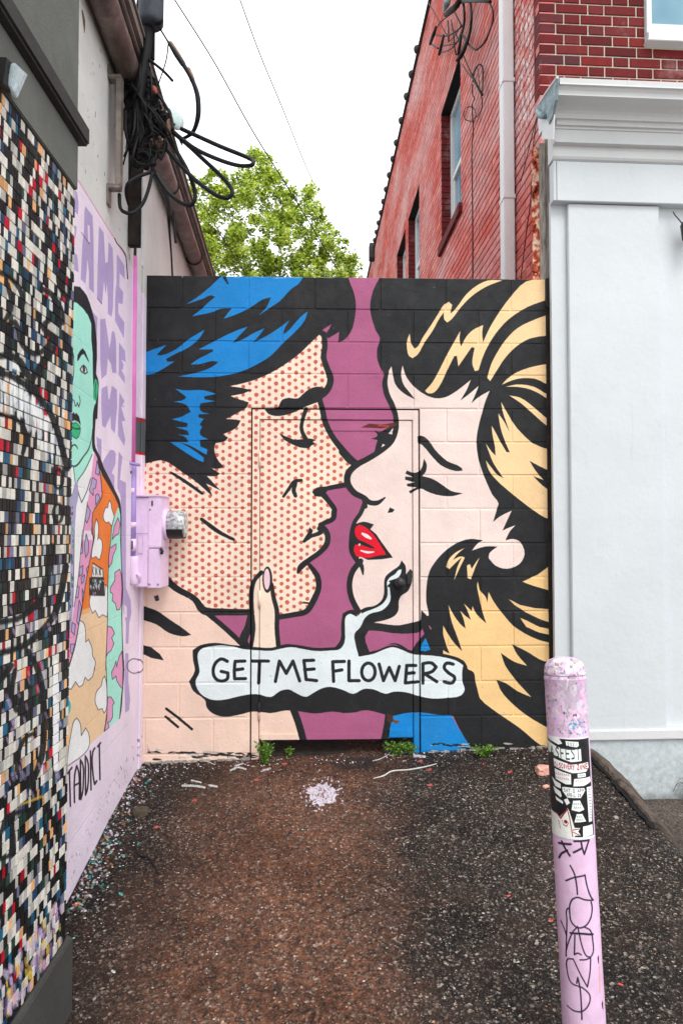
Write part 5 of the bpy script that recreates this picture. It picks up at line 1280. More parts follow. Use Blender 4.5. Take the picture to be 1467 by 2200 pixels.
# alley side of the brick building
Hs = 1.5 + 6.5; LEN = 24.0
def sy(px): return F_side.hit(px, 1149)[0]     # distance along the side wall, negative going away
wins = [(sy(994), sy(951)), (sy(903), sy(878.5)), (sy(872.5), sy(853.7)), (sy(838), sy(828))]
WB, WT = 1.5 + 3.22, 1.5 + 4.72
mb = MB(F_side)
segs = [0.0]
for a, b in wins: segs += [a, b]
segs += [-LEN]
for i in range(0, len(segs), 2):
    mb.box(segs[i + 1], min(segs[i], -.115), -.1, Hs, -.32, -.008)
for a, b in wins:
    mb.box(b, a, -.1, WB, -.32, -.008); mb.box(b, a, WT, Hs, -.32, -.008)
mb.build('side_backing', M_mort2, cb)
br = []
r = 0; z = 2.9
while z < Hs - .02:
    s = -.003 - (0.0 if r % 2 else .1065)
    if r % 2 == 0: br.append((-.1, -.003, z, r))
    head = (r % 6 == 5)
    step = .1065 if head else .213
    while s > -LEN:
        a, b = s - step + .0095, s
        cut = None
        for (wa, wb_) in wins:
            if z + CO * .5 > WB and z + CO * .5 < WT and b > wb_ and a < wa:
                cut = (wa, wb_); break
        if cut is None: br.append((a, b, z, r))
        else:
            if b > cut[0] + .015: br.append((cut[0] + .003, b, z, r))
            if a < cut[1] - .015: br.append((a, cut[1] - .003, z, r))
        s -= step
    z += CO; r += 1
br2 = sorted([e for e in br if 3.0 < e[2] < 5.0], key=lambda e: -e[1])
near = set(id(e) for e in br2[:240])
for e in br:
    if id(e) in near:
        piece('side_brick', F_side, e[0] + .001, e[1] - .001, e[2] + .006, e[2] + CO - .006, random.uniform(-.0015, .001), .1, cb, M_brick2, b=.003, tilt=.004)
mb = MB()
for e in br:
    if id(e) in near: continue
    d = random.uniform(-.0018, .001); t0, t1 = e[2] + .0065, e[2] + CO - .0065
    a = [F_side.w(e[0], t0, d), F_side.w(e[1], t0, d), F_side.w(e[1], t1, d), F_side.w(e[0], t1, d), F_side.w(e[0], t0, -.01), F_side.w(e[1], t0, -.01), F_side.w(e[1], t1, -.01), F_side.w(e[0], t1, -.01)]
    mb.add(a, [(0, 1, 2, 3), (0, 4, 5, 1), (1, 5, 6, 2), (2, 6, 7, 3), (3, 7, 4, 0)])
o = mb.build('bricks', M_brick2, cb, recalc=False); tag(o, kind='stuff')
for wi, (a, b) in enumerate(wins):
    mb = MB(F_side)
    mb.box(b, a, WB, WB + .07, -.16, -.105); mb.box(b, a, WT - .06, WT, -.16, -.105); mb.box(a - .06, a, WB + .07, WT - .06, -.16, -.105); mb.box(b, b + .07, WB + .07, WT - .06, -.16, -.105)
    win = mb.build('window', M_trim, cb, bevel=.004)
    zm = (WB + WT) / 2 - .04
    mb = MB(F_side); mb.box(b + .07, a - .06, WB + .07, zm, -.155, -.148); mb.box(b + .07, a - .06, zm + .05, WT - .06, -.145, -.14); mb.build('pane', M_glass, win)
    mb = MB(F_side); mb.box(b + .07, a - .06, zm, zm + .05, -.155, -.115); mb.box(b + .07, b + .11, WB + .07, zm, -.15, -.125); mb.build('sash', M_trim, win, bevel=.003)
    mb = MB(F_side); mb.box(b - .05, a + .05, WB - .1, WB - .004, -.12, .035); mb.build('sill', M_jamb, win, bevel=.004)
    for (s0_, s1_, nm) in ((b - .001, b + .006, 'f'), (a - .006, a + .001, 'n')):
        mb = MB(F_side)
        zz = WB
        while zz < WT - .03:
            mb.box(s0_, s1_, zz + .005, zz + CO - .005, -.104, -.004); zz += CO
        mb.build('jamb_bricks', M_jamb, win, recalc=False)
    mb = MB(F_side); mb.box(b, a, WT - .004, WT + .001, -.14, -.006); mb.build('lintel', M_dark, win)
mb = MB(F_side); mb.box(-LEN, .02, Hs, Hs + .05, -.4, .03); mb.build('coping', M_ledge, cb, bevel=.006)
mb = MB(F_side)
kn = []
for px in (901.5, 889, 878, 866, 855, 847, 839, 832, 826, 820.5, 815.5, 811, 807):
    s = F_side.hit(px, 1149, .02)[0]
    m2 = MB(); c = F_side.w(s, Hs + .03, .03); m2.lathe(c - Vector((0, 0, .05)), (0, 0, 1), [(0, .03), (.02, .045), (.05, .05), (.08, .045), (.1, .02)], 10); m2.build('coping_knob', M_ledge, cb)
m2 = MB(F_side); s = F_side.hit(801, 1149, .05)[0]; m2.box(s - .2, s + .05, Hs - .25, Hs + .1, .0, .12); m2.build('roof_vent', M_ledge, cb, bevel=.01)
mb = MB(F_side); mb.box(-LEN, -.01, Hs - .1, Hs - .02, -6, -.33); mb.build('roof', M_roof, cb)
# downspout
d0, d1 = F_side.hit(1079, 1149, .06)[0], F_side.hit(1114, 1149, .06)[0]
sm_ = (F_side.hit(1096, 1149, .045)[0])
mb = MB(F_side); mb.box(sm_ - .055, sm_ + .055, -.1, 7.9, .01, .088); dsp = mb.build('downspout', M_pipew, cb, bevel=.006)
for zz in (3.9, 4.75, 5.6):
    mb = MB(F_side); mb.box(sm_ - .06, sm_ + .06, zz, zz + .03, .004, .092); mb.build('strap', M_pipew, dsp, bevel=.002)

# rusted strap and wooden post on top of the wall by the storefront corner
rs = thing('rusty_strap', 'flaking rusty steel strap with bolt heads standing above the mural wall', 'metal strap', F_end.hw(1152, 602, -.02))
mb = MB(F_end); a, b = F_end.hit(1143.5, 500, -.05)[0], F_end.hit(1160, 500, -.05)[0]
mb.box(a, b, T_top - .0, F_end.hit(1150, 316, -.05)[1], -.06, -.05); mb.build('strap', M_rust, rs, bevel=.002)
for yy in (358, 412, 484, 525, 562, 590):
    m2 = MB(); c = F_end.hw(1149, yy, -.05); m2.lathe(c, F_end.n, [(0, .009), (.006, .008), (.01, .004)], 8); m2.build('bolt', M_rust, rs)
wp = thing('wooden_post', 'weathered grey timber post beside the storefront corner', 'post', F_end.hw(1172, 602, -.03))
mb = MB(F_end); a, b = F_end.hit(1160.5, 500, -.03)[0], F_end.hit(1182, 500, -.03)[0]
tz = F_end.hit(1172, 300, -.03)[1]
mb.box(a, a + (b - a) * .55, T_top - .02, tz - .02, -.09, -.03); mb.box(a + (b - a) * .55, b, T_top - .02, tz + .01, -.11, -.036); mb.build('post', M_wood, wp, bevel=.004)
# dark bracket and slot where the wall meets the storefront
gp_ = thing('corner_strip', 'dark strip filling the joint between mural wall and white storefront', 'joint strip', F_end.w(se + .01, .15))
mb = MB(F_end); mb.box(se - .030, se + .012, .1, T_top - .01, -.0, .009); mb.build('strip', M_board, gp_)
mb = MB(F_end); mb.box(se - .032, se + .014, T_top - .17, T_top + .012, -.02, .022); mb.build('bracket', M_black, gp_, bevel=.006)
# ------------------------------------------------------------------ electric meter box and pipes on the left wall
Yb = 3.92
def L(px, py, Y): return at(px, py, Y)
mx = thing('meter_box', 'pink painted electric meter box on the left wall beside the block wall', 'meter box', L(315, 1260, Yb))
def wallx(y): return F_left.o.x + (y - F_left.o.y) * F_left.u.x / F_left.u.y
xw = wallx(Yb + .1); xr = L(345, 1149, Yb).x; xm = L(319, 1149, Yb).x
zt, zb_ = L(300, 1068, Yb).z, L(300, 1262, Yb).z
def wbox(x0, x1, y0, y1, z0, z1, name, mat, par, bev=.003):
    m_ = MB(); q_ = [(x0, y0, z0), (x1, y0, z0), (x1, y0, z1), (x0, y0, z1), (x0, y1, z0), (x1, y1, z0), (x1, y1, z1), (x0, y1, z1)]
    m_.add(q_, BOXF); return m_.build(name, mat, par, bevel=bev)
wbox(wallx(Yb), xr, Yb, Yb + .19, zb_, zt, 'case', M_lav, mx, .006)
wbox(xm, xr + .006, Yb - .005, Yb + .195, L(300, 1176, Yb).z, zt + .004, 'cover_upper', M_lav, mx, .003)
wbox(xm, xr + .004, Yb - .003, Yb + .193, zb_ - .004, L(300, 1178, Yb).z, 'cover_lower', M_lav, mx, .003)
wbox(wallx(Yb) - .005, xr + .012, Yb - .012, Yb + .2, zt + .002, zt + .012, 'lid', M_lav, mx, .002)
wbox(L(326, 1149, Yb).x, L(329, 1149, Yb).x, Yb - .009, Yb - .003, L(300, 1087, Yb).z, L(300, 1076, Yb).z, 'keyhole', M_black, mx, 0)
for (px_, py_) in ((323, 1095), (341, 1255), (323, 1255)):
    m_ = MB(); m_.lathe(Vector((L(px_, 1149, Yb).x, Yb - .004, L(300, py_, Yb).z)), (0, -1, 0), [(0, .006), (.003, .005), (.004, .002)], 8); m_.build('screw', M_silver, mx)
wbox(wallx(Yb) + .02, wallx(Yb) + .05, Yb - .004, Yb, L(300, 1190, Yb).z, L(300, 1150, Yb).z, 'hasp', M_lav, mx, .002)
wbox(wallx(Yb), xr + .002, Yb - .002, Yb + .0, L(300, 1146, Yb).z - .002, L(300, 1146, Yb).z, 'seam', M_purp, mx, 0)
mc = Vector((xr, Yb + .09, L(345, 1126, Yb).z))
mb = MB(); mb.lathe(mc, (1, 0, 0), [(0, .088), (.02, .09), (.026, .084)], 28); ring = mb.build('meter_ring', M_lav, mx)
mb = MB(); mb.lathe(mc + Vector((.026, 0, 0)), (1, 0, 0), [(0, .078), (.085, .077), (.096, .07), (.1, .05), (.101, 0)], 28); mb.build('meter_glass', M_clear, ring)
mb = MB(); mb.lathe(mc + Vector((.022, 0, 0)), (1, 0, 0), [(0, .07), (.05, .07), (.052, 0)], 24); mb.build('meter_dial', M_dial, ring)
mb = MB(); mb.tube([mc + Vector((.03 + .0, math.cos(a) * .079, math.sin(a) * .079)) for a in np.linspace(math.pi * 1.05, math.pi * 1.95, 10)] , .004, 6, sub=1)
m_ = MB()
for i, a in enumerate(np.linspace(math.pi * 1.14, math.pi * 1.86, 12)):
    pass
N_ = 14; vs_ = []; A0, A1 = math.pi * 1.12, math.pi * 1.88
for xx in (.027, .118):
    for rr_ in (.0795, .083):
        vs_ += [mc + Vector((xx, math.cos(a) * rr_, math.sin(a) * rr_)) for a in np.linspace(A0, A1, N_)]
fs_ = []
for k in range(N_ - 1):
    fs_ += [(k, k + 1, N_ + k + 1, N_ + k), (2 * N_ + k, 3 * N_ + k, 3 * N_ + k + 1, 2 * N_ + k + 1), (N_ + k, N_ + k + 1, 3 * N_ + k + 1, 3 * N_ + k), (k, 2 * N_ + k, 2 * N_ + k + 1, k + 1)]
m_.add(vs_, fs_, 0); m_.build('meter_base_band', M_black, ring)
mb = MB(); mb.tube([L(345, 1178, Yb - .01), L(349, 1184, Yb - .012), L(347, 1190, Yb - .01)], .009, 8); mb.build('seal', M_black, mx)

pp = thing('conduit_pipe', 'long vertical conduit, dark above and painted pink and purple below', 'pipe', L(286, 1262, 3.86))
def vpipe(px, y0, y1, Y, r, mat, name, par=pp):
    a = L(px, (y0 + y1) / 2, Y); x_ = a.x
    m_ = MB(); z0, z1 = L(px, y0, Y).z, L(px, y1, Y).z
    m_.tube([(x_, Y, z0), (x_, Y, (z0 + z1) / 2), (x_, Y, z1)], r, 14, sub=1); return m_.build(name, mat, par)
vpipe(288.5, 340, 551, 3.86, .0165, M_tealp, 'upper_pipe')
vpipe(287, 551, 1000, 3.86, .0165, M_mag, 'middle_pipe'); 
vpipe(286.5, 1000, 1200, 3.86, .0165, M_purp, 'lower_pipe')
for yy in (1049, 1122, 1158, 1162):
    vpipe(286.5, yy, yy + (12 if yy < 1150 else 22), 3.86, .0172, M_lav, 'paint_band')
mb = MB(); a = L(289, 1195, 3.86); b = L(289, 1257, 3.86)
mb.tube([a, a + (b - a) * .3, a + (b - a) * .8, b], [.022, .026, .027, .018], 12, sub=2); mb.build('conduit_body', M_lav, pp)
mb = MB(); mb.tube([L(296, 1232, 3.84), L(300, 1240, 3.85), L(299, 1252, 3.87)], [.01, .012, .008], 8); mb.build('elbow_nut', M_lav, pp)
p2_ = thing('thin_conduit', 'thinner purple conduit hugging the lavender wall', 'pipe', L(276, 1262, 3.8))
vpipe(276, 552, 990, 3.83, .006, M_purp, 'tube', p2_); vpipe(273, 990, 1262, 3.83, .012, M_purp, 'tube_sleeve', p2_)
vpipe(275.5, 888, 975, 3.82, .0095, plain('dark_rust_paint', srgb(80, 40, 40), .8, .6, 60), 'rusty_sleeve', p2_)
pk = thing('pipe_clamp', 'purple two-armed clamp holding the pipes to the wall', 'clamp', L(280, 1005, 3.82))
for k, (y0, x0_, x1_) in enumerate(((990, 261, 300), (1006, 260, 281))):
    mb = MB(); mb.tube([L(x0_, y0, 3.81), L((x0_ + x1_) / 2, y0 + 5, 3.80), L(x1_, y0 + 9, 3.83)], [.007, .008, .009], 8); mb.build('arm', M_purp if k == 0 else M_board, pk)
# upper pipe fittings
for yy in (404, 432):
    ck = thing('cable_clamp', 'dark clamp with wing screw on the riser, %s of the two' % ('upper' if yy == 404 else 'lower'), 'clamp', L(290, yy, 3.84), group=None)
    mb = MB(); c = L(288.5, yy, 3.86); mb.lathe(c - Vector((0, 0, .012)), (0, 0, 1), [(0, .02), (.003, .022), (.024, .022), (.026, .02)], 12); mb.build('collar', M_cable2, ck)
    mb = MB(); mb.tube([c + Vector((.015, -.01, 0)), c + Vector((.04, -.02, -.004)), c + Vector((.052, -.02, .004))], [.008, .007, .01], 6); mb.build('screw', M_cable2 if yy == 404 else M_silver, ck)

# tan board, brackets
bd = thing('backing_board', 'dark brown vertical board behind the cables', 'board', L(264, 530, 3.72))
x0_, x1_ = L(251, 1149, 3.72).x, L(276, 1149, 3.72).x
xw_ = wallx(3.74)
wbox(xw_ + .002, xw_ + .075, 3.70, 3.74, L(260, 530, 3.72).z, L(260, 95, 3.72).z, 'board', M_board, bd)
wbox(xw_ + .076, xw_ + .084, 3.69, 3.73, L(280, 575, 3.72).z, L(280, 380, 3.72).z, 'edge_strip', M_trim, bd, .002)
bk_ = thing('steel_bracket', 'tall galvanised U bracket standing off the bare wall', 'bracket', F_left.hw(250, 440, 0))
YB = 3.27
xa, xb = wallx(YB) + .001, L(255, 300, YB).x
zt_, zb2 = L(250, 163, YB).z, L(250, 398, YB).z
wbox(xb - .016, xb + .010, YB, YB + .045, zb2, zt_, 'rail', M_steel, bk_, .004)
wbox(xa, xb + .008, YB, YB + .045, zt_ - .012, zt_ + .012, 'arm', M_steel, bk_, .004)
wbox(xa, xb + .008, YB, YB + .045, zb2 - .014, zb2 + .010, 'arm', M_steel, bk_, .004)
wbox(xa, xa + .008, YB - .005, YB + .05, zb2 - .09, zb2 + .010, 'foot', M_steel, bk_, .003); wbox(xa, xa + .008, YB - .005, YB + .05, zt_ - .012, zt_ + .06, 'foot', M_steel, bk_, .003)

# ------------------------------------------------------------------ service cables over the left corner
Q = Z(220, 0, 4.315)
def cable(name, label, cat, pts, wd, Y, mat=None, dY=None, group=None, parent=None, seg=8):
    """pts in photograph pixels at depth Y (or a list of depths); wd in pixels"""
    n = len(pts)
    Ys = Y if hasattr(Y, '__len__') else [Y] * n
    if len(Ys) != n: Ys = list(np.interp(np.linspace(0, 1, n), np.linspace(0, 1, len(Ys)), Ys))
    wds = wd if hasattr(wd, '__len__') else [wd] * n
    P = [at(p[0], p[1], y) for p, y in zip(pts, Ys)]
    R = [w_ * y / F / 2 for w_, y in zip(wds, Ys)]
    m_ = MB(); m_.tube(P, R, seg, sub=5)
    o_ = m_.build(name, mat or M_cable, parent)
    if parent is None: tag(o_, label, cat, group)
    return o_
cable('service_cable', 'thick frayed cable hanging in a long arc against the sky', 'cable', Q((520, 240), (600, 370), (640, 430), (740, 580), (800, 680), (850, 780), (885, 900), (890, 1060), (862, 1180), (820, 1245), (740, 1290)), [4, 4, 9, 11, 9, 10, 11, 11, 9, 8, 7], [3.39, 3.24, 3.24, 3.34])
cable('splice_sleeve', 'tan taped sleeve on the long cable arc', 'sleeve', Q((630, 400), (690, 500), (750, 595)), [11, 14, 12], [3.33, 3.30], M_tan); cable('splice_sleeve', 'short pale tape band lower on the long cable arc', 'sleeve', Q((795, 640), (820, 700), (838, 750)), [11, 12, 11], [3.27, 3.26], M_tan)
cable('drop_wire', 'thin wire slanting back from the cable arc to the bundle', 'wire', Q((612, 410), (590, 570), (510, 810)), 2.6, [3.32, 3.39])
cable('service_cable', 'cable curving over the pale glass insulator', 'cable', Q((440, 760), (520, 880), (590, 980), (640, 1090), (655, 1200)), 6.5, [3.39, 3.29])
cable('service_cable', 'widest cable loop reaching out over the tree top', 'cable', Q((735, 1195), (900, 1270), (1100, 1360), (1300, 1440), (1385, 1480), (1400, 1510), (1370, 1535), (1250, 1532), (1080, 1480), (880, 1390), (740, 1290), (650, 1210)), 9, [3.34, 3.14, 3.04, 2.94, 3.04, 3.24, 3.34])
cable('service_cable', 'middle cable loop hanging in front of the tree', 'cable', Q((660, 1230), (800, 1350), (950, 1490), (1080, 1610), (1180, 1720), (1205, 1790), (1170, 1832), (1120, 1832), (1040, 1800), (900, 1700), (800, 1610), (680, 1480), (600, 1390)), 9.3, [3.39, 3.19, 3.09, 3.09, 3.19, 3.39])
cable('service_cable', 'narrow cable loop hanging beside the gutter', 'cable', Q((620, 1290), (700, 1420), (780, 1560), (830, 1680), (862, 1810), (845, 1880), (795, 1905), (700, 1860), (600, 1770), (500, 1620)), 8.8, [3.39, 3.24, 3.19, 3.24, 3.39])
cable('service_cable', 'short cable crossing in front of the dark riser pipe', 'cable', Q((450, 1595), (330, 1640), (240, 1705), (225, 1800), (250, 1900)), 8, [3.36, 3.30, 3.39])
cable('service_cable', 'cable looping under the riser pipe to the board', 'cable', Q((465, 1600), (430, 1750), (380, 1880), (300, 1965), (230, 1975), (170, 1930), (160, 1800)), 8, [3.36, 3.34, 3.30, 3.32])
cable('service_cable', 'cable dropping straight down behind the mural wall', 'cable', Q((470, 1590), (540, 1710), (600, 1850), (615, 2000), (625, 2160), (640, 2350), (652, 2580)), [13, 15, 13, 8, 5, 4, 4], [3.4, 3.9, 4.35, 4.45, 4.5])
cable('cable_stub', 'short cut cable end over the gutter above the mural', 'cable', [(374, 452), (375, 480), (378, 522)], [6, 6, 6], 4.3)
cable('service_cable', 'outer conduit of the overhead riser at the left', 'conduit', Q((350, -40), (330, 220), (290, 450), (268, 700), (262, 950), (300, 1250)), [13, 14, 16, 20, 22, 14], [3.39, 3.44])
cable('service_cable', 'main thick conduit rising to the weatherhead', 'conduit', Q((425, 100), (420, 400), (380, 650), (340, 900), (335, 1150), (370, 1400)), [22, 22, 22, 26, 24, 16], [3.36, 3.39])
cable('service_cable', 'third conduit strand behind the splice boxes', 'conduit', Q((380, 220), (400, 400), (390, 560), (420, 760), (440, 1000), (400, 1300)), [8, 12, 20, 24, 26, 20], [3.44, 3.46])
cable('service_cable', 'dark taped conduit along the bare wall side', 'conduit', Q((200, 560), (215, 700), (240, 860), (265, 1010), (280, 1200), (300, 1330)), [26, 32, 30, 22, 18, 14], [3.42, 3.49], M_cable2)
wh = thing('weatherhead', 'dark grey weatherhead box at the top of the riser', 'weatherhead', at(325, 50, 3.36))
c_ = at(325, 55, 3.36); mb = MB(); mb.lathe(c_ - Vector((0, 0, .005)), (0, 0, 1), [(0, .045), (.012, .058), (.03, .06), (.3, .062), (.32, .05)], 16); mb.build('shell', plain('slate_metal', srgb(62, 66, 74), .6, .3, 20), wh)
mb = MB(); mb.tube([c_ + Vector((.03, -.03, -.01)), c_ + Vector((.05, -.04, -.012)), c_ + Vector((.065, -.04, .0))], [.012, .012, .008], 6); mb.build('lug', M_cable2, wh)
mb = MB(); mb.box; 
wbox(at(321, 60, 3.40).x, at(331, 60, 3.40).x, 3.40, 3.43, at(326, 124, 3.40).z, at(326, 60, 3.40).z, 'tail', M_cable2, wh, .004)
def lump(name, c_, rx, ry, rz, mat, par, seed, amp=.28):
    bm = bmesh.new(); bmesh.ops.create_icosphere(bm, subdivisions=3, radius=1); r_ = np.random.RandomState(seed); o_ = r_.rand(6) * 9
    for v in bm.verts:
        n_ = v.co.normalized()
        k_ = 1 + amp * (math.sin(n_.x * 5 + o_[0]) * math.cos(n_.z * 6 + o_[1]) + .6 * math.sin(n_.y * 9 + n_.z * 11 + o_[2]) + .35 * math.sin(n_.x * 17 + n_.z * 19 + o_[3]))
        v.co = Vector((n_.x * rx, n_.y * ry, n_.z * rz)) * k_
    me = bpy.data.meshes.new(name); bm.to_mesh(me); bm.free(); me.materials.append(mat)
    return put(name, me, par, Matrix.Translation(c_) @ Matrix.Rotation(r_.uniform(-.4, .4), 4, 'Y'))
for si, (px, py, rx, rz, lab, mt) in enumerate(((350, 266, 21, 26, 'large round black splice in the middle of the bundle', M_cable2), (312, 332, 26, 27, 'lower black splice block above the pipe', M_cable2), (322, 215, 17, 36, 'long taped splice below the weatherhead', M_cable2), (284, 250, 19, 40, 'splice lump nearest the bracket', M_cable2), (292, 160, 17, 34, 'upper splice lump below the gutter end', M_cable2), (338, 318, 20, 16, 'frayed brown splice between the two black ones', plain('frayed_brown_wrap', srgb(84, 66, 56), .9, .6, 60, 90, .004)), (335, 222, 10, 22, 'slim splice hugging the cable fan', M_cable2))):
    o = thing('splice', lab, 'splice', at(px, py + rz, 3.4)); k = 3.4 / F; c_ = at(px, py, 3.42)
    lump('body', c_, rx * k, rx * k * .8, rz * k, mt, o, 40 + si)
    for j in range(6):
        a = random.uniform(0, 6.28); e = random.choice([1, -1]); mb = MB()
        mb.tube([c_ + Vector((math.cos(a + e * q_ * .55) * rx * k * (1.05 + .12 * q_), -.03 - .01 * random.random(), math.sin(a + e * q_ * .55) * rz * k * (1 + .1 * q_))) for q_ in range(4)], random.choice([.003, .005, .008]), 6); mb.build('lead', M_cable, o)
for k_ in range(16):
    x0_, y0_ = random.uniform(270, 325), random.uniform(110, 330); x1_, y1_ = min(x0_ + random.uniform(-25, 60), 385), min(y0_ + random.uniform(30, 110), 375)
    cable('jumper_wire', 'one of many short black jumper wires tangled between the splices', 'wire', [(x0_, y0_), ((x0_ + x1_) / 2 + random.uniform(-16, 16), (y0_ + y1_) / 2), (x1_, y1_)], random.uniform(2.5, 7), [3.36, 3.32, 3.38], random.choice([M_cable, M_cable, M_cable2]), group='jumper wires in the cable bundle')
o = thing('wire_connector', 'small tan connector poking out of the bundle', 'connector', at(365, 268, 3.34)); mb = MB(); mb.lathe(at(365, 262, 3.34), (0, 0, -1), [(-.012, .008), (0, .015), (.03, .014), (.06, .01)], 10); mb.build('body', M_tan, o)
o = thing('wire_connector', 'reddish connector higher on the bundle under the thin wire', 'connector', at(335, 198, 3.36)); mb = MB(); mb.lathe(at(330, 186, 3.36), (.4, 0, -1), [(0, .008), (.01, .012), (.03, .011), (.04, .006)], 10); mb.build('body', plain('faded_orange_cap', srgb(170, 90, 70), .7), o)
o = thing('glass_insulator', 'pale translucent glass insulator disc behind the cables', 'insulator', at(378, 285, 3.49)); mb = MB(); mb.lathe(at(376, 256, 3.49), (.75, -.6, .1), [(-.02, .02), (-.01, .05), (0, .056), (.012, .05), (.02, .02)], 20); mb.build('disc', plain('pale_glass', srgb(206, 226, 222), .25, .1, 20, 60, .0005, .5), o)
for pts, wdd, lab in ((Q((690, 1240), (715, 1290), (740, 1340)), 4, 'short wire tail left of the wide loop'), (Q((500, 900), (520, 970), (530, 1040)), 3, 'short wire just above the round splice'), (Q((345, 1560), (365, 1640), (340, 1740)), 2.4, 'thin wire beside the dark riser pipe'), (Q((440, 620), (460, 700), (470, 780)), 4, 'short wire below the weatherhead tail'), (Q((580, 1300), (575, 1400), (540, 1480)), 7, 'short cable under the round splice')):
    cable('wire', lab, 'wire', pts, wdd, 3.38)
cable('edge_wire', 'thin black wire stapled along the pink mural edge', 'wire', [(247, 512), (252, 523), (262, 534), (270, 548), (272, 560), (275, 600)], 2.2, [3.19, 3.34, 3.44])

# overhead wires
cable('overhead_wire', 'black overhead wire crossing the sky above the tree', 'wire', [(330, -70), (376, 0), (466, 143), (545, 285), (632, 425), (715, 562), (742, 606)], [2.9, 2.8, 2.6, 2.5, 2.2, 2, 2], [3.2, 4.2, 5.5, 7, 9, 12, 15])
cable('overhead_wire', 'faint thin overhead wire at the right of the sky', 'wire', [(490, -70), (516, 0), (560, 120), (610, 240), (650, 340), (680, 408)], [2.6, 2.6, 2.4, 2.1, 1.8, 1.4], [5, 7, 9, 12, 16, 20], plain('grey_wire', srgb(96, 98, 100)))
cable('overhead_wire', 'thin black wire running down across the tree crown', 'wire', [(418, 395), (432, 430), (460, 480), (490, 530), (522, 580), (540, 606)], 1.8, [4.2, 5, 6, 7.5, 9, 11])

# ------------------------------------------------------------------ wires on the brick side wall
R_ = Z(880, 0, 7.335)
def wcable(lab, pts, wd, d=.08, name='wall_wire', cat='wire', mat=None):
    n = len(pts); wds = wd if hasattr(wd, '__len__') else [wd] * n
    P = [F_side.hw(p[0], p[1], d + .03 * math.sin(i)) for i, p in enumerate(pts)]
    R = [w_ * p.y / F / 2 for w_, p in zip(wds, P)]
    m_ = MB(); m_.tube(P, R, 7, sub=4); o_ = m_.build(name, mat or M_cable); tag(o_, lab, cat); return o_
wcable('thick horizontal bar of bundled cable at the very top', R_((760, 30), (900, 12), (1050, 10), (1180, 14), (1270, 28)), [9, 8, 8, 8, 7], .12, 'wall_cable', 'cable')
wcable('outermost left loop of the cable tangle on the brick', R_((830, -40), (850, 100), (860, 250), (850, 400), (810, 540), (770, 640)), 5.5, .10, 'wall_cable', 'cable')
wcable('thickest cable running down to the window head', R_((945, -20), (965, 180), (970, 330), (940, 520), (900, 650), (850, 790), (790, 900), (740, 960)), [5, 6, 6, 7, 9, 10, 10, 7], .13, 'wall_cable', 'cable')
wcable('big round cable loop on the right of the tangle', R_((1230, 0), (1290, 120), (1312, 240), (1295, 370), (1240, 520), (1190, 640), (1150, 700), (1050, 782), (980, 752), (920, 690), (830, 560)), 4, .07, 'wall_cable', 'cable')
wcable('slanting dark splice at the top of the tangle', R_((790, -20), (740, 80), (650, 170), (560, 230)), [12, 13, 14, 9], .15, 'wall_cable', 'cable', M_cable2)
wcable('pale grey insulator by the slanting splice', R_((600, -30), (580, 60), (540, 150)), [16, 15, 8], .2, 'wall_insulator', 'insulator', M_weath)
wcable('straight thin wire from the roof edge into the tangle', R_((285, 30), (420, 260), (545, 490), (600, 560)), 2.2)
for lab, pts, wdd in (('wire looping around the left dangling weight', R_((620, 240), (480, 350), (430, 430)), 2.6), ('wire from left weight to the middle weight', R_((340, 690), (390, 735), (445, 762)), 3.6), ('upper cross wire between the weights', R_((410, 550), (520, 570), (640, 545), (760, 470), (820, 400)), 3.6), ('lower cross wire of the tangle', R_((520, 720), (600, 710), (700, 690), (770, 640)), 3), ('bottom cross wire sagging from the middle weight', R_((490, 825), (580, 805), (680, 740), (780, 610)), 3.2),
                      ('steep wire through the middle of the tangle', R_((600, 330), (610, 500), (610, 650)), 3.6), ('second steep wire left of the thick cable', R_((650, 320), (690, 560), (700, 720), (730, 870)), 3), ('slanting wire behind the window head cable', R_((700, 180), (770, 320), (820, 420)), 3.4), ('short slanting wire inside the left loop', R_((700, 480), (750, 600), (770, 640)), 3), ('wire leaving the tangle towards the thick cable', R_((820, 540), (870, 600), (910, 640)), 3.6),
                      ('fine crossing wire low in the tangle', R_((600, 660), (680, 600), (800, 420)), 2), ('broad wire beside the window head', R_((800, 560), (790, 700), (760, 860)), 7)):
    wcable(lab, pts, wdd)
wcable('left dangling black cable weight', R_((415, 420), (370, 550), (320, 690)), [6, 7.5, 7], .16, 'cable_weight', 'weight'); wcable('middle dangling black cable weight', R_((530, 560), (500, 700), (462, 860)), [6, 7, 6], .16, 'cable_weight', 'weight')
wcable('upper of two wires slanting down to the coil', R_((845, 880), (930, 1080), (1000, 1230), (1080, 1390), (1145, 1500)), [2.6, 2.8, 5, 5, 6]); wcable('lower of two wires slanting down to the coil', R_((828, 1020), (900, 1130), (985, 1235)), 2.4)
wcable('tall grey wire coil hanging on the brick', R_((1000, 1290), (1000, 1180), (1040, 1070), (1100, 1015), (1145, 1070), (1150, 1250), (1140, 1450), (1130, 1490)), 3.4, .05, 'wire_coil', 'coil', plain('grey_sheath', srgb(70, 72, 74)))
wcable('narrow inner loop of the wire coil', R_((1060, 1040), (1080, 1180), (1100, 1400), (1140, 1600), (1120, 1740), (1050, 1850)), 2.6, .05, 'wire_coil', 'coil', plain('grey_sheath_b', srgb(84, 86, 88)))
wcable('long vertical wire running down the brick wall', R_((985, 1330), (985, 1480), (1020, 1560), (985, 1640), (990, 1900), (1000, 2054)) + [(1013, 320), (1014, 400), (1015, 520), (1015, 640)], [3, 3, 2.4, 2.4, 2.6, 2.6, 2.6, 2.6, 3, 3], .03)
ring_pts = R_(*[(940 + 98 * math.cos(a), 1795 + 112 * math.sin(a)) for a in np.linspace(0, 6.28, 22)])
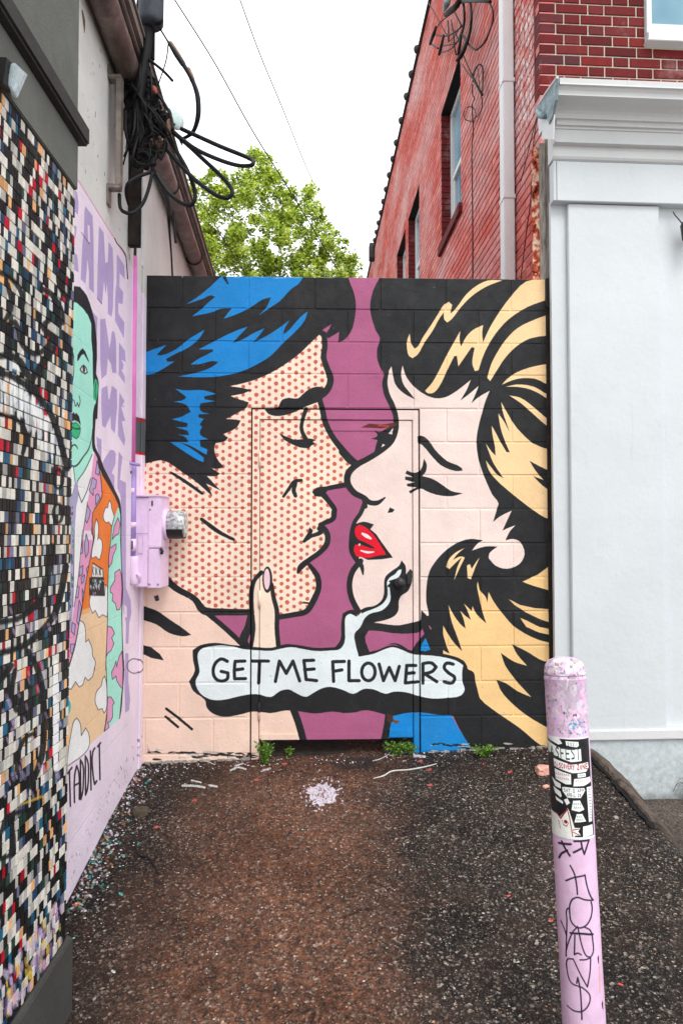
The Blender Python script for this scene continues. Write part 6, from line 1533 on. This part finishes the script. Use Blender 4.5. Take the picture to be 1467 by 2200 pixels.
wcable('small round ring of wire beside the vertical wire', ring_pts, 1.8, .03, 'wire_ring', 'ring')
wcable('diagonal cable from the cornice end across the brick', [(1158, 232), (1150, 260), (1140, 300), (1128, 350), (1118, 390)], 2, .05); wcable('long cable sweeping from the cornice down to the wall top', [(1157, 240), (1146, 300), (1140, 420), (1130, 500), (1118, 600)], 2.2, .06)

# ------------------------------------------------------------------ bollard
bl = thing('bollard', 'leaning lavender steel bollard with festival sticker and marker scrawl', 'bollard')
top_c = at(1210.5, 1411, 2.06); base_c = at(1256, 2240, 1.98)
ax = (top_c - base_c); ax.normalize()
length = (top_c - base_c).length + .07
base_w = top_c - ax * length
zax = ax; xax = (CAM - top_c); xax = (xax - zax * xax.dot(zax)).normalized(); yax = zax.cross(xax)
MB_ = Matrix(((yax.x, -xax.x, zax.x, base_w.x), (yax.y, -xax.y, zax.y, base_w.y), (yax.z, -xax.z, zax.z, base_w.z), (0, 0, 0, 1)))
bl.location = base_w
def uvmesh(name, prof, seg, a0, a1, u0, u1, v0, v1, zlo, zhi, mats, flat=False):
    vs, fs, uv = [], [], []
    for (h, r) in prof:
        for k in range(seg + 1):
            a = a0 + (a1 - a0) * k / seg
            vs.append((math.sin(a) * r, -math.cos(a) * r, h)); uv.append((u0 + (u1 - u0) * (k / seg if not flat else (math.sin(a) - math.sin(a0)) / (math.sin(a1) - math.sin(a0))), v0 + (v1 - v0) * (h - zlo) / (zhi - zlo)))
    for i in range(len(prof) - 1):
        for k in range(seg): fs.append((i * (seg + 1) + k, i * (seg + 1) + k + 1, (i + 1) * (seg + 1) + k + 1, (i + 1) * (seg + 1) + k))
    me = mesh(name, vs, fs, mats, smooth=True)
    ul = me.uv_layers.new(name='UVMap')
    ul.data.foreach_set('uv', np.array([uv[l_.vertex_index] for l_ in me.loops], np.float32).ravel())
    return me
def uv_mat(cv, name, rough, bump_s=80, bd=.0006):
    m = NM(name, rough, .4)
    im = m.n('ShaderNodeTexImage', extension='EXTEND'); im.image = cv.image()
    tc = m.n('ShaderNodeTexCoord'); m.l(tc.outputs['UV'], im.inputs[0])
    a = m.mr(m.noise(14, 5, .6), .3, .7, .88, 1.05); g = m.mr(m.noise(500, 2), .3, .7, .92, 1.06)
    m.col(m.mix(1.0, m.mix(1.0, im.outputs[0], m.comb(a, a, a), 'MULTIPLY'), m.comb(g, g, g), 'MULTIPLY'))
    m.bump(m.noise(bump_s, 4), bd); m.bump(m.noise(14, 2), .004)
    return m.m
M_bol = uv_mat(bo, 'bollard_paint_layers', .5)
# the canvas runs from 5 cm above the dome to 1.35 m below it, -19 cm to 19 cm round the girth
topz = length
prof_b = [(0, BR)] + [(z_, BR * (1 + random.gauss(0, .004))) for z_ in np.arange(.1, length - .075, .1)] + [(length - .07, BR), (length - .066, BR * 1.025), (length - .058, BR * 1.025), (length - .054, BR * .985), (length - .048, BR * 1.0), (length - .038, BR * .99), (length - .022, BR * .93), (length - .010, BR * .78), (length - .002, BR * .45), (length, BR * .12), (length, .0005)]
AM = math.pi
me = uvmesh('post', prof_b, 40, -AM, AM, (-AM * BR - bo.s0) / (bo.s1 - bo.s0), (AM * BR - bo.s0) / (bo.s1 - bo.s0), (-length - bo.t0) / (bo.t1 - bo.t0), (0 - bo.t0) / (bo.t1 - bo.t0), 0, length, [M_bol])
o = put('post', me, bl, MB_)
M_stk = uv_mat(stk, 'printed_vinyl', .35)
z1_, z0_ = length - (1567 - 1405) * .00136, length - (1770 - 1405) * .00136
me = uvmesh('sticker', [(z0_ + (z1_ - z0_) * i / 6, BR + .0012) for i in range(7)], 24, -1.38, 1.16, 0, 1, 0, 1, z0_, z1_, [M_stk], True)
o = put('sticker', me, bl, MB_); o['label'] = 'black and white printed festival sticker'
me = uvmesh('concrete_footing', [(.0, .10), (.02, .098), (.024, .06)], 20, 0, 2 * math.pi, 0, 1, 0, 1, 0, 1, [M_plin2])

# ------------------------------------------------------------------ kerb along the ramp
M_kerb = plain('worn_kerb_concrete', srgb(86, 76, 68), .95, .5, 14, 70, .005)
def kerb(label, y0, y1, xoff=0.0, wid=.2):
    N = 14; vs, fs = [], []
    W_ = 1
    cs = [(0, -.12), (0.0, .0), (.012, .012), (.035, .012), (.07, -.01), (.12, -.055), (.17, -.11), (.2, -.16), (.21, -.3)]
    for i in range(N + 1):
        y = y0 + (y1 - y0) * i / N
        zt_ = zr(X_EDGE, y) + .012
        rd = 0 if 0 < i < N else .01
        for (dx, dz) in cs:
            vs.append((X_EDGE + .008 + xoff + dx * (wid / .2) + random.gauss(0, .0018), y, max(zt_ + dz * (wid / .2) - rd + random.gauss(0, .0022), -.3)))
    m_ = len(cs)
    for i in range(N):
        for k in range(m_ - 1): fs.append((i * m_ + k, i * m_ + k + 1, (i + 1) * m_ + k + 1, (i + 1) * m_ + k))
    fs += [tuple(range(m_)), tuple(N * m_ + k for k in range(m_))[::-1]]
    o = put('kerb_stone', mesh('kerb_stone', vs, fs, [M_kerb], smooth=False)); tag(o, label, 'kerb')
    bm = bmesh.new(); bm.from_mesh(o.data); bmesh.ops.recalc_face_normals(bm, faces=bm.faces); bm.to_mesh(o.data); bm.free()
kerb('far kerb stone sloping up against the white storefront plinth', 3.68, 4.09, 0, .19)
kerb('near kerb stone sinking into the pavement beside the ramp', 3.27, 3.665, .004, .13)
mb = MB(); mb.box
vs_, fs_ = [], []
for i in range(25):
    y = 3.22 + i * .036; z_ = gz(X_EDGE, y); wv = .008 + .010 * abs(math.sin(i * 1.7)); xx = X_EDGE + .002 + .004 * math.sin(i)
    vs_ += [(xx - wv, y, z_ + .010), (xx + wv, y, z_ + .010)]
fs_ = [(2 * i, 2 * i + 1, 2 * i + 3, 2 * i + 2) for i in range(24)]
o = put('kerb_crack', mesh('kerb_crack', vs_, fs_, [M_dark])); tag(o, kind='structure')  # black strip laid over the kerb crack, its dark depth put in as colour

# ------------------------------------------------------------------ loose things on the ground
def gpoint(px, py):
    z = .1
    for _ in range(6):
        r = ray(px, py); k = (z - EYE) / r.z; p = CAM + r * k; z = gz(p.x, p.y)
    return Vector((p.x, p.y, z))
def rock(name, label, cat, px, py, sx, sy_, sz, mat, ang=0, rough=.18):
    c_ = gpoint(px, py)
    bm = bmesh.new(); bmesh.ops.create_icosphere(bm, subdivisions=3, radius=1)
    rs_ = np.random.RandomState(int(px)); off = rs_.rand(3) * 10
    for v in bm.verts:
        n_ = v.co.normalized(); k_ = 1 + rough * (math.sin(n_.x * 4 + off[0]) * math.sin(n_.y * 5 + off[1]) + .5 * math.sin(n_.z * 9 + off[2] + n_.x * 6))
        q_ = n_ * k_; v.co = (max(-.8, min(.8, q_.x)) * sx, max(-.8, min(.8, q_.y)) * sy_, (max(-.75, min(.7, q_.z)) + .5) * sz)
    me = bpy.data.meshes.new(name); bm.to_mesh(me); bm.free(); me.materials.append(mat)
    o_ = put(name, me); o_.location = c_; o_.rotation_euler = (0, 0, ang); tag(o_, label, cat); return o_
M_pink = plain('salmon_stone', srgb(216, 160, 144), .85, .3, 30, 60, .004)
M_darkst = plain('dirty_brick', srgb(78, 70, 58), .95, .3, 30, 60, .004)
rock('broken_brick', 'dark dirty half brick lying by the lavender wall', 'brick', 303, 1752, .045, .035, .03, M_darkst, .2, .06)
rock('stone', 'salmon pink stone lying left of the bollard', 'stone', 1166, 1662, .05, .035, .035, M_pink, .3)
rock('stone', 'small pale orange stone chip behind the bollard', 'stone', 1172, 1692, .022, .014, .01, M_pink, .6)
rock('stone', 'grey stone chip between bollard and kerb', 'stone', 1322, 1758, .013, .011, .008, M_crust, .3)
M_red = plain('red_paint_flake', srgb(222, 84, 74), .7, .2, 40)
for i, (px, py) in enumerate(((1332, 2117), (1092, 1926), (1038, 1642))):
    rock('paint_flake', ['bright orange flake at the right foot of the bollard', 'small red flake left of the bollard', 'small red flake near the foot of the wall'][i], 'flake', px, py, .010, .0045, .004, M_red, -.5 + i)
# twigs
M_twig = plain('bleached_twig', srgb(196, 192, 186), .8, .2, 40)
for lab, pts in (('long pale twig lying below the blue patch of the mural', [(801, 1675), (824, 1669), (842, 1659), (878, 1656), (912, 1650), (938, 1643)]), ('dark bent twig on the left part of the alley floor', [(290, 1815), (300, 1840), (320, 1846), (342, 1880)]), ('thin pale root along the foot of the wall, left of the door', [(318, 1600), (322, 1614), (340, 1624), (385, 1629), (430, 1634), (462, 1645)])):
    P = [gpoint(*p) + Vector((0, 0, .006)) for p in pts]
    if 'root' in lab: P[0] = F_end.hw(319, 1598, .008); P[1] = F_end.hw(321, 1612, .012)
    mb = MB(); mb.tube(P, [.002] + [.0042] * (len(P) - 2) + [.002], 6); o = mb.build('twig', M_cable2 if 'dark' in lab else M_twig); tag(o, lab, 'twig')
# gravel: grit and flakes in the thousands
cols = [srgb(150, 140, 130), srgb(196, 188, 178), srgb(90, 80, 74), srgb(60, 54, 52), srgb(176, 128, 104), srgb(214, 208, 206)]
gm = []
for i, c in enumerate(cols): gm.append(plain('grit_%s' % ['grey', 'pale', 'brown', 'dark', 'rusty', 'white'][i], c, .9, .2, 60, 0, 0))
gm.append(plain('grit_teal', srgb(120, 190, 182), .8, .2, 60, 0, 0)); gm.append(plain('grit_lavender', srgb(226, 204, 226), .8, .2, 60, 0, 0))
mb = MB()
OCT = [(0, 2, 4), (2, 1, 4), (1, 3, 4), (3, 0, 4), (2, 0, 5), (1, 2, 5), (3, 1, 5), (0, 3, 5)]
def grit(x, y, r, mi):
    z = gz(x, y) + r * .25; k = [random.uniform(.6, 1.3) for _ in range(6)]; a = random.random() * 3.14; ca, sa = math.cos(a), math.sin(a)
    v = [(k[0] * ca * r, k[0] * sa * r, 0), (-k[1] * ca * r, -k[1] * sa * r, 0), (-k[2] * sa * r * .7, k[2] * ca * r * .7, 0), (k[3] * sa * r * .7, -k[3] * ca * r * .7, 0), (0, 0, k[4] * r * .5), (0, 0, -k[5] * r * .5)]
    mb.add([(x + q_[0], y + q_[1], z + q_[2]) for q_ in v], OCT, mi)
for i in range(11000):
    y = random.uniform(1.3, 4.12); x = random.uniform(-1.0, 1.55)
    if x < wallx(y) + .02: continue
    grit(x, y, random.uniform(.0012, .0042) * (1.7 if random.random() < .07 else 1), random.choice([0, 0, 1, 2, 2, 3, 3, 3, 4, 4, 5 if random.random() < .3 else 2]))
for i in range(800):      # drifts along the foot of the walls
    if random.random() < .55:
        x = random.uniform(-1.05, 1.3); y = F_end.w(x + 1.12, 0).y - abs(random.gauss(0, .09)) - .005
    else:
        y = random.uniform(2.6, 4.1); x = wallx(y) + .01 + abs(random.gauss(0, .07))
    grit(x, y, random.uniform(.002, .008), random.choice([0, 1, 2, 3, 3, 4, 5, 6, 7, 7]))
for i in range(1500):
    x = random.uniform(1.78, 3.0); y = random.uniform(2.3, 4.1)
    grit(x, y, random.uniform(.0015, .005), random.choice([0, 0, 1, 2, 3, 4]))
o = mb.build('grit', gm, recalc=False); tag(o, kind='stuff')

# ------------------------------------------------------------------ weeds
M_leafw = NM('weed_leaf', .6, .3); M_leafw.col(M_leafw.ramp(M_leafw.island, [(0, srgb(56, 84, 30)), (.6, srgb(96, 136, 48)), (1, srgb(140, 172, 70))])); M_leafw = M_leafw.m
def weed(label, c_, n_, h, spread, name='weed'):
    t_ = thing(name, label, 'weed', c_)
    m_ = MB(); lf = MB()
    for i in range(n_):
        a = random.uniform(0, 6.28); r_ = random.uniform(.2, 1) * spread; hh = h * random.uniform(.5, 1)
        p0_ = c_ + Vector((random.gauss(0, spread * .15), random.gauss(0, spread * .1), 0)); p2x = c_ + Vector((math.cos(a) * r_, math.sin(a) * r_ * .6, hh)); pm = (p0_ + p2x) / 2 + Vector((0, 0, hh * .25))
        m_.tube([p0_, pm, p2x], [.0012, .001, .0006], 4, sub=2)
        for k in range(9):
            q_ = p0_.lerp(pm, k / 9 * 2) if k < 5 else pm.lerp(p2x, (k - 4) / 4.5)
            d_ = Vector((random.gauss(0, 1), random.gauss(0, 1), random.gauss(0, .6))).normalized(); e_ = d_.cross(Vector((random.gauss(0, .5), random.gauss(0, .5), 1))).normalized()
            L_ = random.uniform(.010, .021)
            lf.add([q_, q_ + d_ * L_ * .5 + e_ * L_ * .3, q_ + d_ * L_, q_ + d_ * L_ * .5 - e_ * L_ * .3], [(0, 1, 2, 3)])
    m_.build('stems', M_leafw, t_); lf.build('leaves', M_leafw, t_, recalc=False)
weed('bushy green weed at the left foot of the door frame', gpoint(570, 1640), 46, .13, .065)
weed('small weed in the shade under the door', F_end.w(ex(625), gpoint(625, 1622).z - .005, -.03), 16, .06, .05)
weed('low weed under the blue kick plate', F_end.w(ex(850), gpoint(850, 1617).z - .005, .015), 40, .085, .11)
weed('small weed beside the right door frame foot', F_end.w(ex(880), gpoint(880, 1619).z - .005, .015), 20, .06, .05)
weed('pale green weed below the black corner of the mural', gpoint(1042, 1624), 54, .06, .10)
def grass_tuft(label, c_, n_, h, spread, bend):
    t_ = thing('grass_tuft', label, 'grass', c_); m_ = MB()
    for i in range(n_):
        a = random.uniform(math.pi * .55, math.pi * 1.35) if random.random() < .8 else random.uniform(0, 6.28); hh = h * random.uniform(.4, 1); r_ = spread * random.uniform(.4, 1)
        p_ = c_ + Vector((random.gauss(0, .02), random.gauss(0, .02), 0)); d_ = Vector((math.cos(a), math.sin(a) * .5, 0))
        P = [p_, p_ + d_ * r_ * .35 + Vector((0, 0, hh * .8)), p_ + d_ * r_ * .75 + Vector((0, 0, hh)), p_ + d_ * r_ + Vector((0, 0, hh * (1 - bend)))]
        m_.tube(P, [.0016, .0014, .001, .0005], 4, sub=3)
    m_.build('blades', plain('dry_grass', srgb(66, 64, 48), .8, .4, 30, 0, 0), t_)
grass_tuft('dry grass tuft at the right edge against the white plinth', F_fac.w(fx(1478), -.045, .10), 40, .17, .17, .55)
ln = thing('wall_lantern', 'black iron wall lantern bracket at the right edge of the storefront', 'lantern', F_fac.hw(1472, 500, .08))
mb = MB(); mb.tube([F_fac.hw(1464, 480, .06), F_fac.hw(1456, 470, .06), F_fac.hw(1449, 462, .045), F_fac.hw(1445, 455, .04)], .0035, 6); mb.build('scroll', M_black, ln)
mb = MB(); c_ = F_fac.hw(1480, 500, .09); mb.lathe(c_ - Vector((0, 0, .05)), (0, 0, 1), [(0, .02), (.01, .04), (.1, .05), (.13, .03), (.15, .01)], 12); mb.build('body', M_black, ln)

# ------------------------------------------------------------------ the tree beyond the alley
def leaf_mat(name, stops):
    m = NM(name, .55, .3)
    c = m.ramp(m.island, stops)
    m.col(c); m.p.inputs['Roughness'].default_value = .5
    tr = m.n('ShaderNodeBsdfTranslucent'); m.l(c, tr.inputs[0])
    mx_ = m.n('ShaderNodeMixShader'); mx_.inputs[0].default_value = .58
    m.l(m.p.outputs[0], mx_.inputs[1]); m.l(tr.outputs[0], mx_.inputs[2]); m.l(mx_.outputs[0], m.out.inputs[0])
    return m.m
M_leaf = leaf_mat('spring_leaf', [(0, srgb(70, 92, 28)), (.3, srgb(130, 156, 46)), (.65, srgb(190, 208, 78)), (1, srgb(228, 232, 130))])
M_bark = plain('tree_bark', srgb(84, 74, 62), .9, .3, 8, 30, .01)
tr_ = thing('plane_tree', 'bright green leafy tree filling the gap above the mural wall', 'tree', (-1.6, 20, -.12))
YT = 20.0
outline = [(360, 620), (372, 480), (395, 415), (425, 372), (470, 352), (515, 345), (535, 318), (560, 318), (585, 345), (600, 372), (618, 400), (640, 412), (655, 392), (675, 402), (690, 430), (695, 460), (715, 470), (730, 500), (745, 508), (765, 530), (782, 560), (784, 620)]
def top_at(px):
    for (a, b) in zip(outline[:-1], outline[1:]):
        if a[0] <= px <= b[0] and b[0] > a[0]: return a[1] + (b[1] - a[1]) * (px - a[0]) / (b[0] - a[0])
    return 620
blobs = []
k_ = YT / F
i = 0
while len(blobs) < 720:
    px, py = random.uniform(340, 784), random.uniform(318, 1000)
    tp = top_at(px) if px > 372 else 500
    if py < tp + 8: continue
    if py > 700 and random.random() < .5: continue
    Yc = YT + random.gauss(0, 1.1) * min(1, (py - tp) / 110 + .15)
    blobs.append((at(px, py, Yc), random.uniform(.13, .30)))
    if py - tp < 40 and random.random() < .7: blobs[-1] = (blobs[-1][0], random.uniform(.09, .18))
vs_, fs_ = [], []
for (c_, r_) in blobs:
    n_ = int(80 * (r_ / .2) ** 1.6) + 26
    for j in range(n_):
        d_ = Vector((random.gauss(0, 1), random.gauss(0, 1), random.gauss(0, .9))); d_ = d_.normalized() * r_ * random.random() ** .4
        p_ = c_ + d_
        a_ = Vector((random.gauss(0, 1), random.gauss(0, 1), random.gauss(0, .5))).normalized(); nrm = (Vector((random.gauss(0, .7), random.gauss(0, .7) - .3, 1))).normalized()
        b_ = nrm.cross(a_).normalized(); a_ = b_.cross(nrm)
        L_ = random.uniform(.06, .115)
        b0_ = len(vs_)
        vs_ += [p_, p_ + a_ * L_ * .35 + b_ * L_ * .5, p_ + a_ * L_ * .7 + b_ * L_ * .22, p_ + a_ * L_, p_ + a_ * L_ * .7 - b_ * L_ * .22, p_ + a_ * L_ * .35 - b_ * L_ * .5]
        fs_ += [(b0_, b0_ + 1, b0_ + 2, b0_ + 3, b0_ + 4, b0_ + 5)]
o = put('crown', mesh('crown', vs_, fs_, [M_leaf]), tr_)
mb = MB()
base = Vector((-1.6, 20, -.12)); fork = Vector((-1.75, 20, 4.6))
mb.tube([base, (base + fork) / 2 + Vector((.1, 0, 0)), fork], [.26, .21, .17], 12)
mb.build('trunk', M_bark, tr_)
mb = MB()
random.shuffle(blobs)
for i in range(13):
    a_ = random.choice(blobs[:200])[0]; mid = (fork + a_) / 2 + Vector((random.gauss(0, .3), random.gauss(0, .3), .4))
    mb.tube([fork, mid, a_], [.11, .05, .012], 6)
    for j in range(4):
        b_ = min(random.sample(blobs, 12), key=lambda q_: (q_[0] - mid).length)[0]; mb.tube([mid, (mid + b_) / 2 + Vector((0, 0, .1)), b_], [.03, .018, .006], 5)
mb.build('limbs', M_bark, tr_)
